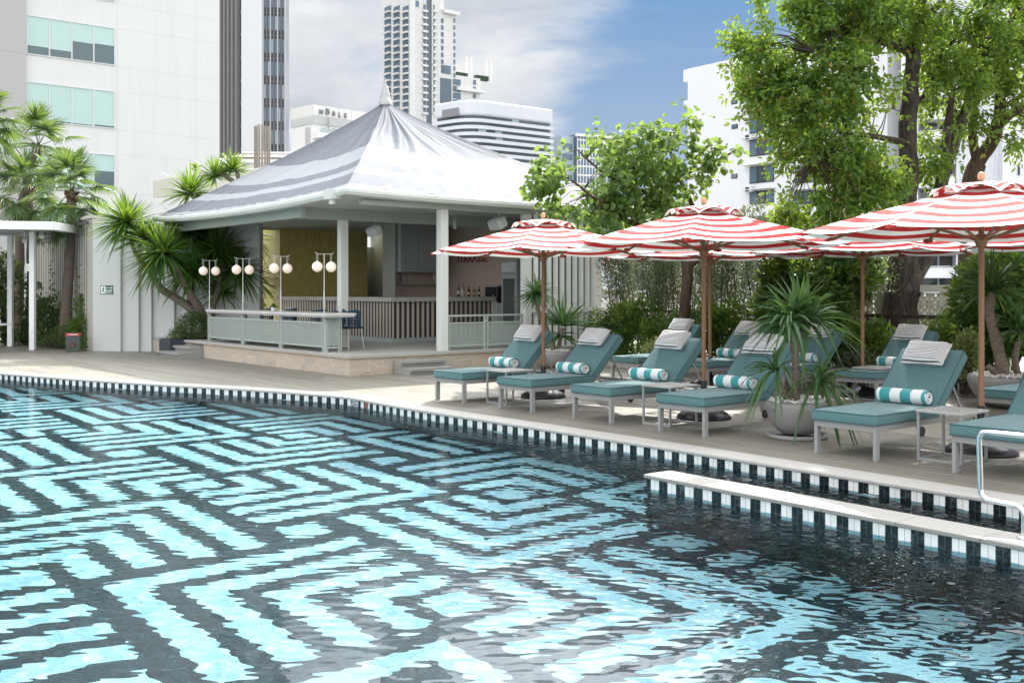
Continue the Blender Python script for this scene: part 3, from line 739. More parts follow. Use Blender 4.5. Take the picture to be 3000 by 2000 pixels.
def m_stone():
    t = NT('flagstone cladding'); v = t.coord('Object', (2.1, 2.1, 3.4))
    wv = t.n('ShaderNodeVectorMath', operation='ADD'); nz = t.noise(v, 1.6, 3, 0.5, out=1); t.l(v, wv.inputs[0])
    sc_ = t.n('ShaderNodeVectorMath', operation='SCALE'); t.l(nz, sc_.inputs[0]); sc_.inputs[3].default_value = 0.55; t.l(sc_.outputs[0], wv.inputs[1])
    vo = t.n('ShaderNodeTexVoronoi', feature='DISTANCE_TO_EDGE'); t.l(wv.outputs[0], vo.inputs['Vector']); vo.inputs['Scale'].default_value = 1.15
    vc = t.n('ShaderNodeTexVoronoi', feature='F1'); t.l(wv.outputs[0], vc.inputs['Vector']); vc.inputs['Scale'].default_value = 1.15
    hs = t.sep(vc.outputs['Color'])
    c = t.ramp(hs[0], [(0.0, (0.46, 0.38, 0.31)), (0.25, (0.56, 0.48, 0.40)), (0.5, (0.50, 0.46, 0.41)), (0.75, (0.58, 0.50, 0.41)), (1.0, (0.46, 0.42, 0.38))])
    n = t.noise(v, 4, 6, 0.7); c = t.mix(t.math('MULTIPLY', n, 0.6), c, t.mix(1.0, c, (0.66, 0.58, 0.50), 'MULTIPLY'))
    vein = t.ramp(t.noise(t.coord('Object', (1.5, 1.5, 14)), 2, 4, 0.6), [(0.48, (0, 0, 0)), (0.56, (1, 1, 1))]); c = t.mix(t.math('MULTIPLY', vein, 0.25), c, (0.50, 0.41, 0.31))
    g = t.math('LESS_THAN', vo.outputs['Distance'], 0.013)
    c = t.mix(t.math('MULTIPLY', g, 0.85), c, (0.60, 0.55, 0.47))
    h = t.math('ADD', t.math('MULTIPLY', n, 0.5), t.math('MINIMUM', t.math('MULTIPLY', vo.outputs['Distance'], 8), 0.6))
    return t.done(t.pbr(c, 0.7, bump=t.bump(h, 0.5, 0.012), spec=0.3))
def m_ytile():
    t = NT('mustard stacked tile'); v = t.coord('Object'); x, y, z = t.sep(v); u = t.math('ADD', x, y)
    tx = t.math('DIVIDE', u, 0.066); tz = t.math('DIVIDE', z, 0.215)
    wn = t.n('ShaderNodeTexWhiteNoise', noise_dimensions='2D'); cb = t.n('ShaderNodeCombineXYZ'); t.l(t.math('FLOOR', tx), cb.inputs[0]); t.l(t.math('FLOOR', tz), cb.inputs[1]); t.l(cb.outputs[0], wn.inputs[0])
    c = t.mix(wn.outputs[0], (0.52, 0.43, 0.13), (0.62, 0.52, 0.19))
    g = t.math('MAXIMUM', t.math('GREATER_THAN', t.math('ABSOLUTE', t.math('SUBTRACT', t.math('FRACT', tx), 0.5)), 0.462), t.math('GREATER_THAN', t.math('ABSOLUTE', t.math('SUBTRACT', t.math('FRACT', tz), 0.5)), 0.488))
    c = t.mix(t.math('MULTIPLY', g, 0.6), c, (0.58, 0.52, 0.30))
    return t.done(t.pbr(c, 0.22, bump=t.bump(t.math('SUBTRACT', t.math('MULTIPLY', wn.outputs[0], 0.3), g), 0.3, 0.003)))
def m_bar():
    t = NT('striped bar tile'); v = t.coord('Object'); x, y, z = t.sep(v); u = t.math('DIVIDE', t.math('ADD', x, y), 0.14)
    s = t.math('LESS_THAN', t.math('FRACT', u), 0.5)
    c = t.mix(s, (0.56, 0.48, 0.38), (0.018, 0.024, 0.045)); c = t.mix(t.math('MULTIPLY', t.noise(v, 6, 4, 0.6), 0.2), c, (0.3, 0.27, 0.24))
    e = t.math('LESS_THAN', t.math('ABSOLUTE', t.math('SUBTRACT', t.math('FRACT', t.math('MULTIPLY', u, 2)), 0.5)), 0.46)
    return t.done(t.pbr(c, 0.3, bump=t.bump(e, 0.4, 0.004)))
def m_punched():
    t = NT('punched sage panel'); v = t.coord('Object'); x, y, z = t.sep(v); u = t.math('ADD', x, y)
    fx = t.math('SUBTRACT', t.math('FRACT', t.math('DIVIDE', u, 0.034)), 0.5); fz = t.math('SUBTRACT', t.math('FRACT', t.math('DIVIDE', z, 0.034)), 0.5)
    d = t.math('ADD', t.math('MULTIPLY', fx, fx), t.math('MULTIPLY', fz, fz)); hole = t.math('LESS_THAN', d, 0.07)
    p = t.pbr(t.mix(t.noise(v, 3, 3, 0.5), (0.29, 0.335, 0.305), (0.34, 0.385, 0.355)), 0.45); tr = t.n('ShaderNodeBsdfTransparent')
    mx = t.n('ShaderNodeMixShader'); t.l(hole, mx.inputs[0]); t.l(p, mx.inputs[1]); t.l(tr.outputs[0], mx.inputs[2]); return t.done(mx.outputs[0])
M_STONE, M_YTILE, M_BAR, M_PUNCH = m_stone(), m_ytile(), m_bar(), m_punched()

# stone platform, its slab and both flights of steps
pf = pthing('stone_platform', 'low platform faced in beige flagstones carrying the bar pavilion', 'platform')
PLA, PLB = 7.2, 6.9
MB().box(0, PLA, 0, PLB + 3.6, 0.0, PH - 0.065).build('stone_base', M_STONE, pf)
MB().box(-0.035, PLA, -0.035, PLB + 3.6, PH - 0.062, PH).build('floor_slab', M_CONC, pf, bevel=0.004)
MB().bar((-0.012, -0.012, PH - 0.071), (PLA, -0.012, PH - 0.071), 0.022, 0.008).bar((-0.012, -0.012, PH - 0.071), (-0.012, PLB, PH - 0.071), 0.022, 0.008).build('light_strip', plain('warm strip trim', (0.62, 0.42, 0.22), 0.6), pf)
def steps(name, lab, a, b, rz, wdt, n, tread):
    s = thing(name, lab, 'steps', W(a, b, 0), PR + rz)      # climbs along local +x, width along local y
    r = PH / (n + 1)
    for k in range(n):
        x0 = k * tread
        MB().box(x0 + 0.05, n * tread, 0.004, wdt - 0.004, r * k + 0.001, r * (k + 1) - 0.055).build('riser', M_STEPS, s)
        MB().box(x0, n * tread + 0.002 * k, 0.0, wdt, r * (k + 1) - 0.054, r * (k + 1)).build('tread', M_STEPS, s, bevel=0.004)
    return s
steps('platform_steps', 'two grey stone steps at the left end of the platform', -0.62, 6.93, 0, 1.25, 2, 0.31)
s2 = steps('platform_steps', 'grey stone steps in front of the pavilion beside the nearest lounger', 0.95, -0.66, rad(90), -1.0, 2, 0.31)
for ch in s2.children:          # steps facing the loungers: mirror the width so that it runs to the right
    pass
s3 = MB().box(-0.6, 1.3, PLB, PLB + 1.35, PH - 0.064, PH - 0.002)
lnd = pthing('landing', 'small grey landing slab above the left steps of the platform', 'landing')
MB().box(0.0, 1.6, PLB + 0.002, PLB + 1.30, 0.0, PH - 0.066).build('side', M_STEPS, lnd)
for o in list(lnd.children): pass

# roof: curved stretched fabric over a rectangle, four hips
pv = pthing('bar_pavilion', 'open bar pavilion with a peaked grey and white striped fabric roof', 'pavilion')
AE, BE = 7.66, 9.67; ea, eb = -0.14, -0.14; apx, apb = 3.83 + ea, 4.83 + eb
EZ, AZ = 3.53, 6.23
def rim_pt(side, s):
    """a point of the eave, s from one corner to the next; the eaves dip between upswept corners"""
    dip = [0.05, 0.05, 0.1, 0.12][side] * (4 * s * (1 - s)) ** 0.8
    c = [(0, 0), (AE, 0), (AE, BE), (0, BE)]; p, q = c[side], c[(side + 1) % 4]
    return p[0] + (q[0] - p[0]) * s + ea, p[1] + (q[1] - p[1]) * s + eb, EZ - dip
NS, NU = 72, 84
V = []; BND = []; off0 = []
for side in range(4):
    for i in range(NU + 1):
        u = (i / NU)
        for j in range(NS + 1):
            s = j / NS
            x1, y1, z1 = rim_pt(side, s)
            e = u ** 1.02
            zz = AZ + (z1 - AZ) * u ** 0.9
            sag = -0.11 * math.sin(math.pi * u) * (4 * s * (1 - s)) ** 0.7 * (1 if side != 3 else 1.0)
            crease = 0.05 * math.sin(math.pi * min(1, u * 1.0)) * max(0, 1 - abs(s - 0.5) * 9) * (0.8 if side == 3 else 0.25)
            # folds that run out from the hips, strongest high on the roof
            hd = min(s, 1 - s)
            fold = 0.0
            if u > 0.05:
                ph = (s * 46 + u * 9) if side == 0 else (s * 30 + u * 26)
                w_ = math.exp(-((u - 0.30) / 0.20) ** 2) * math.exp(-((s - 0.22) / 0.20) ** 2) if side == 0 else math.exp(-((u - 0.34) / 0.16) ** 2) * math.exp(-((s - 0.93) / 0.09) ** 2)
                fold = 0.055 * w_ * math.sin(ph * 1.0 + 2.2 * mnoise.noise(Vector((s * 5, u * 4, side))))
            fold += 0.016 * mnoise.noise(Vector((s * 22, u * 6, side * 3.7))) * min(1, u * 3) * min(1, hd * 18)
            fold += 0.035 * math.exp(-((u - 0.97) / 0.03) ** 2) * mnoise.noise(Vector((s * 40, 2, side))) * min(1, hd * 20)
            V.append((apx + (x1 - apx) * e, apb + (y1 - apb) * e, zz + (sag + crease) * min(1, hd * 30 if hd < 1 / 30 else 1) + fold * min(1, hd * 40)))
            BND.append(u)
V = np.array(V); n1 = NS + 1
Q = []
for side in range(4):
    base = side * (NU + 1) * n1; I = base + np.arange((NU + 1) * n1).reshape(NU + 1, n1)
    Q.append(np.stack([I[:-1, :-1], I[1:, :-1], I[1:, 1:], I[:-1, 1:]], -1).reshape(-1, 4))
def m_roof():
    t = NT('roof fabric'); a = t.n('ShaderNodeAttribute'); a.attribute_name = 'run'; f = a.outputs['Fac']
    lo_ = (0.135, 0.146, 0.165); hi_ = (0.265, 0.274, 0.29)
    st = [(0.0, lo_), (0.508, lo_), (0.511, hi_), (0.690, hi_), (0.693, lo_), (0.775, lo_), (0.778, hi_), (0.842, hi_), (0.845, lo_), (0.965, lo_), (0.968, hi_)]
    c = t.ramp(f, st); c.node.color_ramp.interpolation = 'CONSTANT'
    v = t.coord('Object'); n = t.noise(v, 1.4, 5, 0.6)
    c = t.mix(t.math('MULTIPLY', n, 0.22), c, t.mix(1.0, c, (0.75, 0.77, 0.8), 'MULTIPLY'))
    seam = 0
    for s_ in (0.5095, 0.6915, 0.7765, 0.8435):
        seam = t.math('MAXIMUM', seam, t.math('LESS_THAN', t.math('ABSOLUTE', t.math('SUBTRACT', f, s_)), 0.0022))
    c = t.mix(t.math('MULTIPLY', seam, 0.35), c, (0.2, 0.21, 0.23))
    return t.done(t.pbr(c, 0.62, bump=t.bump(t.noise(v, 5, 5, 0.6), 0.25, 0.03), spec=0.035))
o = npmesh('roof_fabric', V, np.concatenate(Q), m_roof(), pv, True); a_ = o.data.attributes.new('run', 'FLOAT', 'POINT'); a_.data.foreach_set('value', np.array(BND, np.float32))
MB().lathe([(0.15, AZ - 0.12), (0.155, AZ - 0.01), (0.135, AZ + 0.0), (0.12, AZ + 0.09), (0.075, AZ + 0.28), (0.02, AZ + 0.43), (0.008, AZ + 0.55), (0.0, AZ + 0.56)], (apx, apb, 0), 26).build('finial', plain('zinc finial', (0.40, 0.40, 0.385), 0.45, 0.4), pv)
# gutter along the eaves and the metal soffit below
prof = [(0.03, -0.02), (-0.075, -0.015), (-0.10, -0.04), (-0.105, -0.10), (-0.07, -0.155), (0.03, -0.165)]
GV = []; GF = []
ringP = []
for side in range(4):
    for k in range(24):
        ringP.append((side, k / 24))
nR = len(ringP); cx_, cy_ = apx, apb
for side, s in ringP:
    x, y, z = rim_pt(side, s)
    nx_ = {0: (0, -1), 1: (1, 0), 2: (0, 1), 3: (-1, 0)}[side]
    if s == 0: q = {0: (-1, -1), 1: (1, -1), 2: (1, 1), 3: (-1, 1)}[side]; nx_ = q
    for o_, dz in prof: GV.append((x - nx_[0] * (o_), y - nx_[1] * o_, z + dz))
m_ = len(prof)
for i in range(nR):
    for k in range(m_): GF.append((i * m_ + k, ((i + 1) % nR) * m_ + k, ((i + 1) % nR) * m_ + (k + 1) % m_, i * m_ + (k + 1) % m_))
MB().add(GV, GF, False).build('gutter', M_SAGE if False else plain('gutter paint', (0.60, 0.63, 0.59), 0.42, var=0.05), pv)
def m_soffit():
    t = NT('ribbed soffit'); x, y, z = t.sep(t.coord('Object')); s = t.math('SINE', t.math('MULTIPLY', y, 2 * math.pi / 0.11))
    return t.done(t.pbr((0.62, 0.65, 0.62), 0.5, bump=t.bump(s, 1.0, 0.02)))
mb = MB()
sz = 3.335
inner = [(rim_pt(sd_, s)[0], rim_pt(sd_, s)[1], rim_pt(sd_, s)[2] - 0.16) for sd_, s in ringP]
ins_ = [(min(max(x, ea + 0.5), ea + AE - 0.5), min(max(y, eb + 0.5), eb + BE - 0.5), sz) for x, y, z in inner]
mb.add(inner + ins_, [(i, nR + i, nR + (i + 1) % nR, (i + 1) % nR) for i in range(nR)] + [tuple(range(nR, 2 * nR))])
mb.build('soffit', m_soffit(), pv)
# outlets under the gutter corner
ga = MB(); x, y, z = rim_pt(3, 0.955); ga.box(x - 0.15, x + 0.01, y - 0.17, y + 0.17, z - 0.19, z - 0.005); ga.tube([(x - 0.06, y, z - 0.28), (x - 0.06, y, z - 0.18)], 0.06, 14)
ga.build('rain_outlet', plain('gutter paint', (0.6, 0.63, 0.59)), pv)
# beams and posts
BZ0, BZ1 = 3.10, 3.334
for (p, q) in (((0.35, 2.62), (7.2, 2.62)), ((0.35, 0.20), (7.2, 0.20))):
    MB().bar((p[0], p[1], (BZ0 + BZ1) / 2 if p[1] > 1 else 3.28), (q[0], q[1], (BZ0 + BZ1) / 2 if p[1] > 1 else 3.28), 0.13, BZ1 - BZ0 if p[1] > 1 else 0.1).build('beam', M_SAGE, pv, bevel=0.004)
MB().bar((0.30, 2.4, 3.22), (0.30, 9.4, 3.22), 0.13, 0.22).build('beam', M_SAGE, pv, bevel=0.004)
for k, (a, b, zt) in enumerate(((2.25, 0.20, 3.23), (1.33, 2.60, BZ0), (4.44, 0.20, 3.23))):
    MB().box(a - 0.09, a + 0.09, b - 0.085, b + 0.085, PH, zt).build('post', M_CREAM, pv, bevel=0.006)
# low tie beam with its hangers under the left eave
MB().bar((0.0, 9.45, 3.325), (3.165, 9.45, 3.325), 0.08, 0.13).build('tie_beam', M_CREAM, pv, bevel=0.004)
MB().bar((0.9, 9.45, 3.392), (0.9, 9.45, 3.50), 0.12).build('hanger', M_CREAM, pv)
# recessed ceiling lights
for a, b in ((2.9, 0.9), (4.6, 0.9), (1.2, 1.2)): MB().tube([(a, b, sz - 0.012), (a, b, sz + 0.002)], 0.05, 16).build('ceiling_light', M_GREYWALL, pv)

# walls of the bar
yw = pthing('tiled_wall', 'tall mustard yellow wall of stacked tiles behind the bar', 'wall')
MB().box(3.17, 5.95, 9.32, 10.4, PH, sz - 0.004).build('tile_block', M_YTILE, yw)
bw = pthing('back_bar_wall', 'shaded pinkish bar wall with pale arched cabinets and shelves', 'wall')
MB().box(6.62, 6.82, 0.45, 6.4, PH, sz - 0.003).build('side_panel', M_PINK, bw)
MB().box(4.75, 6.615, 6.25, 6.45, PH, sz - 0.003).build('rear_panel', M_PINK, bw)
mb = MB().box(4.78, 6.0, 5.70, 6.245, 2.08, sz - 0.005); mb.build('cabinet', M_GREYWALL, bw)
mb = MB()
for a in (4.88, 5.42):
    pts = [(a, 5.692, 2.16), (a, 5.692, 2.75)] + [(a + 0.23 - 0.23 * math.cos(rad(t)), 5.692, 2.75 + 0.23 * math.sin(rad(t))) for t in range(15, 180, 15)] + [(a + 0.46, 5.692, 2.75), (a + 0.46, 5.692, 2.16), (a, 5.692, 2.16)]
    mb = MB().tube(pts, 0.012, 6); mb.build('door_arch', M_GREYWALL, bw)
MB().box(4.70, 4.747, 5.85, 6.45, PH, sz - 0.005).build('return_panel', plain('greenish grey panel', (0.34, 0.345, 0.31), 0.5), bw)
for z in (1.77, 1.43): MB().box(4.95, 6.615, 6.0, 6.245, z - 0.02, z).build('shelf', M_GREYWALL, bw)
MB().box(6.2, 6.615, 1.9, 4.9, PH, PH + 0.9).build('back_counter', M_GREYWALL, bw)
kw = pthing('kitchen_wall', 'dim grey wall with a narrow serving window between the yellow tiles and the bar wall', 'wall')
mb = MB().box(5.955, 6.615, 10.1, 10.25, PH, 2.90).box(5.955, 6.615, 10.1, 10.25, 3.222, sz - 0.004).box(5.955, 6.08, 10.1, 10.25, 2.902, 3.22); mb.build('panel', plain('dim grey paint', (0.27, 0.29, 0.28), 0.6), kw)
MB().box(6.62, 8.6, 6.46, 10.25, PH, sz - 0.004).build('rear_block', plain('dim grey paint', (0.27, 0.29, 0.28), 0.6), kw)
sg = plate_root('wall_lettering', 'raised lettering TERRASSE on the pinkish bar wall', 'sign', W(6.612, 5.1, 2.44), -A)
text_mesh('letters', 'TERRASSE', 0.30, plain('rust lettering', (0.27, 0.075, 0.04), 0.5), sg, 0.012, bold=0.004, spacing=1.05)

# the bar itself
br = pthing('bar_counter', 'long bar counter clad in dark blue and beige upright stripes', 'bar')
MB().box(3.17, 3.75, 3.52, 9.31, PH, PH + 0.95).box(3.752, 6.05, 3.52, 4.1, PH, PH + 0.95).build('striped_front', M_BAR, br)
MB().box(3.05, 3.85, 3.40, 9.31, PH + 0.952, PH + 1.055).box(3.852, 6.12, 3.40, 4.2, PH + 0.952, PH + 1.055).build('bar_top', plain('pale bar top', (0.47, 0.45, 0.42), 0.35), br, bevel=0.004)
MB().box(3.155, 3.168, 3.50, 9.3, PH + 0.001, PH + 0.10).box(3.17, 6.06, 3.505, 3.518, PH + 0.001, PH + 0.10).build('kick_plate', M_GREYWALL, br)
MB().box(6.052, 6.20, 3.46, 4.12, PH, PH + 0.951).build('end_panel', M_CREAM, br)

# things on and behind the bar
M_GLASSY = {}
def bottle(a, b, z, col, h, lab):
    t = pthing('bottle', lab, 'bottle', a, b, z, 'bottles standing on the bar')
    m = plain('bottle glass %s' % str(col), col, 0.12, spec=0.6)
    r_ = h * 0.13
    MB().lathe([(0, 0), (r_, 0.004), (r_, h * 0.58), (r_ * 0.75, h * 0.68), (r_ * 0.34, h * 0.76), (r_ * 0.32, h * 0.95)], n=14).build('body', m, t)
    MB().lathe([(r_ * 0.38, h * 0.93), (r_ * 0.38, h), (0, h)], n=12).build('cap', M_BLACKP, t)
    MB().lathe([(r_ * 1.02, h * 0.2), (r_ * 1.02, h * 0.48)], n=14).build('bottle_label', plain('bottle label', (0.55, 0.5, 0.4), 0.6), t)
bz = PH + 1.056
specs = [(5.35, 3.95, (0.05, 0.10, 0.06), .30, 'green bottle leftmost of the row on the bar'), (5.43, 3.88, (0.55, 0.58, 0.55), .27, 'clear bottle beside the green one on the bar'),
         (5.50, 3.97, (0.30, 0.05, 0.02), .34, 'tallest reddish bottle on the bar'), (5.60, 3.86, (0.08, 0.03, 0.015), .25, 'short dark brown bottle on the bar'),
         (5.68, 3.96, (0.40, 0.20, 0.05), .28, 'amber bottle in the middle of the bar row'), (5.77, 3.87, (0.34, 0.13, 0.03), .24, 'small amber bottle on the bar'),
         (5.86, 3.95, (0.5, 0.52, 0.5), .31, 'tall clear bottle right of the amber ones'), (5.94, 3.88, (0.03, 0.05, 0.10), .26, 'dark blue bottle rightmost of the row on the bar')]
for s_ in specs: bottle(s_[0], s_[1], bz, s_[2], s_[3], s_[4])
cm = pthing('coffee_machine', 'black coffee machine on the bar right of the bottles', 'machine', 6.27, 3.55, PH + 0.9)
MB().box(-0.08, 0.22, -0.1, 0.42, 0.0, 0.40).build('body', M_BLACKP, cm, bevel=0.02); MB().box(-0.06, 0.2, -0.06, 0.38, 0.402, 0.44).build('cup_tray', M_GREYWALL, cm); MB().tube([(-0.1, 0.05, 0.2), (-0.1, 0.05, 0.12)], 0.02, 8).build('spout', M_GREYWALL, cm)
fr = pthing('drinks_fridge', 'upright glass door drinks fridge at the right of the bar', 'fridge', 6.02, 2.45, PH)
MB().box(0.0, 0.58, 0.0, 0.62, 0.0, 1.95).build('cabinet', plain('fridge grey', (0.30, 0.31, 0.31), 0.4), fr, bevel=0.012)
MB().box(-0.012, -0.001, 0.03, 0.59, 0.25, 1.60).build('door_frame', plain('fridge trim', (0.38, 0.40, 0.40), 0.35), fr)
MB().box(-0.02, -0.013, 0.09, 0.53, 0.36, 1.50).build('glass_door', plain('fridge glass', (0.10, 0.115, 0.115), 0.08), fr); MB().box(-0.02, -0.001, 0.03, 0.59, 1.66, 1.9).build('header_panel', plain('fridge header', (0.55, 0.58, 0.58), 0.3), fr)
pt = pthing('leaning_board', 'pale square board leaning on the upper bar shelf', 'board', 5.25, 6.12, 1.772)
o = MB().box(-0.16, 0.16, -0.01, 0.01, 0, 0.34).build('board', plain('pale board', (0.5, 0.44, 0.36), 0.6), pt); o.rotation_euler = (rad(-14), 0, 0)
o = MB().bar((0, -0.014, 0.04), (0, -0.014, 0.28), 0.012, 0.006).build('dark_mark', M_DARKREC, pt); o.rotation_euler = (rad(-14), 0, 0)
cl = pthing('round_clock', 'round pale dial leaning on the upper bar shelf', 'clock', 6.2, 6.1, 1.772)
o = MB().lathe([(0, 0.0), (0.165, 0.0), (0.165, 0.03), (0.15, 0.034), (0, 0.034)], n=30).build('dial', plain('pale dial', (0.55, 0.5, 0.42), 0.5), cl); o.rotation_euler = (rad(80), 0, 0); o.location = (0, 0, 0.168)
o = MB().bar((0, 0, 0.04), (0.05, 0.09, 0.04), 0.01, 0.004).build('long_hand', M_DARKREC, cl); o.rotation_euler = (rad(80), 0, 0); o.location = (0, 0, 0.168)
o = MB().bar((0, 0, 0.04), (-0.06, 0.03, 0.04), 0.01, 0.004).build('short_hand', M_DARKREC, cl); o.rotation_euler = (rad(80), 0, 0); o.location = (0, 0, 0.168)
# ceiling speakers
for a, b, z, s_, lab in ((2.6, 3.4, 2.96, 0.82, 'white ceiling loudspeaker above the left part of the bar'), (4.1, 0.75, 3.06, 0.92, 'white ceiling loudspeaker near the slatted screen')):
    sp = pthing('ceiling_speaker', lab, 'speaker', a, b, z, 'white ceiling loudspeakers')
    o = MB().frame((0, 0, 0), (1, 0, 0), (0, 1, 0), Z, 0.30 * s_, 0.42 * s_, 0.26 * s_).build('cabinet', M_WHITE, sp, bevel=0.06, seg=3); o.rotation_euler = (0, rad(-28), 0)
    o = MB().frame((-0.153 * s_, 0, 0), (1, 0, 0), (0, 1, 0), Z, 0.012, 0.36 * s_, 0.2 * s_).build('grille', plain('speaker grille', (0.6, 0.61, 0.6), 0.6), sp); o.rotation_euler = (0, rad(-28), 0)
    MB().bar((0.05, 0, 0.1), (0.05, 0, sz - z), 0.05).build('bracket', M_SAGE, sp)
prj = pthing('ceiling_spot', 'small grey spot lamp under the pavilion ceiling', 'lamp', 4.0, 2.2, 3.0); MB().tube([(0, 0, 0.0), (0, 0, 0.2)], 0.055, 14).build('can', M_GREYWALL, prj); MB().tube([(0, 0, 0.2), (0, 0, 0.335)], 0.012, 8).build('stem', M_GREYWALL, prj)

# the long outdoor counter with punched panels and globe lamps
LT = 0.735
tb = pthing('railing_table', 'long pale counter table with punched sage panels along the platform edge', 'table', 0, 0, PH)
b0, b1 = 1.18, 6.82; nb = 3; a0 = 0.09
postb = [b0 + (b1 - b0) * k / nb for k in range(nb + 1)]
mb = MB(); top = [(a0 - 0.05, b1 + 0.06), (a0 + 0.75, b1 + 0.06), (a0 + 0.75, b0 - 0.02), (a0 + 0.62, b0 - 0.16), (a0 - 0.05, b0 - 0.16)]
mb.prism([(x, y) for x, y in top[::-1]], LT - 0.018, LT + 0.024).build('table_top', plain('pale counter top', (0.60, 0.58, 0.55), 0.35), tb, bevel=0.004)
MB().prism([(x + 0.015 if x < 0.5 else x - 0.015, y) for x, y in top[::-1]], LT - 0.052, LT - 0.0185).build('edge_band', plain('brushed edge metal', (0.5, 0.5, 0.49), 0.35, 0.6), tb)
for k, b in enumerate(postb):
    mb = MB()
    for s in (-0.034, 0.034): mb.box(a0 - 0.004, a0 + 0.05, b + s - 0.012, b + s + 0.012, 0.0, LT + 0.055 if s < 9 else 0)
    for z in (0.12, 0.62): mb.box(a0 + 0.008, a0 + 0.038, b - 0.0215, b + 0.0215, z, z + 0.03)
    mb.box(a0 + 0.008, a0 + 0.038, b - 0.0215, b + 0.0215, LT + 0.025, LT + 0.05)
    mb.build('post', M_SAGE, tb)
for k in range(nb):
    y0, y1 = postb[k] + 0.07, postb[k + 1] - 0.07
    MB().box(a0 + 0.018, a0 + 0.021, y0, y1, 0.12, 0.56).build('punched_panel', M_PUNCH, tb)
    MB().box(a0 + 0.005, a0 + 0.035, y0 - 0.022, y1 + 0.022, 0.561, 0.59).box(a0 + 0.005, a0 + 0.035, y0 - 0.022, y1 + 0.022, 0.09, 0.119).box(a0 + 0.006, a0 + 0.034, y0 - 0.022, y0 - 0.001, 0.12, 0.56).box(a0 + 0.006, a0 + 0.034, y1 + 0.001, y1 + 0.022, 0.12, 0.56).build('panel_frame', M_SAGE, tb)
    MB().box(a0 + 0.3, a0 + 0.34, y0 + 0.4, y0 + 0.44, 0.0, LT - 0.053).build('leg', M_SAGE, tb)
MB().box(a0 + 0.10, a0 + 0.32, b0 - 0.015, b0 - 0.012, 0.12, 0.66).build('end_panel', M_PUNCH, tb)
mb = MB()
for a in (a0 + 0.085, a0 + 0.335, a0 + 0.385): mb.box(a - 0.012, a + 0.012, b0 - 0.034, b0 + 0.004, 0.0, LT - 0.053)
for z in (0.07, 0.66): mb.box(a0 + 0.098, a0 + 0.322, b0 - 0.03, b0 - 0.001, z, z + 0.03)
mb.build('end_frame', M_SAGE, tb)
def m_globe():
    t = NT('opal globe glass'); p = t.pbr((0.80, 0.75, 0.69), 0.22, emit=(1.0, 0.70, 0.48), emits=0.16); return t.done(p)
M_GLOBE = m_globe(); M_ROD = plain('pale metal rod', (0.62, 0.62, 0.58), 0.4, 0.3)
labs = ['twin globe lamp nearest the pavilion corner post', 'twin globe lamp in front of the yellow tiles', 'twin globe lamp before the leaning pale trunk', 'twin globe lamp furthest left before the spiky tree']
for k, b in enumerate(postb):
    g = pthing('globe_lamp', labs[k], 'lamp', a0 + 0.022, b, PH + LT + 0.056, 'twin globe lamps on the long counter')
    MB().tube([(0, 0, -0.03), (0, 0, 0.42)], 0.013, 10).build('lower_pole', M_ROD, g); MB().tube([(0, 0, 0.42), (0, 0, 1.13)], 0.009, 10).build('pole', M_ROD, g)
    MB().tube([(-0.20, 0, 1.17), (-0.175, 0, 1.135), (0.175, 0, 1.135), (0.20, 0, 1.17)], 0.007, 8).build('cross_bar', M_ROD, g)
    for s in (-1, 1):
        gl = MB().ball((s * 0.152, 0, 0.885), 0.104, 24, 16).build('globe', M_GLOBE, g)
        pts = [(s * 0.152 + 0.014 * math.cos(t), 0, 1.07 + 0.085 * math.sin(t)) for t in [2 * math.pi * q / 16 for q in range(17)]]
        MB().tube(pts, 0.004, 6, cap=False).build('hanger_ring', M_ROD, gl); MB().tube([(s * 0.152, 0, 0.985), (s * 0.152, 0, 1.0)], 0.02, 12).build('globe_cap', M_ROD, gl)
fp = pthing('potted_plant', 'tiny green plant in a white pot on the long counter', 'plant', 0.42, 4.05, PH + LT + 0.025)
MB().lathe([(0, 0), (0.045, 0), (0.055, 0.09), (0.048, 0.09), (0.046, 0.075), (0, 0.075)], n=18).build('pot', M_WHITE, fp)
SMALLPLANT = fp

# blue woven chairs
def chair():
    c = thing('woven_chair', '', 'chair', group='blue woven chairs at the long counter')
    mbl = plain('dark blue woven cord', (0.012, 0.045, 0.085), 0.6, bump=0.9, bscale=90)
    MB().box(-0.22, 0.22, -0.22, 0.22, 0.42, 0.46).build('seat', mbl, c, bevel=0.015)
    mb = MB(); n = 13
    for k in range(n):
        t0 = rad(-65 + 130 * k / (n - 1)); p = Vector((0.26 * math.cos(t0) - 0.03, 0.27 * math.sin(t0), 0)); h = 0.80 - 0.06 * abs(math.sin(t0))
        mb.tube([p * 0.9 + Z * 0.46, p + Z * 0.6, p * 1.03 + Z * h], 0.012, 6)
    for z in (0.52, 0.58, 0.64, 0.70, 0.76): mb.tube([Vector((0.26 * math.cos(rad(t0)) - 0.03, 0.27 * math.sin(rad(t0)), 0)) * 1.02 + Z * z for t0 in range(-65, 66, 13)], 0.014, 6)
    mb.build('woven_back', mbl, c)
    MB().tube([Vector((0.26 * math.cos(rad(t0)) - 0.03, 0.27 * math.sin(rad(t0)), 0)) * 1.03 + Z * (0.80 - 0.06 * abs(math.sin(rad(t0)))) for t0 in range(-70, 71, 10)], 0.018, 8).build('top_rail', mbl, c)
    for sx_ in (-1, 1):
        for sy_ in (-1, 1): MB().tube([(sx_ * 0.18, sy_ * 0.18, 0.42), (sx_ * 0.225, sy_ * 0.225, 0.0)], 0.012, 8).build('leg', M_ROD, c)
    return c
CH0 = chair()
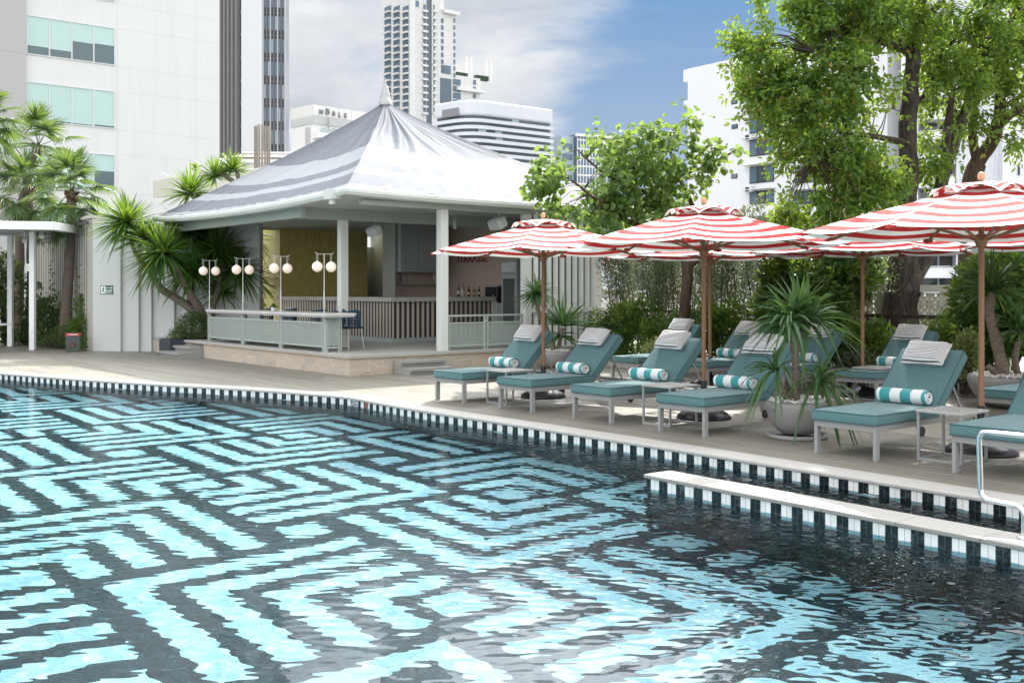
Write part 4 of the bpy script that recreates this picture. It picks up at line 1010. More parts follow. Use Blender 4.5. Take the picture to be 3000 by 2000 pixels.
for a, b, rz, lab in ((1.10, 1.95, 15, 'dark blue woven chair standing clear of the right end of the long counter'), (1.05, 2.5, 0, 'dark blue woven chair behind the counter, first left of the end lamp'),
                      (1.05, 3.35, 5, 'dark blue woven chair behind the counter near the yellow tile lamp'), (1.05, 4.7, -5, 'dark blue woven chair behind the counter left of the tiny potted plant'), (1.05, 5.9, 0, 'dark blue woven chair behind the counter at its far left end')):
    put(CH0, 'chair', W(a, b, PH), PR + rad(rz), lab) if 'put' in globals() else None

# railing right of the post
rl = pthing('metal_railing', 'short sage railing with two punched panels right of the pavilion post', 'railing', 0, 0, PH)
ra0, ra1 = 2.37, 4.33; H_ = 0.70; bb = 0.20
rp_ = [ra0, (ra0 + ra1) / 2, ra1]
for k, a in enumerate(rp_):
    mb = MB()
    for s in (-0.034, 0.034): mb.box(a + s - 0.012, a + s + 0.012, bb - 0.025, bb + 0.025, 0, H_ - 0.0205)
    for z in (0.10, 0.56): mb.box(a - 0.0215, a + 0.0215, bb - 0.015, bb + 0.015, z, z + 0.03)
    mb.build('post', M_SAGE, rl)
MB().box(ra0 - 0.05, ra1 + 0.05, bb - 0.03, bb + 0.03, H_ - 0.02, H_ + 0.015).build('top_rail', M_SAGE, rl)
for k in range(2):
    x0, x1 = rp_[k] + 0.07, rp_[k + 1] - 0.07
    MB().box(x0, x1, bb - 0.0015, bb + 0.0015, 0.1, 0.53).build('punched_panel', M_PUNCH, rl)
    MB().box(x0 - 0.022, x1 + 0.022, bb - 0.015, bb + 0.015, 0.531, 0.56).box(x0 - 0.022, x1 + 0.022, bb - 0.015, bb + 0.015, 0.07, 0.099).box(x0 - 0.022, x0 - 0.001, bb - 0.014, bb + 0.014, 0.1, 0.53).box(x1 + 0.001, x1 + 0.022, bb - 0.014, bb + 0.014, 0.1, 0.53).build('panel_frame', M_SAGE, rl)

# slatted screen at the right end
ss = pthing('slatted_screen', 'tall cream screen of upright slats at the right end of the pavilion', 'screen')
n_ = 11
for k in range(n_):
    a = 4.66 + (6.55 - 4.66) * k / (n_ - 1)
    for z0, z1 in ((0.0, 1.115), (1.235, 3.30)):
        o = MB().frame((0, 0, (z0 + z1) / 2), (1, 0, 0), (0, 1, 0), Z, 0.04, 0.105, z1 - z0).build('slat', M_CREAM, ss, bevel=0.003); o.location = (a, 0.14, 0); o.rotation_euler = (0, 0, rad(38))
MB().box(4.54, 6.66, 0.08, 0.20, 1.118, 1.232).build('mid_rail', M_CREAM, ss); MB().box(4.54, 6.66, 0.06, 0.22, 3.302, 3.36).build('head_rail', M_CREAM, ss)
for k in range(8):
    a = 4.8 + 0.21 * k
    mb = MB()
    for q in range(22): mb.ball((a, 0.30, 1.35 + q * 0.08), 0.016, 6, 4)
M_BEAD = None
MB().box(4.6, 6.7, 0.42, 0.46, 0.0, 3.3).build('gap_shade_panel', plain('painted gap shade', (0.16, 0.16, 0.145), 0.7), ss)  # added dark panel stands for the interior shade seen between the slats
# ---------------------------------------------------------------- vegetation
RS = np.random.RandomState(5)
def unit(v): return v / np.maximum(np.linalg.norm(v, axis=-1, keepdims=True), 1e-9)
def rdir(n, zmin=-1, zmax=1):
    z = RS.uniform(zmin, zmax, n); a = RS.uniform(0, 2 * math.pi, n); r = np.sqrt(np.maximum(0, 1 - z * z))
    return np.stack([r * np.cos(a), r * np.sin(a), z], -1)
def leaves(P, D, L, Wd, fold=0.25, shape=(0.36, 0.42, 0.74, 0.33)):
    """folded leaf blades: base P, direction D, length L, width Wd -> vertices and quads"""
    n = len(P); D = unit(D); up = rdir(n, 0.15, 1.0); S = unit(np.cross(D, up)); N = np.cross(S, D)
    L = np.broadcast_to(np.asarray(L, float), (n,))[:, None]; Wd = np.broadcast_to(np.asarray(Wd, float), (n,))[:, None]
    t1, w1, t2, w2 = shape
    bend = -0.12 * N * L
    V = np.stack([P, P + D * L * t1 + S * Wd * w1 + N * Wd * fold, P + D * L * t2 + S * Wd * w2 + N * Wd * fold * .8 + bend * .5, P + D * L + bend,
                  P + D * L * t2 - S * Wd * w2 + N * Wd * fold * .8 + bend * .5, P + D * L * t1 - S * Wd * w1 + N * Wd * fold], 1)
    I = np.arange(n)[:, None] * 6
    Q = np.concatenate([I + np.array([[0, 3, 2, 1]]), I + np.array([[0, 5, 4, 3]])], 0)
    return V.reshape(-1, 3), Q
def blades(P, D, L, Wd, droop, segs=4, fold=0.18, w0=0.55, stiff=2.0):
    """long strap leaves that arch under their weight"""
    n = len(P); D = unit(D); L = np.broadcast_to(np.asarray(L, float), (n,)); Wd = np.broadcast_to(np.asarray(Wd, float), (n,)); droop = np.broadcast_to(np.asarray(droop, float), (n,))
    S = np.cross(D, np.array([0, 0, 1.0])); S = np.where(np.linalg.norm(S, axis=1, keepdims=True) < 0.1, np.array([1.0, 0, 0]), S); S = unit(S)
    tw = RS.normal(0, 0.35, n)[:, None]; S = unit(S + np.cross(S, D) * tw)
    rows = []
    for k in range(segs + 1):
        t = k / segs
        c = P + D * (L * t)[:, None]; c[:, 2] -= droop * L * t ** stiff
        w = Wd * min(1.0, w0 + 2.2 * t) * (1 - t ** 2.6) * 0.5 + 0.0006
        up = np.cross(S, D)
        rows.append(np.stack([c - S * w[:, None] + up * (w * fold * 2)[:, None], c, c + S * w[:, None] + up * (w * fold * 2)[:, None]], 1))
    V = np.stack(rows, 1)                           # n, segs+1, 3, 3
    I = np.arange(n * (segs + 1) * 3).reshape(n, segs + 1, 3)
    Q = np.stack([I[:, :-1, :-1], I[:, :-1, 1:], I[:, 1:, 1:], I[:, 1:, :-1]], -1).reshape(-1, 4)
    return V.reshape(-1, 3), Q
def join(*parts):
    Vs, Qs, n = [], [], 0
    for V, Q in parts: Vs.append(V); Qs.append(Q + n); n += len(V)
    return np.concatenate(Vs), np.concatenate(Qs)
def m_leaf(name, c0, c1, tcol, trans=0.4, rough=0.4, yellow=None, ypos=0.93):
    t = NT(name); g = t.n('ShaderNodeNewGeometry'); r = g.outputs['Random Per Island']
    c = t.mix(r, c0, c1); tc_ = t.mix(r, [x * .75 for x in tcol], tcol)
    if yellow:
        s = t.math('GREATER_THAN', t.math('FRACT', t.math('MULTIPLY', r, 37.0)), ypos); c = t.mix(s, c, yellow)
    p = t.pbr(c, rough, spec=0.5); tr = t.n('ShaderNodeBsdfTranslucent'); t.l(tc_, tr.inputs[0])
    mx = t.n('ShaderNodeMixShader'); mx.inputs[0].default_value = trans; t.l(p, mx.inputs[1]); t.l(tr.outputs[0], mx.inputs[2]); return t.done(mx.outputs[0])
def m_bark(name, c0, c1, sc_=(8, 8, 1.6), rough=0.9, moss=None):
    t = NT(name); v = t.coord('Object', sc_); n = t.noise(v, 2.2, 8, 0.7); n2 = t.noise(t.coord('Object'), 3.0, 4, 0.6)
    c = t.mix(t.ramp(n, [(0.35, (0, 0, 0)), (0.7, (1, 1, 1))]), c0, c1)
    if moss: c = t.mix(t.math('MULTIPLY', t.ramp(n2, [(0.55, (0, 0, 0)), (0.7, (1, 1, 1))]), 0.6), c, moss)
    return t.done(t.pbr(c, rough, bump=t.bump(n, 0.9, 0.03), spec=0.2))
M_LTREE = m_leaf('tree leaf', (0.045, 0.11, 0.016), (0.085, 0.175, 0.032), (0.38, 0.54, 0.06), 0.46, 0.45, (0.28, 0.14, 0.03), 0.975)
M_LROUND = m_leaf('round leaf', (0.06, 0.125, 0.03), (0.10, 0.185, 0.05), (0.34, 0.48, 0.09), 0.43, 0.5)
M_LSHRUB = m_leaf('glossy shrub leaf', (0.03, 0.085, 0.018), (0.07, 0.155, 0.03), (0.34, 0.48, 0.06), 0.38, 0.35)
M_LOLIVE = m_leaf('small grey green leaf', (0.07, 0.095, 0.058), (0.15, 0.18, 0.12), (0.28, 0.34, 0.14), 0.35, 0.4)
M_LDARK = m_leaf('dark hedge leaf', (0.03, 0.07, 0.022), (0.07, 0.135, 0.04), (0.24, 0.36, 0.06), 0.34, 0.35)
M_LLIME = m_leaf('pale variegated leaf', (0.11, 0.17, 0.045), (0.30, 0.34, 0.14), (0.34, 0.4, 0.1), 0.35, 0.45)
M_LPALM = m_leaf('fan palm leaf', (0.042, 0.09, 0.042), (0.095, 0.155, 0.072), (0.24, 0.36, 0.055), 0.34, 0.42, (0.30, 0.27, 0.06), 0.95)
M_LYUC = m_leaf('stiff strap leaf', (0.02, 0.075, 0.018), (0.055, 0.14, 0.032), (0.32, 0.48, 0.04), 0.34, 0.4, (0.20, 0.20, 0.03), 0.95)
M_LDRAC = m_leaf('arching strap leaf', (0.032, 0.09, 0.032), (0.075, 0.16, 0.06), (0.22, 0.38, 0.08), 0.30, 0.5)
M_BARKD = m_bark('dark bark', (0.022, 0.018, 0.015), (0.10, 0.082, 0.065), moss=(0.16, 0.155, 0.14)); M_BARKM = m_bark('brown bark', (0.045, 0.03, 0.022), (0.13, 0.092, 0.065))
M_BARKP = m_bark('palm bark', (0.10, 0.078, 0.06), (0.22, 0.185, 0.15), (3, 3, 26)); M_BARKG = m_bark('grey ringed bark', (0.14, 0.11, 0.085), (0.28, 0.235, 0.19), (4, 4, 20))
M_TWIG = m_bark('twig bark', (0.035, 0.026, 0.02), (0.09, 0.07, 0.05)); M_FIBRE = m_bark('dry palm fibre', (0.06, 0.03, 0.016), (0.2, 0.115, 0.06), (14, 14, 5))
M_SOIL = plain('dark soil', (0.045, 0.035, 0.028), 0.95, var=0.3, scale=12, bump=0.8, bscale=60)
M_PEBBLE = plain('white pebbles', (0.62, 0.60, 0.56), 0.7, var=0.2, scale=40)
M_BOWL = plain('grey cast bowl', (0.27, 0.265, 0.255), 0.6, var=0.12, scale=4, bump=0.2, bscale=90)

def catmull(P, r, n=6):
    out, ro = [], []
    for i in range(len(P) - 1):
        p0, p1, p2, p3 = P[max(i - 1, 0)], P[i], P[i + 1], P[min(i + 2, len(P) - 1)]
        for k in range(n):
            s = k / n
            out.append(0.5 * ((2 * p1) + (p2 - p0) * s + (2 * p0 - 5 * p1 + 4 * p2 - p3) * s * s + (3 * p1 - p0 - 3 * p2 + p3) * s ** 3)); ro.append(r[i] + (r[i + 1] - r[i]) * s)
    out.append(P[-1]); ro.append(r[-1]); return out, ro
def limb(mb, P, r, n=10, wob=0.04):
    pts, rr = catmull([Vector(p) for p in P], r)
    sd_ = random.random() * 99
    pts = [p + Vector((mnoise.noise(p * 2 + Vector((sd_, 0, 0))), mnoise.noise(p * 2 + Vector((0, sd_, 0))), 0)) * wob for p in pts]
    rr = [q * (1 + 0.13 * mnoise.noise(p * 5)) for p, q in zip(pts, rr)]
    mb.tube(pts, rr, n); return pts
def blob_points(bl, n):
    """points spread through a blob, denser toward its skin"""
    c, rx, ry, rz = bl; d = rdir(n); q = RS.uniform(0.15, 1, n) ** 0.42
    return np.array(c) + d * q[:, None] * np.array([rx, ry, rz])
def tree(name, label, cat, base, limbs, blobs, leaf, lm, bark, per=40, csize=0.34, twig_r=0.008, group=None, droop=0.35, wob=0.05, sides=12, airy=0.02, lshape=(0.36, 0.42, 0.74, 0.33)):
    r = thing(name, label, cat, base, 0, group); b = Vector(base)
    mb = MB(); sk = []
    for P, rad_ in limbs:
        sk += limb(mb, [Vector(p) - b for p in P], rad_, sides, wob)
    SK = np.array([tuple(p) for p in sk])
    LP, LD = [], []
    for bl, ncl in blobs:
        C = blob_points((np.array(bl[0]) - np.array(b), *bl[1:]), int(ncl * 1.25))
        C = np.array([c for c in C if mnoise.noise(Vector((c + np.array(b)) * 1.15)) > airy - 0.25 * RS.rand()] or [C[0]])
        far_ = RS.rand(len(C)) < 0.08; C0 = np.array(bl[0]) - np.array(b); C[far_] = C0 + (C[far_] - C0) * RS.uniform(1.1, 1.4, far_.sum())[:, None]
        for c in C:
            i = np.argmin(((SK - c) ** 2).sum(1) + 1.2 * np.maximum(0, SK[:, 2] - c[2]) ** 2); s = SK[i]; v = c - s; L_ = np.linalg.norm(v)
            if L_ > 0.12 and L_ < 2.6:
                m1 = s + v * 0.45 + np.array([0, 0, 0.12 * L_]) + RS.normal(0, 0.05 * L_, 3)
                mb.tube([s, (s + m1) / 2 + RS.normal(0, .02 * L_, 3), m1, (m1 + c) / 2 + RS.normal(0, .03 * L_, 3), c], [twig_r * (1 + 0.9 * L_), twig_r * (0.9 + .5 * L_), twig_r * .9, twig_r * .7, twig_r * 0.4], 5, cap=False)
            for _s in range(3):
                k = max(4, int(per / 3 * RS.uniform(0.6, 1.4))); ax_ = unit((unit(v[None] + 1e-6)[0] * 0.55 + rdir(1)[0] * 0.95 + np.array([0, 0, -0.15]))[None])[0]
                tt_ = RS.uniform(-0.15, 1, k) * csize * RS.uniform(1.0, 1.7); side = rdir(k); side -= (side @ ax_)[:, None] * ax_; side = unit(side)
                p = c + ax_ * tt_[:, None] + side * (RS.uniform(0.01, 0.07, k))[:, None] + np.array([0, 0, -0.25]) * ((tt_ / csize) ** 2 * 0.12)[:, None]; LP.append(p)
                dd = side * 0.9 + ax_ * 0.55 + rdir(k) * 0.25; dd[:, 2] -= droop; LD.append(dd)
    LP = np.concatenate(LP); LD = np.concatenate(LD)
    mb.build('trunk', bark, r)
    n = len(LP); s = RS.uniform(0.65, 1.2, n)
    V, Q = leaves(LP, LD, leaf[0] * s, leaf[1] * s, shape=lshape)
    npmesh('crown', V, Q, lm, r, True)
    return r
def pb(px, py, d, rx, ry, rd): return ((tuple(dp(px, py, d))), rx * d / F, rd, ry * d / F)

# the big tree at the right, its thick trunk behind the loungers
D1 = 19.0
def q(px, py, dd=0.0): return dp(px, py, D1 + dd)
tb_ = Vector(((2628 - CX) / F * D1, D1, 0.0))
limbs1 = [
    ([tb_ - Z * 0.1, q(2632, 1000), q(2640, 900), q(2652, 800), q(2660, 740)], [0.44, 0.37, 0.335, 0.33, 0.30]),
    ([q(2660, 800), q(2648, 700), q(2655, 600), q(2660, 420), q(2668, 260), q(2680, 110), q(2700, -60), q(2720, -220)], [0.30, 0.24, 0.19, 0.16, 0.145, 0.12, 0.09, 0.05]),
    ([q(2665, 800), q(2705, 740, -0.1), q(2735, 640, 0.2), q(2758, 540, 0.5), q(2785, 450, 0.6), q(2818, 350, 0.7), q(2860, 240, 0.8), q(2880, 90, 0.9), q(2900, -80, 0.7)], [0.26, 0.21, 0.15, 0.125, 0.11, 0.085, 0.06, 0.045, 0.03]),
    ([q(2764, 520, 0.5), q(2770, 440, 0.4), q(2775, 370, 0.3), q(2790, 270, 0.1)], [0.09, 0.08, 0.07, 0.04]),
    ([q(2702, 740), q(2740, 722, -0.4), q(2768, 715, -0.6), q(2776, 716, -0.65)], [0.13, 0.07, 0.045, 0.03]),
    ([q(2668, 150), q(2620, 135, -0.3), q(2560, 115, -0.6), q(2500, 100, -0.9), q(2440, 115, -1.2), q(2380, 150, -1.4)], [0.10, 0.07, 0.06, 0.05, 0.04, 0.02]),
    ([q(2480, 105, -0.9), q(2420, 180, -1.1), q(2370, 240, -1.3), q(2330, 330, -1.2)], [0.045, 0.04, 0.03, 0.015]),
    ([q(2660, 420), q(2560, 400, -0.5), q(2480, 395, -0.9), q(2420, 430, -1.2), q(2380, 470, -1.4)], [0.07, 0.05, 0.045, 0.035, 0.02]),
    ([q(2690, 60), q(2740, 20, 0.3), q(2800, -60, 0.5)], [0.08, 0.06, 0.03]),
    ([q(2660, 330), q(2720, 260, 0.3), q(2760, 150, 0.4)], [0.05, 0.04, 0.02]),
    ([q(2690, 40), q(2600, -40, -0.6), q(2480, -80, -1.4), q(2380, -60, -2.0)], [0.08, 0.06, 0.04, 0.02]),
]
bl1 = [(pb(2330, 110, 18.0, 150, 90, 0.9), 58), (pb(2225, 185, 17.8, 95, 80, 0.6), 26), (pb(2470, 45, 18.2, 170, 80, 1.0), 56), (pb(2420, 215, 17.9, 150, 85, 0.9), 46),
       (pb(2290, 300, 17.8, 110, 75, 0.6), 24), (pb(2420, 330, 17.9, 110, 70, 0.8), 24), (pb(2440, 440, 17.9, 110, 70, 0.8), 28), (pb(2500, 500, 18.0, 110, 80, 0.9), 34),
       (pb(2350, 430, 17.7, 80, 55, 0.5), 13), (pb(2470, 590, 18.0, 120, 55, 0.8), 32), (pb(2360, 600, 17.8, 80, 45, 0.6), 15), (pb(2600, 560, 18.6, 70, 60, 0.6), 16), (pb(2570, 330, 18.6, 70, 90, 0.7), 16),
       (pb(2600, 60, 18.8, 110, 90, 1.0), 36), (pb(2730, 110, 19.3, 110, 100, 1.0), 40), (pb(2790, 250, 19.4, 90, 80, 0.9), 34), (pb(2750, 360, 19.2, 75, 60, 0.7), 22), (pb(2840, 330, 19.8, 70, 60, 0.6), 18), (pb(2720, 480, 19.3, 50, 40, 0.5), 9),
       (pb(2860, 130, 19.6, 110, 100, 1.0), 36), (pb(2960, 40, 19.2, 130, 100, 1.1), 36), (pb(2400, -110, 17.6, 260, 130, 1.6), 60), (pb(2700, -150, 18.6, 260, 150, 2.0), 80), (pb(2980, -140, 18.8, 200, 140, 1.8), 56), (pb(2180, -440, 19.2, 170, 110, 1.3), 44), (pb(2420, -400, 19.3, 200, 130, 1.6), 60), (pb(2350, -250, 18.4, 160, 90, 1.2), 30)]
tree('shade_tree', 'big leafy tree with a thick dark trunk behind the rear loungers', 'tree', tb_, limbs1, bl1, (0.118, 0.066), M_LTREE, M_BARKD, per=52, csize=0.32, sides=16)
# second big tree further right
D2 = 20.6
def q(px, py, dd=0.0): return dp(px, py, D2 + dd)
t2 = Vector(((2846 - CX) / F * D2, D2, -0.05))
limbs2 = [([t2, q(2840, 820), q(2836, 650), q(2848, 530), q(2862, 480)], [0.24, 0.22, 0.2, 0.19, 0.17]),
          ([q(2862, 480), q(2852, 420), q(2853, 330), q(2850, 240)], [0.10, 0.085, 0.075, 0.06]),
          ([q(2862, 480), q(2905, 420), q(2918, 370), q(2930, 290), q(2942, 200), q(2960, 60)], [0.15, 0.13, 0.12, 0.10, 0.08, 0.05]),
          ([q(2915, 390), q(2960, 340, -0.2), q(3040, 290, -0.4), q(3160, 220, -0.6)], [0.09, 0.075, 0.06, 0.03]),
          ([q(2925, 320), q(2975, 290, 0.2), q(3060, 230, 0.3)], [0.06, 0.05, 0.03])]
bl2 = [(pb(2930, 190, 20.4, 90, 90, 0.9), 34), (pb(2980, 300, 20.2, 60, 60, 0.7), 16), (pb(3000, 420, 19.9, 45, 80, 0.5), 12), (pb(2860, 210, 20.8, 70, 60, 0.7), 20), (pb(3100, 150, 20.4, 150, 160, 1.3), 60), (pb(3120, 330, 20.2, 120, 110, 1.0), 36), (pb(3200, -60, 20.4, 240, 180, 2.0), 70)]
tree('shade_tree', 'leafy tree with a forked slim trunk at the right, partly outside the picture', 'tree', t2, limbs2, bl2, (0.12, 0.07), M_LTREE, M_BARKM, per=44, csize=0.36)
# round leaved tree between the pavilion and the umbrellas
D3 = 20.4
def q(px, py, dd=0.0): return dp(px, py, D3 + dd)
t3 = Vector(((2008 - CX) / F * D3, D3, -0.02))
limbs3 = [([t3, q(2003, 960), q(2010, 880), q(2018, 800), q(2012, 760)], [0.13, 0.115, 0.11, 0.115, 0.10]),
          ([q(2014, 780), q(1990, 730), q(1930, 690), q(1870, 640), q(1862, 560), q(1852, 490), q(1800, 430)], [0.085, 0.07, 0.06, 0.05, 0.045, 0.04, 0.02]),
          ([q(2016, 780), q(2050, 735), q(2060, 660), q(2020, 580), q(1980, 500), q(1960, 400)], [0.085, 0.07, 0.055, 0.045, 0.035, 0.02]),
          ([q(1930, 690), q(1830, 640, -0.3), q(1740, 580, -0.5), q(1660, 520, -0.6)], [0.05, 0.045, 0.03, 0.015]),
          ([q(1980, 520), q(2060, 490, -0.2), q(2140, 450, -0.3), q(2170, 440, -0.3)], [0.03, 0.025, 0.018, 0.01]),
          ([q(1860, 560), q(1760, 500, -.3), q(1690, 440, -.4)], [0.03, 0.022, 0.012])]
bl3 = [(pb(1690, 440, 19.8, 75, 50, 0.6), 20), (pb(1790, 420, 20.2, 90, 55, 0.8), 28), (pb(1900, 410, 20.4, 90, 50, 0.8), 28), (pb(1990, 400, 20.3, 85, 50, 0.7), 24), (pb(1660, 520, 19.7, 85, 55, 0.5), 20), (pb(1770, 530, 20.0, 110, 70, 0.8), 38), (pb(1900, 520, 20.3, 110, 75, 0.9), 40),
       (pb(2010, 510, 20.2, 90, 60, 0.7), 26), (pb(2080, 450, 20.0, 50, 22, 0.4), 9), (pb(2140, 442, 20.0, 40, 15, 0.3), 6), (pb(1760, 610, 20.0, 90, 40, 0.6), 24), (pb(1880, 620, 20.3, 120, 50, 0.8), 36), (pb(2010, 600, 20.2, 90, 45, 0.7), 22), (pb(2100, 640, 20.0, 60, 28, 0.5), 9), (pb(1600, 540, 19.5, 50, 35, 0.4), 8), (pb(1640, 600, 19.8, 60, 30, 0.5), 9)]
tree('round_leaf_tree', 'round leaved tree rising behind the first umbrella and beside the pavilion roof', 'tree', t3, limbs3, bl3, (0.125, 0.115), M_LROUND, M_BARKM, per=20, csize=0.30, airy=0.10, lshape=(0.22, 0.46, 0.72, 0.44))

# ---- shrubs
def shrub(name, label, cat, base, blobs, leaf, lm, n, stems=6, stem_r=0.008, group=None, flat=1.0, tight=0.35):
    r = thing(name, label, cat, base, 0, group); b = np.array(base); LP, LD = [], []
    mb = MB()
    for c, rx, ry, rz in blobs:
        c = np.array(c) - b; vol = rx * rz
        ncl = max(3, int(n * vol * 2.2)); d = rdir(ncl); qq = RS.uniform(0.1, 1, ncl) ** tight; C = c + d * qq[:, None] * np.array([rx, ry, rz])
        for p in C:
            k = int(RS.uniform(10, 22)); e = rdir(k); LP.append(p + e * RS.uniform(0.02, 0.13, k)[:, None]); dd = e + unit((p - c)[None] + 1e-6) * 0.6 + np.array([0, 0, 0.25]); LD.append(dd)
    LP = np.concatenate(LP); LD = np.concatenate(LD); keep = LP[:, 2] > 0.01; LP = LP[keep]; LD = LD[keep]
    for k in range(stems):
        c, rx, ry, rz = blobs[k % len(blobs)]; c = np.array(c) - b
        e = c + rdir(1)[0] * np.array([rx, ry, rz]) * 0.7; s = np.array([e[0] * 0.5 + RS.normal(0, 0.08), e[1] * 0.5 + RS.normal(0, 0.08), 0])
        mb.tube([s, s * 0.6 + e * 0.4 + RS.normal(0, 0.03, 3), e], [stem_r * 1.6, stem_r * 1.1, stem_r * 0.5], 5)
    if stems: mb.build('stems', M_TWIG, r)
    s = RS.uniform(0.65, 1.25, len(LP)); V, Q = leaves(LP, LD, leaf[0] * s, leaf[1] * s); npmesh('foliage', V, Q, lm, r, True); return r
def stemplant(label, base, h, nst, spread, leaf, lm, group, lean=0.16, bare=0.35, perm=150, name='thin_stemmed_shrub'):
    """many thin upright stems, leafy in their upper part"""
    r = thing(name, label, 'shrub', base, 0, group); mb = MB(); LP, LD = [], []
    for k in range(nst):
        a = RS.uniform(0, 6.28); s0 = np.array([math.cos(a), math.sin(a) * 0.5, 0]) * RS.uniform(0, spread * 0.5); hh = h * RS.uniform(0.72, 1.06); tip = s0 + np.array([RS.normal(0, lean * h * 0.5), RS.normal(0, lean * h * 0.35), hh]); tip[:2] += s0[:2] * 0.8
        m1 = s0 * 0.6 + tip * 0.4 + RS.normal(0, 0.03, 3); P = [s0, m1, s0 * 0.25 + tip * 0.75 + RS.normal(0, 0.03, 3), tip]
        pts, rr = catmull([Vector(p) for p in P], [0.011, 0.009, 0.006, 0.003], 4); mb.tube(pts, rr, 5)
        pa = np.array([tuple(p) for p in pts]); m = int(perm * hh * RS.uniform(0.7, 1.2) / 2.0); f = RS.uniform(bare, 1, m) ** 0.8 * (len(pa) - 1.001); i = f.astype(int); c = pa[i] + (pa[i + 1] - pa[i]) * (f - i)[:, None]
        d = rdir(m, -0.4, 0.9); w_ = 0.05 + 0.17 * np.sin(np.clip(f / (len(pa) - 1), 0, 1) * math.pi * 0.9); LP.append(c + d * (w_ * RS.uniform(0.1, 1, m))[:, None]); LD.append(d + np.array([0, 0, 0.4]))
    mb.build('stems', M_TWIG, r); LP = np.concatenate(LP); LD = np.concatenate(LD); s = RS.uniform(0.7, 1.25, len(LP)); V, Q = leaves(LP, LD, leaf[0] * s, leaf[1] * s); npmesh('foliage', V, Q, lm, r, True); return r
# hedge line behind the loungers
K0 = at(1650, 1064); 
def K(s, o=0.0): return Vector((K0.x - B.x * s + A.x * o, K0.y - B.y * s + A.y * o, 0.0))
kb = thing('planter_kerb', 'low grey concrete kerb along the hedge behind the rear loungers', 'kerb')
mb = MB()
for k in range(9): mb.frame(K(0.5 + 1.5 * k + 0.75 - 0.0, 0.1) + Z * 0.085, B, A, Z, 1.494, 0.15, 0.17)
mb.build('kerb_stone', M_CONC, kb, bevel=0.006)
sheet('planting_bed', [tuple(K(0.2, 0.18))[:2], tuple(K(15, 0.18))[:2], tuple(K(15, 2.6))[:2], tuple(K(0.2, 2.6))[:2]], 0.06, M_SOIL)
gH = 'thin stemmed shrubs of the see-through hedge'
side_words = ['at the left end of the see-through hedge by the slatted screen', 'second from the slatted screen in the see-through hedge', 'behind the gap between the first two umbrella poles', 'left of the round leaved trunk', 'right behind the round leaved trunk', 'just right of the round leaved trunk', 'right of the middle umbrella pole', 'above the rear loungers by the spiky bowl plant', 'at the right end of the see-through hedge']
for k in range(9):
    stemplant('thin stemmed grey shrub ' + side_words[k], K(0.75 + 0.72 * k, 1.1 + 0.25 * (k % 2)), 3.0 + 0.25 * RS.uniform(-1, 1), 15, 0.9, (0.066, 0.028), M_LOLIVE, gH, bare=0.30, perm=250)
gS = 'low dark shrubs along the kerb'
low_words = ['under the slatted screen', 'right of the grey pot by the screen', 'behind the second front lounger', 'behind the gap beside the furthest rear lounger', 'behind the furthest rear lounger', 'behind the middle umbrella pole', 'left of the spiky bowl plant', 'behind the spiky bowl plant', 'left of the fourth umbrella pole']
for k in range(9):
    p = K(0.9 + 0.78 * k, 0.62); hh = 1.0 + 0.16 * math.sin(k * 2.1)
    shrub('low_shrub', 'low dark leafy shrub ' + low_words[k], 'shrub', p, [((p.x, p.y, hh * 0.5), 0.50, 0.40, hh * 0.58), ((p.x + 0.15, p.y - 0.1, hh * 0.9), 0.36, 0.3, hh * 0.4), ((p.x - 0.25, p.y + 0.1, hh * 0.8), 0.3, 0.3, hh * 0.4)], (0.075, 0.04), M_LSHRUB if k % 3 else M_LDARK, 230, 8, group=gS)
fnc = thing('hedge_fence', 'dark slim fence with a top rail hidden in the see-through hedge', 'fence')
mb = MB().bar(K(0.3, 1.75) + Z * 1.14, K(8.2, 1.75) + Z * 1.14, 0.05, 0.07); mb.build('top_rail', M_TWIG, fnc)
for k in range(6): MB().bar(K(0.4 + 1.5 * k, 1.75), K(0.4 + 1.5 * k, 1.75) + Z * 1.10, 0.05).build('fence_post', M_TWIG, fnc)
# big leaved bushes left and right of the thick trunk
def bush(px, py, d, rx, ry, rd, label, leaf, lm, n, name='leafy_bush', extra=()):
    c = dp(px, py, d); base = Vector((c.x, c.y, 0.05)); bl = [(tuple(c), rx * d / F, rd, ry * d / F)] + [((tuple(dp(a, b, d + e))), f * d / F, g, h * d / F) for a, b, e, f, g, h in extra]
    return shrub(name, label, 'bush', base, bl, leaf, lm, n, 16, 0.011, 'leafy bushes round the terrace')
bush(2390, 830, 18.6, 150, 105, 0.6, 'tall bright bush between the fourth umbrella pole and the see-through hedge', (0.11, 0.06), M_LSHRUB, 190, extra=((2500, 790, 0, 80, 0.5, 90), (2320, 920, 0, 110, 0.5, 110), (2400, 950, -0.2, 85, 0.5, 110), (2290, 800, 0, 60, 0.4, 70)))
bush(2600, 780, 20.1, 36, 60, 0.3, 'narrow dark bush climbing beside the thick trunk', (0.09, 0.05), M_LDARK, 120)
bush(2740, 1000, 17.6, 80, 55, 0.5, 'bushy shrub right of the thick trunk below the breeze block wall', (0.06, 0.034), M_LSHRUB, 260, extra=((2700, 1010, 0, 70, 0.4, 60), (2780, 1010, 0, 70, 0.4, 60), (2770, 945, 0, 36, 0.3, 36)))
bush(2920, 830, 16.2, 80, 110, 0.6, 'large glossy leaved bush behind the biggest umbrella pole', (0.15, 0.075), M_LSHRUB, 130, extra=((2990, 780, 0.1, 90, 0.5, 100), (3060, 900, 0, 110, 0.6, 140), (2860, 880, 0.2, 60, 0.4, 100), (2960, 970, 0, 90, 0.4, 90), (2880, 1000, 0.2, 60, 0.4, 70)))
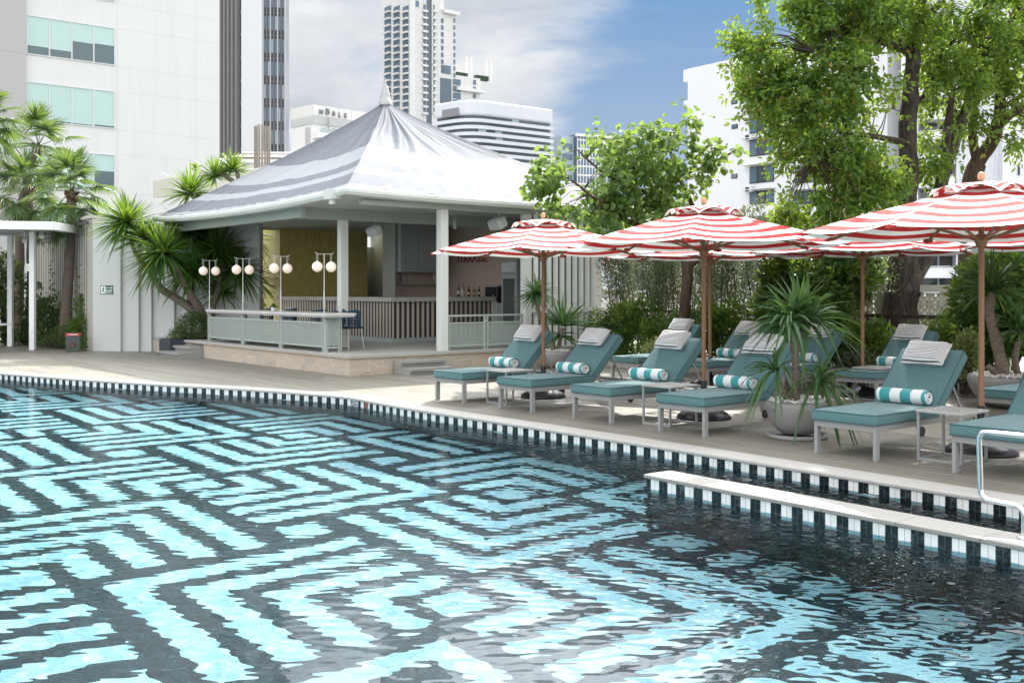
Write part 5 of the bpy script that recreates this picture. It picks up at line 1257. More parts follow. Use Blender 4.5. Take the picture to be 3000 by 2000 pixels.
bush(2838, 1010, 15.6, 28, 34, 0.22, 'pale variegated bush left of the biggest umbrella pole', (0.06, 0.04), M_LLIME, 700, extra=((2815, 1045, 0, 20, 0.2, 30), (2846, 1075, 0, 24, 0.2, 30)))
bush(2520, 1060, 17.2, 60, 24, 0.25, 'low pale bush at the foot of the thick trunk', (0.06, 0.03), M_LOLIVE, 320)
bush(1925, 1035, 19.6, 38, 32, 0.3, 'low pale leaved bush behind the furthest rear lounger', (0.055, 0.035), M_LLIME, 420)
bush(1880, 520, 26.0, 10, 10, 0.2, 'x', (0.05, 0.03), M_LDARK, 10) if False else None

# ---- strap leaved plants
def rosette(C, n, L, Wd, zlo, zhi, droop, axis=(0, 0, 1), segs=4, jitter=0.03, stiff=2.0):
    ax = unit(np.array(axis, float)[None])[0]; d = rdir(n, zlo, zhi)
    # turn +z onto the axis
    zq = Vector((0, 0, 1)).rotation_difference(Vector(ax)).to_matrix(); M_ = np.array(zq); d = d @ M_.T
    P = np.array(C)[None] + d * jitter + RS.normal(0, 0.012, (n, 3)); el = d[:, 2]
    return blades(P, d, L * RS.uniform(0.72, 1.1, n), Wd * RS.uniform(0.8, 1.1, n), droop * RS.uniform(0.6, 1.4, n) * (1.05 - 0.4 * el), segs, stiff=stiff)
def strap_tree(name, label, base, limbs, heads, lm, bark, cat='plant', group=None, sides=10, wob=0.03):
    r = thing(name, label, cat, base, 0, group); b = Vector(base); mb = MB()
    for P, rr in limbs: limb(mb, [Vector(p) - b for p in P], rr, sides, wob)
    mb.build('trunk', bark, r)
    for c, n, L, Wd, zlo, zhi, dr, ax in heads:
        V, Q = rosette(np.array(Vector(c) - b), n, L, Wd, zlo, zhi, dr, ax, 6); npmesh('leaf_head', V, Q, lm, r, True)
    return r
DY = 26.3
def q(px, py, dd=0.0): return dp(px, py, DY + dd)
yb = Vector(((612 - CX) / F * DY, DY, 0.0))
strap_tree('strap_leaf_tree', 'many headed strap leaf tree with leaning grey stems left of the pavilion', yb,
           [([yb, q(612, 965), q(590, 930), q(555, 900), q(510, 870), q(470, 845), q(440, 800), q(400, 745), q(380, 690)], [0.17, 0.16, 0.13, 0.11, 0.10, 0.09, 0.075, 0.06, 0.05]),
            ([q(600, 940), q(575, 890, -0.3), q(545, 840, -0.5), q(520, 790, -0.6), q(500, 750, -0.6)], [0.12, 0.10, 0.085, 0.07, 0.05]),
            ([q(612, 950), q(625, 890, 0.2), q(640, 830, 0.3), q(640, 770, 0.4)], [0.10, 0.085, 0.07, 0.05]),
            ([q(555, 900), q(560, 830, 0.5), q(570, 720, 0.8), q(585, 620, 1.0), q(560, 560, 1.1)], [0.08, 0.07, 0.06, 0.05, 0.04])],
           [(q(372, 655), 240, 1.0, 0.062, -0.6, 1, 0.22, (-.1, 0, 1)), (q(478, 745, -0.6), 270, 1.05, 0.062, -0.65, 1, 0.25, (-.1, -.2, 1)), (q(425, 700, -0.2), 130, 0.85, 0.06, -0.3, 1, 0.2, (0, -.1, 1)), (q(640, 740, 0.3), 230, 1.0, 0.06, -0.65, 1, 0.25, (.1, 0, 1)),
            (q(560, 800, -0.2), 180, 0.95, 0.06, -0.55, 1, 0.25, (0, -.1, 1)), (q(555, 570, 1.1), 150, 0.95, 0.06, -0.4, 1, 0.2, (0, 0, 1)), (q(555, 680, 0.7), 190, 1.0, 0.06, -0.65, 1, 0.25, (0, 0, 1)), (q(695, 790, 0.5), 170, 0.95, 0.06, -0.65, 1, 0.28, (.2, 0, 1)), (q(600, 720, 0.9), 150, 0.95, 0.06, -0.6, 1, 0.25, (0, 0, 1)), (q(650, 860, 0.6), 110, 0.8, 0.055, -0.5, 1, 0.3, (0, 0, 1))], M_LYUC, M_BARKG)
y2 = Vector(((672 - CX) / F * 28.2, 28.2, 0.0))
def q(px, py, dd=0.0): return dp(px, py, 28.2 + dd)
strap_tree('strap_leaf_tree', 'strap leaf tree with one pale leaning trunk beside the yellow tiled wall', y2,
           [([y2, q(680, 930), q(690, 880), q(705, 810), q(718, 740), q(727, 680), q(720, 600), q(690, 540), q(640, 505)], [0.18, 0.17, 0.155, 0.14, 0.125, 0.11, 0.09, 0.07, 0.05]), ([q(705, 580), q(700, 520), q(690, 495)], [0.07, 0.06, 0.05])],
           [(q(630, 520), 130, 0.75, 0.05, -0.2, 1, 0.18, (-.2, 0, 1)), (q(680, 500), 110, 0.7, 0.05, -0.2, 1, 0.18, (0, 0, 1)), (q(735, 700, 0.3), 150, 0.9, 0.05, -0.6, 1, 0.25, (.2, 0, 1)), (q(745, 820, 0.6), 140, 0.85, 0.05, -0.6, 1, 0.25, (.2, 0, 1)), (q(660, 620, 0.3), 130, 0.9, 0.05, -0.7, 0.8, 0.3, (0, 0, 1))], M_LYUC, M_BARKG)
# dark box planter with clipped shrubs at its foot
bp = Vector(((536 - CX) / F * 26.0, 26.0, 0)); o = thing('box_planter', 'dark blue grey box planter under the strap leaf tree beside the steps', 'planter', bp, TH)
MB().box(-0.45, 1.2, -0.3, 0.42, 0.0, 0.40).build('box', plain('dark blue grey planter', (0.035, 0.042, 0.055), 0.5), o, bevel=0.008); MB().box(-0.40, 1.15, -0.25, 0.37, 0.4005, 0.41).build('soil', M_SOIL, o)
for px, py, r_, lab, lm, lf in ((566, 958, 44, 'round clipped dark green shrub in the box planter', M_LDARK, (0.04, 0.022)), (522, 990, 26, 'small leafy shrub at the left end of the box planter', M_LSHRUB, (0.05, 0.022)), (600, 990, 26, 'small pale leafy shrub at the right end of the box planter', M_LLIME, (0.05, 0.022))):
    c = dp(px, py, 25.9); shrub('clipped_shrub', lab, 'shrub', (c.x, c.y, 0.41), [(tuple(c), r_ * 25.9 / F, r_ * 25.9 / F, r_ * 25.9 / F)], lf, lm, 900 if lm is M_LDARK else 520, 6, tight=0.25)

# front bowl with its spiky plant
def bowl(label, p, R_, H_, saucer=True, name='bowl_planter', rim=0.02):
    r = thing(name, label, 'planter', p); z0 = 0.045 if saucer else 0.0
    prof = [(0, z0), (R_ * 0.36, z0)] + [(R_ * (0.36 + 0.64 * math.sin(rad(t))), z0 + H_ * (1 - math.cos(rad(t)))) for t in range(12, 91, 9)] + [(R_ - rim, z0 + H_), (R_ - rim * 1.6, z0 + H_ - 0.03), (0, z0 + H_ - 0.03)]
    MB().lathe(prof, n=48).build('bowl', M_BOWL, r)
    if saucer: MB().lathe([(0, 0.0), (R_ * 0.92, 0.0), (R_ * 0.97, 0.01), (R_ * 0.97, 0.045), (R_ * 0.93, 0.05), (R_ * 0.9, 0.022), (0, 0.022)], n=48).build('saucer', M_BOWL, r)
    mb = MB(); rng = random.Random(4)
    for k in range(int(260 * (R_ / 0.32) ** 1.4)):
        a = rng.uniform(0, 6.28); t = R_ * 0.9 * math.sqrt(rng.random()); s = rng.uniform(0.012, 0.026); mb.ball((t * math.cos(a), t * math.sin(a), z0 + H_ - 0.02 + rng.uniform(0, 0.03) + 0.02 * (1 - t / R_)), s, 7, 5, (1, rng.uniform(.7, 1.2), 0.7))
    o_ = mb.build('pebbles', M_PEBBLE, r); o_['kind'] = 'stuff'; return r
DP = 11.35
fp_ = Vector(((2335 - CX) / F * DP, DP, 0)); bowl('round grey bowl on a saucer, holding the spiky plant between front loungers', fp_, 0.335, 0.36)
def q(px, py, dd=0.0): return dp(px, py, DP + dd)
strap_tree('spiky_plant', 'spiky plant with arching strap leaves growing in the round grey bowl', fp_ + Z * 0.36,
           [([fp_ + Z * 0.36, q(2331, 1150), q(2332, 1090), q(2330, 1030), q(2345, 990), q(2360, 960)], [0.05, 0.045, 0.042, 0.04, 0.035, 0.03]), ([q(2332, 1040), q(2315, 1000), q(2325, 950)], [0.035, 0.03, 0.025]),
            ([fp_ + Z * 0.36 - Vector((0.03, 0, 0)), q(2300, 1160), q(2285, 1130), q(2277, 1105)], [0.04, 0.036, 0.032, 0.028])],
           [(q(2372, 945), 70, 0.66, 0.046, -0.2, 1, 0.6, (.2, -.1, 1)), (q(2312, 940, -0.1), 70, 0.64, 0.046, -0.2, 1, 0.6, (-.2, -.1, 1)), (q(2342, 915), 46, 0.58, 0.044, 0.25, 1, 0.28, (0, 0, 1)), (q(2275, 1085, -0.05), 30, 0.55, 0.042, -0.1, 1, 0.75, (-.3, -.1, 1)), (q(2400, 1120, -0.12), 44, 0.62, 0.044, -0.4, 1, 0.8, (.3, -.2, 1))], M_LDRAC, M_BARKG, wob=0.015)
# pot by the screen with two plants
D4 = 21.6
p4 = Vector(((1625 - CX) / F * D4, D4, 0)); bowl('grey bowl standing before the slatted screen behind the nearest lounger', p4, 0.36, 0.36, False)
def q(px, py, dd=0.0): return dp(px, py, D4 + dd)
strap_tree('spiky_plant', 'pair of spiky plants in the grey bowl before the slatted screen', p4 + Z * 0.31,
           [([p4 + Z * 0.31, q(1615, 1000), q(1592, 950), q(1575, 900), q(1572, 870)], [0.06, 0.055, 0.05, 0.045, 0.04]), ([p4 + Z * 0.31, q(1640, 1010), q(1648, 960)], [0.05, 0.045, 0.04])],
           [(q(1570, 862), 120, 0.55, 0.04, -0.4, 1, 0.3, (-.1, -.1, 1)), (q(1648, 955), 90, 0.80, 0.045, 0.1, 1, 0.12, (.05, 0, 1)), (q(1640, 985), 40, 0.5, 0.04, -0.3, 0.6, 0.4, (0, 0, 1))], M_LDRAC, M_BARKG)
# wide bowl at the right
D5 = 14.3
p5 = Vector(((2985 - CX) / F * D5, D5, 0)); bowl('wide grey planter bowl at the right edge behind the biggest umbrella pole', p5, 0.66, 0.44, False)
def q(px, py, dd=0.0): return dp(px, py, D5 + dd)
strap_tree('spiky_plant', 'spiky plant with a pale bent stem in the wide bowl at the right edge', p5 + Z * 0.39,
           [([p5 + Z * 0.39 - Vector((0.2, 0, 0)), q(2932, 1060), q(2920, 1000), q(2905, 940), q(2898, 900), q(2905, 860)], [0.09, 0.08, 0.075, 0.07, 0.06, 0.05]), ([p5 + Z * 0.39 - Vector((0.25, 0, 0)), q(2905, 1082), q(2893, 1072)], [0.05, 0.045, 0.035]), ([p5 + Z * 0.39, q(2975, 1050), q(2985, 1000)], [0.05, 0.045, 0.04])],
           [(q(2908, 850), 130, 0.78, 0.042, -0.3, 1, 0.25, (.05, 0, 1)), (q(2990, 970), 70, 0.6, 0.04, -0.2, 1, 0.3, (.1, 0, 1))], M_LDRAC, M_BARKG, wob=0.02)
# the tiny plant on the counter
V, Q = rosette((0, 0, 0.085), 60, 0.11, 0.03, 0.0, 1, 0.3, (0, 0, 1), 3, 0.01); npmesh('leaves', V, Q, M_LSHRUB, SMALLPLANT, True)

# ---- fan palms at the left
def fan_palm(label, base, P, rr, nf, R_, crown_tilt=0.0):
    r = thing('fan_palm', label, 'palm', base, 0, 'fan palms at the left'); b = Vector(base); mb = MB(); limb(mb, [Vector(p) - b for p in P], rr, 14, 0.02); mb.build('trunk', M_BARKP, r)
    top = Vector(P[-1]) - b; parts = []; mb = MB()
    for k in range(nf):
        f = (k + 0.5) / nf; el = rad(84 - 150 * f + RS.uniform(-8, 8)); az = k * 2.39996 + RS.uniform(-.2, .2); d = Vector((math.cos(el) * math.cos(az), math.cos(el) * math.sin(az), math.sin(el)))
        Lp = R_ * RS.uniform(0.48, 0.66); e = top + d * Lp + Vector((0, 0, -0.10 * Lp * (1 - math.sin(el))))
        mb.tube([top, top + d * Lp * 0.5, e], [0.014, 0.010, 0.007], 5, cap=False)
        s = d.cross(Z); s = s.normalized() if s.length > 0.1 else Vector((1, 0, 0)); nrm = s.cross(d); s = (s + nrm * RS.uniform(-.35, .35)).normalized(); d2 = (d + Vector((0, 0, -0.25))).normalized()
        m = 34; an = np.radians(np.linspace(-128, 128, m) + RS.uniform(-2, 2, m)); dirs = np.cos(an)[:, None] * np.array(d2)[None] + np.sin(an)[:, None] * np.array(s)[None]
        L_ = R_ * 0.56 * (0.72 + 0.28 * np.cos(an * 0.6)) * RS.uniform(0.9, 1.05, m)
        parts.append(blades(np.repeat(np.array(e)[None], m, 0), dirs, L_, R_ * 0.048, 0.12 + 0.26 * f, 4, w0=0.25, stiff=2.6))
    mb.build('leaf_stalks', M_LPALM, r); V, Q = join(*parts); npmesh('fronds', V, Q, M_LPALM, r, True)
    mb = MB()
    for k in range(26):
        a = RS.uniform(0, 6.28); p = top + Vector((0, 0, -RS.uniform(0.02, 0.30))); d = Vector((math.cos(a), math.sin(a), RS.uniform(-0.2, 0.9))); mb.tube([p + d * 0.05, p + d * 0.14, p + d * 0.2 + Z * 0.03], [0.035, 0.028, 0.012], 5)
    mb.build('fibre_skirt', M_FIBRE, r); return r
def pl_(pts, d): return [dp(x, y, d) for x, y in pts]
def palm(label, pts, d, rr, nf, R_):
    base = Vector(((pts[0][0] - CX) / F * d, d, 0)); return fan_palm(label, base, [base] + pl_(pts[1:], d), rr, nf, R_)
palm('tall fan palm nearest the cable trellis, its whole trunk in view', [(190, 1010), (196, 880), (205, 740), (207, 640), (210, 560)], 29.0, [0.17, 0.15, 0.13, 0.12, 0.12], 21, 1.3)
palm('fan palm behind the pergola roof, with the lower crown', [(78, 1010), (92, 880), (90, 700), (86, 620), (84, 556)], 31.0, [0.15, 0.14, 0.13, 0.12, 0.12], 20, 1.3)
palm('tallest fan palm at the back, its crown before the upper windows', [(52, 1000), (56, 800), (60, 640), (85, 500), (112, 428)], 33.5, [0.17, 0.15, 0.14, 0.12, 0.11], 20, 1.4)
palm('fan palm at the left edge of the picture with only its frond tips in view', [(-70, 1010), (-66, 760), (-58, 520), (-52, 350)], 30.0, [0.16, 0.14, 0.13, 0.12], 26, 1.2)

# hedges, ivy and shrubs at the left
bush(40, 900, 30.6, 90, 130, 0.5, 'tall dark hedge bush behind the pergola posts', (0.09, 0.05), M_LDARK, 80, extra=((-40, 860, 0, 70, 0.5, 130), (110, 950, 0, 40, 0.4, 70)))
bush(20, 770, 30.8, 36, 36, 0.4, 'sunlit bush top at the left edge beside the pergola post', (0.09, 0.055), M_LSHRUB, 120)
bush(188, 985, 28.6, 40, 36, 0.38, 'rounded clipped shrub at the foot of the tall fan palm', (0.035, 0.022), M_LSHRUB, 420)
bush(140, 1010, 28.6, 45, 16, 0.3, 'low shrub strip between the pergola post and the rounded shrub', (0.045, 0.022), M_LDARK, 380)
bush(236, 975, 28.3, 36, 52, 0.3, 'dense ivy mound against the pilaster wall end', (0.065, 0.05), M_LSHRUB, 260, extra=((250, 900, 0.3, 20, 0.2, 40),))
bush(140, 935, 29.8, 44, 60, 0.3, 'dark ivy mound at the foot of the cable trellis', (0.07, 0.05), M_LDARK, 200)
c = dp(672, 985, 27.0); shrub('conifer_shrub', 'small pale upright conifer behind the long counter', 'shrub', (c.x, c.y, 0.3), [(tuple(dp(757, 900, 27.6)), 0.12, 0.12, 0.32), (tuple(dp(757, 870, 27.6)), 0.07, 0.07, 0.2)], (0.04, 0.014), M_LOLIVE, 2200, 4)
# ---------------------------------------------------------------- walls near the terrace and the buildings beyond
M_GLASS = plain('dark window glass', (0.035, 0.055, 0.065), 0.06, var=0.25, scale=0.4, spec=0.8)
M_BLUEG = plain('blue window glass', (0.07, 0.13, 0.18), 0.08, var=0.3, scale=0.15, spec=0.8)
M_FRAMEW = plain('pale window frame', (0.62, 0.63, 0.63), 0.45); M_FRAMED = plain('dark window frame', (0.03, 0.032, 0.035), 0.5)
def facade_mat(name, c0, c1, sx_, sz_, line=0.35, w_=0.02, rib=None, scale=0.25):
    """painted wall with shallow joints: sx_, sz_ list the joint spacing across and up"""
    t = NT(name); v = t.coord('Object'); x, y, z = t.sep(v); n = t.noise(v, scale, 6, 0.6); n2 = t.noise(t.coord('Object', (1.5, 1.5, 0.12)), 1.2, 5, 0.65)
    c = t.mix(n, c0, c1); c = t.mix(t.math('MULTIPLY', t.ramp(n2, [(0.48, (0, 0, 0)), (0.78, (1, 1, 1))]), 0.32), c, [k * 0.78 for k in c0])
    m = None
    for ax, s in ((x, sx_), (z, sz_)):
        if not s: continue
        l_ = t.math('LESS_THAN', t.math('FRACT', t.math('DIVIDE', ax, s)), w_ / s); m = l_ if m is None else t.math('MAXIMUM', m, l_)
    if m is not None: c = t.mix(t.math('MULTIPLY', m, line), c, [k * 0.45 for k in c0])
    b = None
    if rib: b = t.bump(t.math('SINE', t.math('MULTIPLY', x, 2 * math.pi / rib)), 0.8, 0.03)
    return t.done(t.pbr(c, 0.6, bump=b, spec=0.3))
class Block:
    """a building on its own axes: local x along the facade to the right, y into the building, z up"""
    def __init__(s, name, label, cat, p, u, group=None):
        u = Vector((u[0], u[1], 0)).normalized(); s.r = thing(name, label, cat, (p[0], p[1], 0), math.atan2(u.y, u.x), group); s.p = Vector((p[0], p[1], 0)); s.u = u
    def box(s, part, x0, x1, y0, y1, z0, z1, m, bevel=0.0, parent=None): return MB().box(x0, x1, y0, y1, z0, z1).build(part, m, parent or s.r, bevel=bevel)
    def tof(s, px):
        """local x of the facade plane seen at a column of the photograph"""
        k = (px - CX) / F; return (k * s.p.y - s.p.x) / (s.u.x - k * s.u.y)
    def zof(s, px, py): d = s.p.y + s.u.y * s.tof(px); return CH + (HZ - py) / F * d

# --- hotel block at the left
M_HOTEL = facade_mat('painted hotel wall', (0.61, 0.62, 0.605), (0.67, 0.675, 0.66), 0, 0, 0.3)
hb = Block('hotel_block', 'big pale hotel block with green blinds behind its wide windows at the left', 'building', (-25.6, 54.7), A)
hb.box('wall', 0, 10.7, 0.0, 16, -9, 34, M_HOTEL)
hb.box('grey_wing', -16, -0.001, -0.25, 16, -9, 34, plain('grey painted wing', (0.40, 0.40, 0.39), 0.6, var=0.05, scale=0.4))
M_JOINT = plain('wall joint', (0.55, 0.55, 0.54), 0.7)
zt = [19.6, 16.1, 12.6, 9.1, 5.6, 2.1]
for z in zt:
    for zz in (z + 0.02, z - 2.12): hb.box('joint_line', 4.85, 10.69, -0.004, 0.01, zz - 0.012, zz + 0.012, M_JOINT)
for x in (4.78, 9.28): hb.box('joint_line', x - 0.012, x + 0.012, -0.005, 0.01, -2, 33, M_JOINT)
for x in (): pass
for z in (19.9, 14.0): hb.box('joint_line', -15.9, -0.05, -0.254, -0.24, z - 0.014, z + 0.014, plain('wing joint', (0.3, 0.3, 0.29), 0.7))
M_BLIND = plain('pale green blind', (0.40, 0.56, 0.525), 0.6, var=0.10, scale=0.35, coat=0.5); M_GREENG = plain('green tinted glass', (0.03, 0.075, 0.08), 0.06, var=0.3, scale=0.6, spec=0.8)
drops = [(0.62, 0.62, 1.0, 0.98), (0.78, 0.80, 0.50, 0.48), (0.96, 0.96, 0.97, 0.95), (0.97, 0.9, 0.92, 0.45), (0.5, 0.95, 0.95, 0.9), (0.9, 0.9, 0.9, 0.9)]
for zi, z in enumerate(zt):
    w_ = MB().box(0.06, 4.66, -0.05, 0.04, z - 0.05, z).box(0.06, 4.66, -0.05, 0.04, z - 2.08, z - 2.03)
    for x in (0.06, 1.185, 2.33, 3.475, 4.60): w_.box(x, x + 0.06, -0.049, 0.04, z - 2.03, z - 0.05)
    fr_ = w_.build('window', M_FRAMEW, hb.r)
    for k in range(4):
        x0 = 0.12 + 1.1375 * k; x1 = x0 + 1.07; dz = drops[zi][k] * 1.98
        MB().box(x0, x1, -0.012, -0.002, z - 2.03, z - 0.05 - dz - 0.001).build('pane', M_GREENG, fr_)
        MB().box(x0 + 0.004, x1 - 0.004, -0.010, -0.001, z - 0.05 - dz, z - 0.05).build('blind', M_BLIND, fr_)

# --- slim dark tower
M_TSTONE = plain('grey tower panel', (0.55, 0.56, 0.575), 0.5, var=0.04, scale=0.05); M_FIN = plain('grey tower fin', (0.10, 0.098, 0.10), 0.5); M_TDARK = plain('dark tower glass', (0.022, 0.028, 0.036), 0.1, var=0.4, scale=0.2)
tw = Block('dark_tower', 'slim high rise with dark finned sides and a blank white strip', 'building', ((707 - CX) / F * 150, 150), (1, 0.16)); XW, XE = tw.tof(768), tw.tof(836)
tw.box('white_strip', 0, XW, 0, 10, -9, 95, M_TSTONE); tw.box('glass_side', XW + 0.01, XE, 0.25, 10, -9, 95, M_TDARK)
for k in range(7): x = XW + (XE - XW) * (k + 0.25) / 6.4; tw.box('fin', x - 0.09, x + 0.09, 0.0, 0.26, -9, 95, M_FIN if k % 2 else plain('pale tower fin', (0.36, 0.36, 0.37), 0.5))
fl = 3.3
for k in range(26):
    z = 12 + fl * k
    for q_ in range(6):
        x0 = XW + (XE - XW) * (q_ + 0.25) / 6.4 + 0.12; x1 = XW + (XE - XW) * (q_ + 1.25) / 6.4 - 0.12
        if k < 16 and q_ < 6: tw.box('window', x0, min(x1, XE - .02), 0.18, 0.245, z + 0.9, z + 2.9, M_BLUEG if (k * 7 + q_ * 3) % 5 else plain('pale curtain glass', (0.30, 0.36, 0.40), 0.2))
    tw.box('floor_band', XW + 0.02, XE, 0.12, 0.2, z, z + 0.14, M_FIN)
# its left side turns away
u2 = Vector((-0.42, 0.9, 0)).normalized(); e0 = Vector(((707 - CX) / F * 150, 150, 0)); k_ = (644 - CX) / F; LL = (k_ * e0.y - e0.x) / (u2.x - k_ * u2.y)
sd2 = Matrix.Rotation(-math.atan2(tw.u.y, tw.u.x), 3, 'Z')
ul = sd2 @ u2; nl = Vector((-ul.y, ul.x, 0)); nl = nl if nl.y < 0 or nl.x < 0 else -nl
mb = MB(); c = ul * LL / 2; mb.frame((c.x - nl.x * 2 - 0.02, c.y - nl.y * 2, 43), ul, nl, Z, LL, 4, 104); mb.build('dark_side', M_TDARK, tw.r)
for k in range(11):
    p = ul * (LL * (k + 0.5) / 11); MB().frame((p.x + nl.x * 0.2, p.y + nl.y * 0.2, 43), ul, nl, Z, 0.34, 0.5, 104).build('side_fin', plain('warm grey fin', (0.30, 0.29, 0.285), 0.5) if k % 2 else M_FIN, tw.r)
for k in range(26):
    z = 12 + fl * k; MB().frame((c.x + nl.x * 0.06, c.y + nl.y * 0.06, z), ul, nl, Z, LL, 0.1, 0.5).build('side_band', M_FIN, tw.r)

# --- tall residential tower
M_TT = facade_mat('pale tower cladding', (0.60, 0.595, 0.57), (0.67, 0.665, 0.64), 3.2, 3.3, 0.3, 0.12, scale=0.05); M_TTP = plain('pale tower plaster', (0.66, 0.655, 0.635), 0.6, var=0.04, scale=0.05); M_TTG = plain('slate blue tower glass', (0.10, 0.15, 0.19), 0.12, var=0.5, scale=0.3); M_TTD = plain('slate tower recess', (0.10, 0.135, 0.165), 0.4)
DT = 200.0; ptc = Vector(((1199 - CX) / F * DT, DT, 0)); uT = Vector((0.80, 0.60, 0))
tt = Block('residential_tower', 'tall pale residential tower with many blue windows behind the pavilion roof', 'building', ptc, uT)
X = tt.tof; ZF = lambda py, px=1199: tt.zof(px, py)
top1, top2, top3 = 84.0, ZF(40, 1301), ZF(222, 1350)
xa, xb, xc, xd = X(1215), X(1301), X(1335), X(1408)
tt.box('front_wall', 0, xb, 0, 10.35, -9, top1, M_TT); tt.box('front_wall', xb + 0.01, xc, 0.05, 10, -9, top2, M_TT); tt.box('low_wing', xc + 0.01, xd, 0.1, 10, -9, top3, M_TT)
tt.box('slate_recess', X(1250), X(1263), -0.15, 0.0, -9, top1 - 20, M_TTD); tt.box('corner_pier', 0.0, X(1214), -0.35, 0.0, -9, top1, M_TTP); tt.box('pier', X(1262), X(1265), -0.5, 0.0, -9, top1, M_TTP)
tt.box('glass_bay', X(1290), X(1321), -0.2, 0.04, ZF(305, 1300), ZF(230, 1300), M_TTD); tt.box('roof_edge', xb - 0.5, xc + 0.6, -0.7, 0.5, top2, top2 + 0.7, M_TTP); tt.box('roof_edge', xc, xd + 0.8, -0.7, 0.5, top3 - 3.0, top3 - 2.4, M_TTP)
for x_ in (xc + 4, xc + 5.2, xc + 9, xc + 10.2): tt.box('roof_post', x_, x_ + 0.25, 2, 2.25, top3, top3 + 4.6, M_TTP)
tt.box('roof_hedge', xc + 0.5, xc + 3.6, 1, 2, top3, top3 + 0.9, plain('roof planting', (0.03, 0.05, 0.03), 0.9)); tt.box('roof_hedge', xc + 8.8, xd - .3, 1, 2, top3, top3 + 0.9, plain('roof planting', (0.03, 0.05, 0.03), 0.9))
def twin(x0, x1, z0, z1, m=M_TTG, lip=True):
    o = tt.box('window', x0, x1, -0.08, 0.045, z0, z1, m)
    if lip: tt.box('sill', x0 - 0.3, x1 + 0.3, -0.5, 0.0, z0 - 0.55, z0 - 0.15, M_TTP, parent=o); o2 = None
    return o
flT = (ZF(380, 1290) - ZF(400, 1290)) if False else 6.2 * 0.2
pitch = 20.0 * 200 / F * 1.0
for k in range(17):
    z = ZF(300, 1290) + 1.31 * k * 1.02
for k in range(14):
    zc = tt.zof(1292, 288) + k * tt_p if False else 0
pz = lambda px, py: tt.zof(px, py)
for k in range(16):
    yy = 14 + 20 * k
    for c0, c1 in ((1240, 1247), (1266, 1273)):
        if yy < 330: twin(X(c0), X(c1), pz(c0, yy + 14), pz(c0, yy), M_TTG, True)
    if 44 < yy < 190: twin(X(1292), X(1299), pz(1295, yy + 14), pz(1295, yy + 1), M_TTG, False)
    if 44 < yy < 215: twin(X(1329), X(1333.5), pz(1330, yy + 13), pz(1330, yy + 1), M_TTG, False)
for k in range(4):
    yy = 233 + 20 * k; twin(X(1327), X(1349), pz(1338, yy + 16), pz(1338, yy), M_TTG, False); twin(X(1387), X(1394), pz(1390, yy + 15), pz(1390, yy + 2), M_TTG, False)
twin(X(1292), X(1320), pz(1305, 216), pz(1305, 192), M_TTG, False); twin(X(1216), X(1227), pz(1220, 20), pz(1220, 3), M_BLUEG, False); twin(X(1250), X(1263), pz(1256, 30), pz(1256, 10), M_BLUEG, False)
# its left face
uL = Vector((-0.60, 0.80, 0)); kL = (1120 - CX) / F; LLt = (kL * ptc.y - ptc.x) / (uL.x - kL * uL.y)
tl = Matrix.Rotation(-math.atan2(uT.y, uT.x), 3, 'Z'); ul = tl @ uL; nl = Vector((-ul.y, ul.x, 0)); nl = -nl if nl.dot(tl @ Vector((-.8, -.6, 0))) < 0 else nl
MB().box(-0.02, 0.01, 0.02, LLt - 0.02, -9, top1 - 0.01).build('left_wall', M_TTP, tt.r)
for q_, (f0, f1) in enumerate(((0.02, 0.22), (0.34, 0.56), (0.66, 0.90))):
    for k in range(17):
        d_ = ptc.y + uL.y * LLt * f0; z1 = CH + (HZ - (16 + 20.2 * k)) / F * d_; z0 = z1 - 13.5 / F * d_
        a_ = ul * LLt * (f0 + f1) / 2; w_ = MB().frame((a_.x + nl.x * 0.05, a_.y + nl.y * 0.05, (z0 + z1) / 2), ul, nl, Z, LLt * (f1 - f0), 0.12, z1 - z0).build('window', M_TTG, tt.r)
        MB().frame((a_.x + nl.x * 0.3, a_.y + nl.y * 0.3, z0 - 0.25), ul, nl, Z, LLt * (f1 - f0) * 0.96, 0.55, 0.32).build('balcony_slab', M_TTP, w_)

# --- pale office block with a sign
M_NOB = facade_mat('cream panel grid', (0.68, 0.675, 0.63), (0.73, 0.725, 0.69), 1.7, 1.7, 0.35, 0.10, scale=0.1); M_NOBP = plain('cream plaster', (0.68, 0.68, 0.655), 0.6, var=0.04, scale=0.1)
DN = 112.0;  pn = Vector(((916 - CX) / F * DN, DN, 0)); uN = Vector((0.70, 0.714, 0)).normalized()
nb_ = Block('office_block', 'cream office block with NOBLE lettering on its gridded crown', 'building', pn, uN); zn = nb_.zof
XR = nb_.tof(1120); uS = Vector((-uN.y, uN.x, 0)); kS = (851 - CX) / F; LS = (kS * pn.y - pn.x) / (uS.x - kS * uS.y)
nb_.box('crown', 0, XR, 0, LS, zn(916, 362), zn(916, 306), M_NOB); nb_.box('wall', 0.05, XR, 0.05, LS - 0.05, -9, zn(916, 362) - 0.01, M_NOBP)
nb_.box('lower_screen', 0.0, XR, -0.06, -0.005, zn(916, 362), zn(916, 336), plain('grey panel', (0.46, 0.47, 0.46), 0.6))
nb_.box('recess', -0.06, 0.051, 0.5, LS * 0.32, -9, zn(916, 372), plain('painted recess shade', (0.42, 0.42, 0.40), 0.7)); nb_.box('side_panel', -0.03, -0.001, 0.02, LS - .02, zn(916, 362), zn(916, 340), plain('grey panel', (0.46, 0.47, 0.46), 0.6))  # the recess is a flat panel with its shade painted as a darker tone
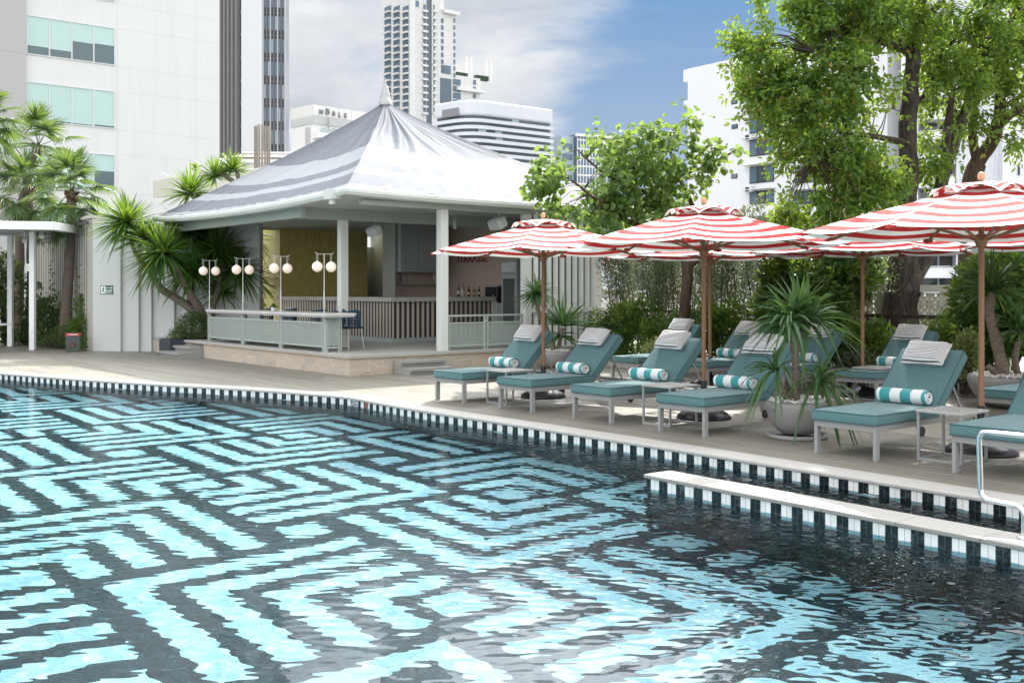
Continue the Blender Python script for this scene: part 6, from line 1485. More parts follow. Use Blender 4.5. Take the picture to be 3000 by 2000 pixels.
nb_.box('terrace_rail', 0.4, XR, -0.9, -0.86, zn(916, 388), zn(916, 376), plain('pale rail glass', (0.40, 0.48, 0.48), 0.2)); nb_.box('window', nb_.tof(975), XR, 0.0, 0.049, zn(916, 392), zn(916, 370), M_GLASS); nb_.box('balcony', nb_.tof(918), nb_.tof(1000), -0.9, 0.049, zn(916, 405), zn(916, 389), M_NOBP)
nb_.box('mast', nb_.tof(955), nb_.tof(955) + 0.12, -0.4, -0.28, zn(955, 392), zn(955, 345), plain('grey metal', (0.3, 0.3, 0.3), 0.5))
sgn = thing('roof_sign', 'grey letters NOBLE with a small crown on the cream office block', 'sign'); 
for ch, px, py in (('N', 939, 329), ('O', 958, 331), ('B', 976, 334), ('L', 993, 338), ('E', 1010, 340)):
    o = text_mesh('letter', ch, 0.62, plain('grey sign letter', (0.20, 0.20, 0.21), 0.5), sgn, 0.06, bold=0.03); x_ = nb_.tof(px); p = nb_.p + nb_.u * x_ + Vector((nb_.u.y, -nb_.u.x, 0)) * 0.12
    o.location = (p.x, p.y, nb_.zof(px, py)); o.rotation_euler = (rad(90), 0, math.atan2(nb_.u.y, nb_.u.x))
mb = MB(); x_ = nb_.tof(958); p = nb_.p + nb_.u * x_ + Vector((nb_.u.y, -nb_.u.x, 0)) * 0.12; zc = nb_.zof(958, 324)
mb.frame((p.x, p.y, zc), nb_.u, Vector((-nb_.u.y, nb_.u.x, 0)), Z, 0.46, 0.1, 0.07)
for k in (-1, 0, 1): mb.frame((p.x + nb_.u.x * 0.19 * k, p.y + nb_.u.y * 0.19 * k, zc + 0.12), nb_.u, Vector((-nb_.u.y, nb_.u.x, 0)), Z, 0.07, 0.1, 0.16)
mb.build('crown_emblem', plain('grey sign letter', (0.20, 0.20, 0.21), 0.5), sgn)

# --- white banded office with rounded corner
M_BAND = plain('white metal cladding', (0.56, 0.58, 0.605), 0.5, var=0.03, scale=0.05, spec=0.15); M_BGL = plain('banded glass', (0.06, 0.085, 0.10), 0.12, var=0.5, scale=0.25)
DB = 130.0; pbk = Vector(((1374 - CX) / F * DB, DB, 0)); ob = thing('banded_office', 'white office block wrapped in dark window bands behind the pavilion', 'building', pbk)
uR = Vector((0.80, 0.60, 0)).normalized(); kR = (1622 - CX) / F; LR = (kR * pbk.y - pbk.x) / (uR.x - kR * uR.y); uLf = Vector((-0.75, 0.66, 0)).normalized(); kl = (1270 - CX) / F; LLf = (kl * pbk.y - pbk.x) / (uLf.x - kl * uLf.y)
def footprint(ins):
    rc = 3.2; c0 = uLf * rc; c1 = uR * rc; pts = [uLf * LLf]
    for k in range(9): s = k / 8; pts.append(c0 * (1 - s) ** 2 + Vector((0, 0, 0)) * 2 * s * (1 - s) + c1 * s * s)
    pts += [uR * LR, uR * LR + uLf * LLf * 0.9]
    cen = (uR * LR + uLf * LLf) / 2; return [tuple(p + (cen - p).normalized() * ins)[:2] for p in pts]
zb = lambda py: CH + (HZ - py) / F * DB
fp0 = footprint(0.0); fp1 = footprint(0.5)
MB().prism(fp0, zb(333), zb(288), 0).build('parapet', M_BAND, ob, bevel=0.3, seg=3)
ztop = zb(333)
for k in range(12):
    z1 = ztop - k * 0.845 * 1.0 * (19.8 * DB / F) / 0.845; h_ = 19.8 * DB / F
    MB().prism(fp1, z1 - h_ * 0.48, z1 - 0.002).build('window_band', M_BGL, ob); MB().prism(fp0, z1 - h_, z1 - h_ * 0.482).build('white_band', M_BAND, ob)
nR_ = Vector((uR.y, -uR.x, 0)); nLf = Vector((-uLf.y, uLf.x, 0)); nLf = nLf if nLf.y < 0 else -nLf
a_ = uLf * LLf * 0.52; MB().frame((a_.x + nLf.x * 0.02, a_.y + nLf.y * 0.02, zb(322)), uLf, nLf, Z, LLf * 0.46, 0.12, 1.0).build('slot_opening', plain('dim roof plant', (0.2, 0.2, 0.21), 0.6), ob, bevel=0.05)
for f_, k in ((0.17, 2), (0.35, 2), (0.36, 3), (0.55, 0), (0.78, 0)):
    p = uR * LR * f_; MB().frame((p.x - nR_.x * 0.40, p.y - nR_.y * 0.40, ztop - (k + 0.24) * 19.8 * DB / F), uR, nR_, Z, 1.1, 0.25, 19.8 * DB / F * 0.46).build('pale_pane', plain('pale pane', (0.3, 0.38, 0.42), 0.2), ob)
# --- glass tower far away beyond the round leaved tree
gt = Block('glass_tower', 'distant blue glass tower peeping over the round leaved tree', 'building', ((1690 - CX) / F * 190, 190), (0.9, 0.43))
gt.box('front', 0, gt.tof(1800), 0, 10, -9, gt.zof(1690, 392), M_BLUEG); gt.box('cornice', -0.4, gt.tof(1800), -0.5, 0.0, gt.zof(1690, 400), gt.zof(1690, 392), M_TTP)
for k in range(12): x_ = gt.tof(1690) + k * 0.55; gt.box('mullion', k * 0.62, k * 0.62 + 0.14, -0.12, 0.0, -9, gt.zof(1690, 400) - .01, M_TTP)
for k in range(10): gt.box('floor_edge', 0, gt.tof(1800), -0.09, -0.005, gt.zof(1690, 412) - 1.6 * k, gt.zof(1690, 412) - 1.6 * k + 0.3, M_TTP)
gt.box('side', gt.tof(1654), -0.01, 1.2, 9, -9, gt.zof(1690, 398), plain('pale blue cladding', (0.36, 0.42, 0.46), 0.5, var=0.2, scale=0.5))
for k in range(8): gt.box('side_window', gt.tof(1658), gt.tof(1684), 1.1, 1.19, gt.zof(1690, 420) - 1.9 * k - 1.1, gt.zof(1690, 420) - 1.9 * k, M_BLUEG)

# --- white apartment house at the right
M_APT = facade_mat('white apartment wall', (0.68, 0.69, 0.70), (0.74, 0.75, 0.76), 0, 0, scale=0.08)
ap = Block('apartment_house', 'plain white apartment house with few windows behind the big tree', 'building', ((2015 - CX) / F * 125, 125), -B); za = ap.zof; XA = ap.tof
ap.box('wall', 0, XA(2600), 0, 14, -9, za(2015, 202), M_APT)
ap.box('roof_slab', XA(1997) - 0.0, -0.01, 0.3, 9, za(2015, 236), za(2015, 202) + 0.05, M_APT); ap.box('ledge', XA(1998), -0.01, 0.3, 9, za(2015, 311), za(2015, 292), M_APT)
for px, py, h_ in ((2143, 295, 12), (2144, 366, 13), (2143, 511, 13), (2144, 439, 12)):
    f_ = ap.box('small_window', XA(px), XA(px + 18), -0.06, 0.05, za(px, py + h_), za(px, py), M_FRAMED); ap.box('pane', XA(px + 2), XA(px + 16), -0.1, -0.062, za(px, py + h_ - 2), za(px, py + 2), M_BLUEG, parent=f_)
for py0, py1 in ((275, 318), (330, 393), (412, 460), (490, 539), (562, 600), (640, 690)):
    for c0, c1 in ((2197, 2268), (2330, 2400), (2440, 2500)):
        f_ = ap.box('window', XA(c0), XA(c1), -0.08, 0.05, za(c0, py1), za(c0, py0), M_FRAMED)
        for k in range(3): w_ = (c1 - c0) / 3; ap.box('pane', XA(c0 + w_ * k + 2), XA(c0 + w_ * (k + 1) - 2), -0.12, -0.082, za(c0, py1 - 3), za(c0, py0 + 3), M_BLUEG if k != 1 else M_GLASS, parent=f_)
        ap.box('window_hood', XA(c0 - 12), XA(c1 + 5), -1.0, -0.001, za(c0, py0 - 3), za(c0, py0 - 5), M_APT)
for py in (556, 404):
    a_ = ap.box('air_conditioner', XA(2196), XA(2216), -0.9, -0.3, za(2205, py + 8), za(2205, py - 8), plain('pale casing', (0.62, 0.62, 0.6), 0.5), bevel=0.05); ap.box('fan_grille', XA(2199), XA(2209), -0.95, -0.905, za(2205, py + 6), za(2205, py - 6), M_FRAMED, parent=a_)
# --- balcony block further right
bk = Block('balcony_house', 'white apartment house with stacked balconies at the far right', 'building', ((2640 - CX) / F * 98, 98), (1, -0.42)); zk = bk.zof; XK = bk.tof
M_RIBW = facade_mat('ribbed white wall', (0.60, 0.615, 0.64), (0.66, 0.675, 0.70), 0, 0, rib=0.34, scale=0.08)
bk.box('pier', 0, XK(2690), 0, 12, -9, 34, M_APT); bk.box('rear_wall', XK(2690) + 0.01, XK(2800), 1.8, 12, -9, 34, M_RIBW); bk.box('ribbed_wall', XK(2800) + 0.01, XK(2935), 0.0, 12, -9, 34, M_RIBW); bk.box('plain_wall', XK(2935) + 0.01, XK(3150), -0.8, 12, -9, 34, M_APT)
for k in range(13):
    yy = 60 + 66 * k; z = zk(2745, yy)
    b_ = bk.box('balcony', XK(2692), XK(2798), -0.6, 1.79, z - 0.9, z + 0.05, M_APT); bk.box('rail', XK(2694), XK(2796), -0.62, -0.5, z + 0.12, z + 0.2, M_FRAMEW, parent=b_)
    if True:
        w_ = bk.box('balcony_window', XK(2700), XK(2745), 1.70, 1.79, z - 0.05 + 0.12, z + 1.15, M_GLASS); bk.box('balcony_door', XK(2752), XK(2790), 1.70, 1.79, z + 0.07, z + 1.15, M_FRAMED if k % 2 else M_GLASS)
for yy in (490, 700): bk.box('slit_window', XK(2980), XK(2986), -0.9, -0.801, zk(2980, yy + 26), zk(2980, yy), M_FRAMED)

# --- low pale houses seen through the hedge
lw = Block('low_house', 'low pale house glimpsed through the see-through hedge', 'building', ((1745 - CX) / F * 60, 60), (1, -0.25))
lw.box('wall', lw.tof(1700), lw.tof(2160), 0.3, 8, -9, lw.zof(1900, 650), plain('pale rendered wall', (0.60, 0.56, 0.52), 0.7, var=0.1, scale=0.3)); lw.box('roof_beam', lw.tof(1690), lw.tof(2170), -0.6, 8.2, lw.zof(1900, 650) + .01, lw.zof(1900, 622), plain('beige roof beam', (0.50, 0.47, 0.39), 0.6))
for c0, c1, y0, y1, m in ((1738, 1815, 645, 705, M_BLUEG), (1850, 1905, 790, 850, M_GLASS), (1960, 2040, 660, 720, M_BLUEG), (2060, 2120, 800, 870, M_GLASS), (1770, 1830, 800, 840, plain('sheer curtain', (0.5, 0.55, 0.6), 0.6))):
    f_ = lw.box('window', lw.tof(c0), lw.tof(c1), 0.15, 0.299, lw.zof(1900, y1), lw.zof(1900, y0), m); lw.box('window_sill', lw.tof(c0 - 3), lw.tof(c1 + 3), 0.1, 0.299, lw.zof(1900, y1) - 0.2, lw.zof(1900, y1) - 0.005, M_FRAMEW, parent=f_)
for k in range(3): lw.box('wall_band', lw.tof(1700), lw.tof(2160), 0.22, 0.299, lw.zof(1900, 760 + 90 * k) - .2, lw.zof(1900, 760 + 90 * k), plain('brown trim', (0.36, 0.27, 0.21), 0.7))
l2 = Block('low_house', 'low white house between the hedge and the thick trunk', 'building', ((2160 - CX) / F * 62, 62), (1, -0.15))
l2.box('wall', 0, l2.tof(2660), 0, 8, -9, l2.zof(2300, 700), M_APT)
for c0, c1, y0, y1 in ((2260, 2310, 760, 820), (2380, 2440, 760, 820), (2500, 2560, 760, 820)):
    f_ = l2.box('window', l2.tof(c0), l2.tof(c1), -0.06, 0.04, l2.zof(2300, y1), l2.zof(2300, y0), M_FRAMED); l2.box('pane', l2.tof(c0 + 3), l2.tof(c1 - 3), -0.09, -0.062, l2.zof(2300, y1 - 4), l2.zof(2300, y0 + 4), M_BLUEG, parent=f_)

# --- old house with a tiled roof, and the fluted flue before it
M_TILEROOF = facade_mat('brown roof tiles', (0.16, 0.125, 0.10), (0.24, 0.20, 0.165), 0.30, 0.12, 0.6, 0.05, scale=2)
oh = Block('old_house', 'old white house with a brown tiled roof at the foot of the dark tower', 'building', ((650 - CX) / F * 66, 66), (1, 0.05)); zo = oh.zof; XO = oh.tof
oh.box('wall', XO(640), XO(900), 0, 8, -9, zo(700, 470), M_APT); oh.box('cornice', XO(642), XO(900), -0.35, 8, zo(700, 478), zo(700, 466), M_WHITE, bevel=0.04); oh.box('lower_cornice', XO(668), XO(720), -0.5, -0.01, zo(700, 496), zo(700, 486), M_WHITE, bevel=0.04)
z0_, z1_ = zo(700, 464), zo(700, 440); mb = MB(); xa_, xb_ = XO(668), XO(900)
mb.add([(xa_, -0.5, z0_), (xb_, -0.5, z0_), (xb_, 1.8, z1_), (xa_ + 0.5, 1.8, z1_), (xa_, 8.3, z0_), (xb_, 8.3, z0_)], [(0, 1, 2, 3), (0, 3, 4), (3, 2, 5, 4), (0, 4, 5, 1)]); mb.build('tiled_roof', M_TILEROOF, oh.r)
oh.box('ridge', xa_ + 0.5, xb_, 1.7, 1.95, z1_, z1_ + 0.14, M_WHITE)
w_ = oh.box('window', XO(676), XO(722), -0.03, -0.001, zo(700, 512), zo(700, 497), M_GLASS)
fl_ = thing('fluted_flue', 'upright bundle of weathered round tubes rising behind the pavilion roof', 'flue', ((768 - CX) / F * 44, 44, 0)); mt = plain('weathered tube', (0.27, 0.235, 0.20), 0.6, var=0.2)
zt_, zb_ = CH + (HZ - 370) / F * 44, CH + (HZ - 560) / F * 44
for k in range(14):
    a = 2 * math.pi * k / 14; MB().tube([(0.30 * math.cos(a), 0.30 * math.sin(a), zb_), (0.30 * math.cos(a), 0.30 * math.sin(a), zt_ + 0.04 * math.sin(a * 3))], 0.045, 10).build('tube', mt, fl_)
MB().lathe([(0.27, zb_ + 0.9), (0.345, zb_ + 0.9), (0.345, zb_ + 0.95), (0.27, zb_ + 0.95)], n=24).build('clamp_ring', mt, fl_); MB().lathe([(0.34, zb_), (0.34, -0.0)], n=24).build('flue_base', mt, fl_)

# --- concrete beam over the planting, with a sapling
cb_ = thing('concrete_beam', 'pale concrete beam jutting out above the strap leaf tree', 'beam'); c0 = Vector((-11.72, 36.0, 0)); c1 = Vector((-12.85, 37.25, 0)); uB = Vector((3.2, -2.3, 0)).normalized()
M_CBEAM = plain('stained pale concrete', (0.54, 0.53, 0.49), 0.75, var=0.12, scale=0.8, bump=0.2, bscale=30)
e_ = [c1, c0, c0 + uB * 7, c1 + uB * 7]; MB().prism([tuple(p)[:2] for p in e_], 4.90, 5.53).build('beam', M_CBEAM, cb_, bevel=0.02)
pos_ = [c1 * 0.1 + c0 * 0.9 + uB * 5.5 + Vector((0.3, 0.5, 0)), c0 + uB * 2 + Vector((0.2, 0.6, 0))]
for p in pos_: MB().box(p.x - 0.2, p.x + 0.2, p.y - 0.2, p.y + 0.2, 0.0, 4.899).build('support', M_CBEAM, cb_)
sp_ = c0 + uB * 0.9 + Vector((0.1, 0.3, 5.53)); sap = thing('sapling', 'tiny sapling sprouting on top of the concrete beam', 'plant', sp_)
MB().tube([(0, 0, 0), (0.01, 0, 0.15), (0.0, 0.01, 0.30)], [0.012, 0.009, 0.006], 6).build('stem', M_TWIG, sap)
V, Q = leaves(np.array([[0, 0, 0.30]] * 22) + RS.normal(0, 0.05, (22, 3)), rdir(22, -0.1, 0.7), 0.19, 0.10); npmesh('leaves', V, Q, M_LTREE, sap, True)

# --- pilaster wall with the exit sign
M_PW = plain('white rendered wall', (0.53, 0.545, 0.53), 0.65, var=0.05, scale=0.6, bump=0.08, bscale=60)
w0, w1 = at(272, 1028), at(760, 1032); uw = (w1 - w0).normalized(); nw = Vector((uw.y, -uw.x, 0))
pw = thing('pilaster_wall', 'white boundary wall with upright ribs behind the strap leaf tree', 'wall', w0, math.atan2(uw.y, uw.x)); LW = (w1 - w0).length
MB().box(0, LW, 0.0, 0.25, 0, 3.35).build('wall_panel', M_PW, pw); pk = lambda px: ((px - CX) / F * w0.y - w0.x) / (uw.x - (px - CX) / F * uw.y)
for px in (350, 403, 440, 507, 560, 620): MB().box(pk(px), pk(px + 8), -0.09, -0.001, 0, 3.35).build('rib', M_PW, pw, bevel=0.004)
es = plate_root('exit_sign', 'green EXIT sign with running figure and arrow on the white wall', 'sign', w0 + uw * pk(313) + nw * 0.012 + Z * (CH + (HZ - 849) / F * w0.y), nw)
M_EXG = plain('exit green', (0.0, 0.085, 0.035), 0.4); M_EXW = plain('exit white', (0.78, 0.80, 0.78), 0.5)
MB().box(-0.18, 0.18, -0.115, 0.115, -0.01, 0.0).build('plate', M_EXG, es, bevel=0.003)
MB().box(-0.162, -0.025, -0.097, 0.097, 0.0005, 0.002).build('white_panel', M_EXW, es)
mb = MB(); zz_ = 0.003
def st(p, q, w_=0.02): mb.bar((p[0], p[1], zz_), (q[0], q[1], zz_), 0.001, w_, up=(q[1] - p[1], -(q[0] - p[0]), 0)) if False else mb.frame(((p[0] + q[0]) / 2, (p[1] + q[1]) / 2, zz_), Vector((q[0] - p[0], q[1] - p[1], 0)).normalized(), Vector((-(q[1] - p[1]), q[0] - p[0], 0)).normalized(), Z, math.hypot(q[0] - p[0], q[1] - p[1]), w_, 0.001)
n_ = 12; cxh, cyh = -0.078, 0.066; mb.add([(cxh + 0.016 * math.cos(6.283 * k / n_), cyh + 0.016 * math.sin(6.283 * k / n_), zz_) for k in range(n_)], [tuple(range(n_))])
st((-0.085, 0.045), (-0.10, -0.01), 0.03); st((-0.10, -0.01), (-0.065, -0.035)); st((-0.065, -0.035), (-0.075, -0.08), 0.018); st((-0.10, -0.01), (-0.12, -0.05)); st((-0.12, -0.05), (-0.15, -0.05), 0.018); st((-0.085, 0.04), (-0.05, 0.015), 0.014); st((-0.09, 0.04), (-0.125, 0.02), 0.014)
mb.build('running_figure', M_EXG, es)
mb = MB(); mb.box(-0.005, 0.13, 0.045, 0.062, 0.0005, 0.002); mb.add([(0.125, 0.08, 0.002), (0.125, 0.027, 0.002), (0.165, 0.0535, 0.002)], [(0, 1, 2)]); mb.build('arrow', M_EXW, es)
o = text_mesh('exit_lettering', 'EXIT', 0.085, M_EXW, es, 0.001, bold=0.002); o.location = (0.075, -0.03, 0.0015)
o = MB().box(0.0, 0.15, -0.092, -0.082, 0.0005, 0.002).build('lower_line', M_EXW, es)

# --- cable trellis on the beige wall
t0, t1 = w0.copy(), Vector((-15.6, 34.1, 0)); ut = (t1 - t0).normalized(); nt_ = Vector((-ut.y, ut.x, 0)); nt_ = nt_ if nt_.x < 0 else -nt_
M_BEIGE = plain('beige rendered wall', (0.50, 0.485, 0.43), 0.7, var=0.08, scale=0.5, bump=0.1, bscale=40)
bw_ = thing('beige_wall', 'beige wall behind the hanging cables at the left', 'wall', t0 - nt_ * 0.0, math.atan2(ut.y, ut.x)); LT_ = (t1 - t0).length
sg_ = 1 if (Matrix.Rotation(-math.atan2(ut.y, ut.x), 3, 'Z') @ nt_).y > 0 else -1
MB().box(0.05, LT_, min(0, -sg_ * 0.3), max(0, -sg_ * 0.3), 0, 3.52).build('wall_panel', M_BEIGE, bw_); MB().box(0.02, LT_, min(0.06 * sg_, -sg_ * 0.34), max(0.06 * sg_, -sg_ * 0.34), 3.522, 3.60).build('coping', M_BEIGE, bw_)
ct = thing('cable_trellis', 'row of looped hanging cables on a dark rail for climbing plants', 'trellis', t0 + nt_ * 0.12, math.atan2(ut.y, ut.x)); M_CABLE = plain('dark cable', (0.07, 0.065, 0.06), 0.5)
MB().box(0.05, LT_, -0.03, 0.03, 3.36, 3.44).build('rail', M_CABLE, ct)
for k in range(28):
    x_ = 0.15 + (LT_ - 0.4) * k / 27; pts = [(x_, 0, 0.0), (x_, 0, 1.5), (x_, 0, 3.0)] ; pts += [(x_ + 0.045 * math.sin(t), 0, 3.16 - 0.13 * math.cos(t)) for t in [0.3 + 5.7 * q_ / 10 for q_ in range(11)]]
    MB().tube(pts, 0.008, 5).build('cable', M_CABLE, ct)
iv = thing('climbing_vine', 'thin climbing vines trailing up the hanging cables', 'vine', t0 + nt_ * 0.15, math.atan2(ut.y, ut.x)); LP = []
for k in range(28):
    x_ = 0.15 + (LT_ - 0.4) * k / 27; h_ = (0.9, 1.6, 0.7, 2.3, 1.2, 0.8, 1.9, 1.0, 0.6, 2.0, 1.1, 1.5)[k % 12] * RS.uniform(0.8, 1.1); m = int(h_ * 34); z_ = RS.uniform(0, 1, m) ** 1.5 * h_ ; LP.append(np.stack([x_ + RS.normal(0, 0.035, m) * (1.6 - z_ / h_), sg_ * RS.uniform(-0.02, 0.07, m), z_], -1))
LP = np.concatenate(LP); V, Q = leaves(LP, rdir(len(LP), -0.6, 0.5), RS.uniform(0.06, 0.10, len(LP)), 0.065); npmesh('leaves', V, Q, M_LSHRUB, iv, True)
# --- pergola
pg = thing('pergola', 'white flat roofed pergola on slim posts at the left edge', 'pergola')
Pb, Pa = at(95.5, 1025), at(31, 1014); zr = CH + (HZ - 679) / F * Pb.y
for p in (Pb, Pa, Pb + Vector((-4.2, -0.5, 0))): MB().box(p.x - 0.068, p.x + 0.068, p.y - 0.068, p.y + 0.068, 0, zr).build('post', M_WHITE, pg, bevel=0.004)
f0 = dp(158, 654, 27.2); f1 = dp(-420, 634, 26.0); f2 = dp(60, 690, 31.5); ux = (Vector((f1.x, f1.y, 0)) - Vector((f0.x, f0.y, 0))).normalized(); uy = Vector((-0.05, 1, 0))
c = Vector((f0.x, f0.y, 0)); poly = [c, c + uy * 3.6, c + uy * 3.6 + ux * 7, c + ux * 7]
MB().prism([tuple(p)[:2] for p in poly][::-1], zr + 0.19, zr + 0.215).build('roof_sheet', M_WHITE, pg)
for a_, b_ in ((0, 3), (0, 1), (1, 2)): MB().bar(poly[a_] + Z * (zr + 0.10), poly[b_] + Z * (zr + 0.10), 0.06, 0.20).build('fascia', M_WHITE, pg, bevel=0.004)
for k in range(14): p = poly[0] + (poly[3] - poly[0]) * (k + 0.5) / 14; MB().bar(p + uy * 0.04 + Z * (zr + 0.06), p + uy * 3.56 + Z * (zr + 0.06), 0.07, 0.11).build('slat', M_WHITE, pg)
for p, lab in ((Pb + Vector((0.22, 0.05, zr - 0.10)), 'white floodlight at the right corner under the pergola roof'), (Pb + Vector((-0.35, 0.3, zr - 0.2)), 'white floodlight left of the right pergola post')):
    fl2 = thing('floodlight', lab, 'lamp', p, 0.4, 'white floodlights under the pergola'); o = MB().box(-0.06, 0.06, -0.08, 0.08, -0.06, 0.06).build('housing', M_WHITE, fl2, bevel=0.015); o.rotation_euler = (rad(-30), 0, 0); MB().tube([(0, 0, 0.05), (0, 0.02, 0.19)], 0.015, 8).build('bracket', M_WHITE, fl2)
    o = MB().box(-0.05, 0.05, -0.086, -0.081, -0.05, 0.05).build('lens', M_GREYWALL, fl2); o.rotation_euler = (rad(-30), 0, 0)
cbx = thing('control_box', 'small white box fixed to the right pergola post', 'box', Pb + Vector((-0.12, 0, 1.0 + CH - 0.38))); MB().box(-0.05, 0.048, -0.05, 0.05, -0.1, 0.1).build('box', M_WHITE, cbx, bevel=0.006); MB().box(-0.03, 0.03, -0.056, -0.051, -0.06, 0.06).build('lid', M_FRAMEW, cbx)
lt_ = thing('low_table', 'white table edge at the far left under the pergola', 'table', dp(-8, 950, 27.0) * 1.0); lt_.location.z = 0; MB().box(-0.5, 0.22, -0.4, 0.4, 0.70, 0.735).build('table_top', M_WHITE, lt_); MB().tube([(-0.15, 0, 0), (-0.15, 0, 0.7)], 0.035, 12).build('leg', M_WHITE, lt_)
# --- warning box in the greenery
wb = plate_root('warning_box', 'dark glass fronted box with a red WARNING strip in the greenery', 'box', at(227, 1029) + Z * 0.22 + Vector((0, -0.3, 0)), Vector((0.25, -1, 0)))
MB().box(-0.17, 0.17, -0.22, 0.20, -0.16, 0.0).build('cabinet', plain('dark green casing', (0.05, 0.07, 0.06), 0.4), wb, bevel=0.006); MB().box(-0.18, 0.18, 0.201, 0.27, -0.165, 0.005).build('red_strip', plain('red strip', (0.42, 0.02, 0.03), 0.4), wb)
o = text_mesh('warning_lettering', 'WARNING', 0.052, M_EXW, wb, 0.001, bold=0.001); o.location = (0, 0.235, 0.006)
MB().box(-0.145, 0.145, -0.19, 0.175, 0.001, 0.006).build('glass_front', plain('smoky glass', (0.06, 0.08, 0.07), 0.08), wb)
mb = MB(); mb.lathe([(0.075, 0.0), (0.075, 0.02), (0.04, 0.02), (0.04, 0.0)], (0, -0.02, 0.0), 20); mb.build('hose_reel', plain('dull red reel', (0.16, 0.03, 0.03), 0.5), wb)

# --- breeze block wall at the right
bz0 = Vector((6.43, 19.9, 0)); bu = -B; bzw = thing('breeze_block_wall', 'beige wall of pierced breeze blocks beside the thick tree trunk', 'wall', bz0, math.atan2(bu.y, bu.x)); M_BREEZE = plain('beige cast block', (0.52, 0.50, 0.42), 0.7, var=0.08, scale=1.5)
BS = 0.205
def breeze():
    mb = MB(); t_ = 0.022; h = BS / 2
    for (x0, x1, z0, z1) in ((-h, h, h - t_, h), (-h, h, -h, -h + t_), (-h, -h + t_, -h + t_, h - t_), (h - t_, h, -h + t_, h - t_)): mb.box(x0, x1, 0, 0.09, z0, z1)
    g_ = 0.016
    for sx_ in (-1, 1):
        for sz_ in (-1, 1):
            mb.box(*sorted((sx_ * (h - t_), sx_ * 0.036)), 0.004, 0.086, *sorted((sz_ * 0.052, sz_ * 0.036))); mb.box(*sorted((sx_ * 0.052, sx_ * 0.036)), 0.005, 0.085, *sorted((sz_ * 0.0525, sz_ * (h - t_))))
    for (x0, x1, z0, z1) in ((-0.036, 0.036, 0.02, 0.036), (-0.036, 0.036, -0.036, -0.02), (-0.036, -0.02, -0.02, 0.02), (0.02, 0.036, -0.02, 0.02)): mb.box(x0, x1, 0.003, 0.087, z0, z1)
    return mb
b0m = None; nbx = 0
for i in range(15):
    if i in (3, 9): continue
    for j in range(7):
        if b0m is None: ob_ = breeze().build('pierced_block', M_BREEZE, bzw); b0m = ob_
        else: ob_ = b0m.copy(); COL.objects.link(ob_); ob_.parent = bzw
        ob_.location = (0.1 + BS * i * 1.005, 0, 0.12 + BS * (j + 0.5) * 1.003); nbx += 1
LB = BS * 15.2
MB().box(-0.05, LB, -0.03, 0.12, 1.57, 1.70).build('top_beam', M_BREEZE, bzw); MB().box(-0.05, LB, -0.02, 0.11, 0.0, 0.118).build('base_course', M_BREEZE, bzw)
for i in (3, 9): MB().box(0.1 + BS * (i - 0.5) * 1.005, 0.1 + BS * (i + 0.5) * 1.005 - 0.002, -0.01, 0.1, 0.119, 1.569).build('pier', M_BREEZE, bzw)
# ---------------------------------------------------------------- sky, sun, camera
SUN_EL, SUN_AZ = rad(43), rad(16.6)
w = bpy.data.worlds.new('World'); sc.world = w; w.use_nodes = True
nt = w.node_tree; nt.nodes.clear()
def wn(t, **kw):
    x = nt.nodes.new(t)
    for k_, v_ in kw.items(): setattr(x, k_, v_)
    return x
def wm(op, a, b=None, clamp=False):
    x = wn('ShaderNodeMath', operation=op, use_clamp=clamp)
    for i_, v_ in enumerate((a, b)):
        if v_ is None: continue
        if isinstance(v_, (int, float)): x.inputs[i_].default_value = v_
        else: nt.links.new(v_, x.inputs[i_])
    return x.outputs[0]
sky = wn('ShaderNodeTexSky', sky_type='NISHITA', sun_disc=False, sun_elevation=SUN_EL, sun_rotation=SUN_AZ, air_density=1.0, dust_density=0.6, ozone_density=1.5)
tc = wn('ShaderNodeTexCoord'); sx = wn('ShaderNodeSeparateXYZ'); nt.links.new(tc.outputs['Generated'], sx.inputs[0])
X_, Y_, Z_ = sx.outputs
# clouds on a flat layer: direction divided by its height
zz = wm('MAXIMUM', Z_, 0.03); cu = wm('DIVIDE', X_, wm('ADD', zz, 0.18)); cv = wm('DIVIDE', Y_, wm('ADD', zz, 0.18))
cb = wn('ShaderNodeCombineXYZ'); nt.links.new(cu, cb.inputs[0]); nt.links.new(cv, cb.inputs[1])
n1 = wn('ShaderNodeTexNoise'); n1.inputs['Scale'].default_value = 1.15; n1.inputs['Detail'].default_value = 9; n1.inputs['Roughness'].default_value = 0.58; n1.inputs['Distortion'].default_value = 0.35
nt.links.new(cb.outputs[0], n1.inputs['Vector'])
# a clear gap to the right of the tall tower
def lobe(x0, z0, rx, rz):
    dx = wm('DIVIDE', wm('SUBTRACT', wm('DIVIDE', X_, wm('MAXIMUM', Y_, 0.05)), x0), rx); dz = wm('DIVIDE', wm('SUBTRACT', Z_, z0), rz)
    r2 = wm('ADD', wm('MULTIPLY', dx, dx), wm('MULTIPLY', dz, dz)); return wm('MULTIPLY', wm('EXPONENT', wm('MULTIPLY', r2, -1.0)), wm('GREATER_THAN', Y_, 0.0))
gap = lobe(0.16, 0.17, 0.12, 0.12)
cov = wm('SUBTRACT', wm('ADD', wm('ADD', n1.outputs[0], 0.10), wm('MULTIPLY', wm('GREATER_THAN', Z_, 0.275), 0.3)), wm('MULTIPLY', gap, 0.36))
rp = wn('ShaderNodeValToRGB'); rp.color_ramp.elements[0].position = 0.38; rp.color_ramp.elements[1].position = 0.62
rp.color_ramp.interpolation = 'EASE'
nt.links.new(cov, rp.inputs[0])
n2 = wn('ShaderNodeTexNoise'); n2.inputs['Scale'].default_value = 2.6; n2.inputs['Detail'].default_value = 8; nt.links.new(cb.outputs[0], n2.inputs['Vector'])
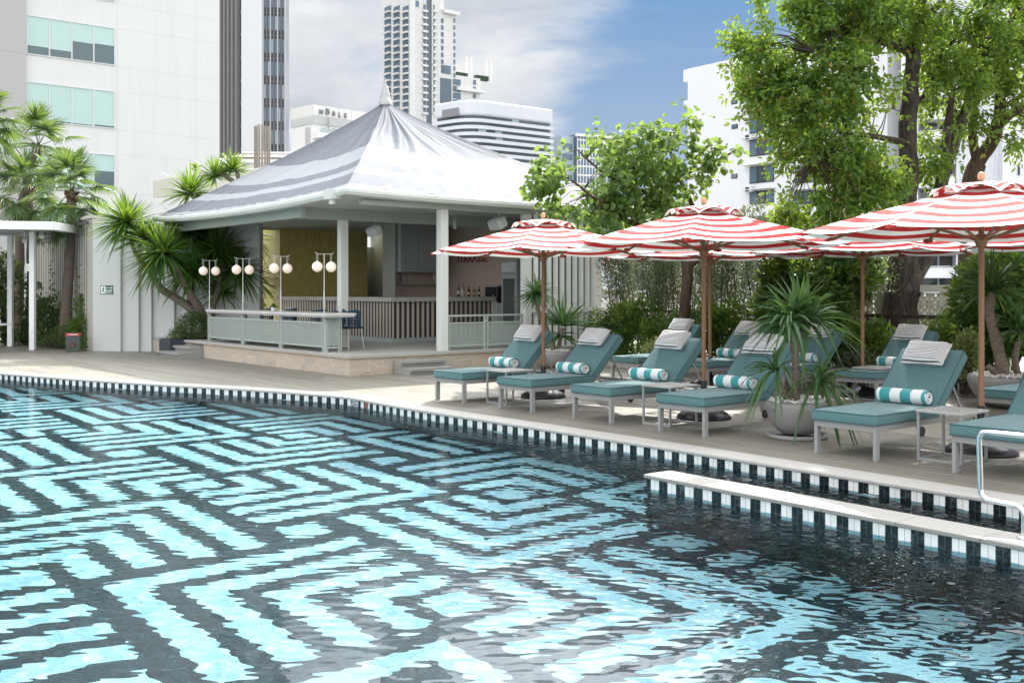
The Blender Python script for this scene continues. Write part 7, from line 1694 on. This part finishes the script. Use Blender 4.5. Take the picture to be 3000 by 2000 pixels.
cc = wn('ShaderNodeMix', data_type='RGBA'); nt.links.new(wm('DIVIDE', wm('SUBTRACT', n2.outputs[0], 0.33), 0.3, True), cc.inputs[0])
cc.inputs[6].default_value = (3.0, 3.2, 3.5, 1); cc.inputs[7].default_value = (4.5, 4.55, 4.6, 1)
cl = wn('ShaderNodeMix', data_type='RGBA', blend_type='DARKEN')   # keeps the glare round the sun from outshining the clouds
cl.inputs[0].default_value = 1; nt.links.new(sky.outputs[0], cl.inputs[6])
ck = wn('ShaderNodeMix', data_type='RGBA'); nt.links.new(wm('DIVIDE', wm('SUBTRACT', Z_, 0.08), 0.20, True), ck.inputs[0]); ck.inputs[6].default_value = (2.3, 2.8, 3.6, 1); ck.inputs[7].default_value = (0.92, 1.85, 3.25, 1); nt.links.new(ck.outputs[2], cl.inputs[7])
# unseen clouds overhead and behind the camera are brightened as added fill light
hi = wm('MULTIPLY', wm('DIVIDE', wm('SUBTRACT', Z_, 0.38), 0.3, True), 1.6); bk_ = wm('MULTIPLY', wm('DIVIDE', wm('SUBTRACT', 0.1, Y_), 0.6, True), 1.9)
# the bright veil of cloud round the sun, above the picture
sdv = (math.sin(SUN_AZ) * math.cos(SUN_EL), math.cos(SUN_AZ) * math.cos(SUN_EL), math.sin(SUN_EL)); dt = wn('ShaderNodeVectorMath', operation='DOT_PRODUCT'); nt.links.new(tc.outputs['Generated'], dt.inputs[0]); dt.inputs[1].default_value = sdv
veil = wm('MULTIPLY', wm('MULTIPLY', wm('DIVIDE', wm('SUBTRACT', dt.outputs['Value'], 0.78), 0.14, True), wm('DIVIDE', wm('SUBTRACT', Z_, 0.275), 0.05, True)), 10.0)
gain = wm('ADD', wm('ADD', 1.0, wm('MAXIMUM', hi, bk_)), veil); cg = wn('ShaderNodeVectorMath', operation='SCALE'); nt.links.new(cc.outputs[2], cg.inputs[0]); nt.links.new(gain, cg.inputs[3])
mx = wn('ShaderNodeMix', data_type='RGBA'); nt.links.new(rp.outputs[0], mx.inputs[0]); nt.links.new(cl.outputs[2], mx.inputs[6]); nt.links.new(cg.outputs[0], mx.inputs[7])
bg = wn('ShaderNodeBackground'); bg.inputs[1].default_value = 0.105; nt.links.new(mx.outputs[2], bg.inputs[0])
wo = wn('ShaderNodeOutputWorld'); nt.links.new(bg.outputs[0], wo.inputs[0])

L = bpy.data.lights.new('sun', 'SUN'); L.energy = 3.4; L.angle = rad(0.55); L.color = (1.0, 0.955, 0.88)
lo = bpy.data.objects.new('sun', L); COL.objects.link(lo)
sd = Vector((math.sin(SUN_AZ) * math.cos(SUN_EL), math.cos(SUN_AZ) * math.cos(SUN_EL), math.sin(SUN_EL)))
lo.rotation_euler = sd.to_track_quat('Z', 'Y').to_euler(); lo.location = sd * 60
L.cycles.is_caustics_light = True

cam = bpy.data.cameras.new('camera'); co = bpy.data.objects.new('camera', cam); COL.objects.link(co)
co.location = (0, 0, CH); co.rotation_euler = (rad(90), 0, 0)
cam.sensor_width = 36; cam.lens = F / 3000 * 36; cam.shift_y = -(1000 - HZ) / 3000; cam.clip_end = 6000; cam.clip_start = 0.05
sc.camera = co
sc.view_settings.view_transform = 'Standard'; sc.view_settings.look = 'None'; sc.view_settings.gamma = 1.0; sc.view_settings.use_curve_mapping = False
sc.view_settings.exposure = 0.95
cy = sc.cycles
cy.use_denoising = True; cy.max_bounces = 8; cy.transmission_bounces = 6; cy.transparent_max_bounces = 8; cy.diffuse_bounces = 3; cy.glossy_bounces = 4
cy.sample_clamp_indirect = 6.0; cy.caustics_reflective = False; cy.caustics_refractive = True; cy.blur_glossy = 0.3
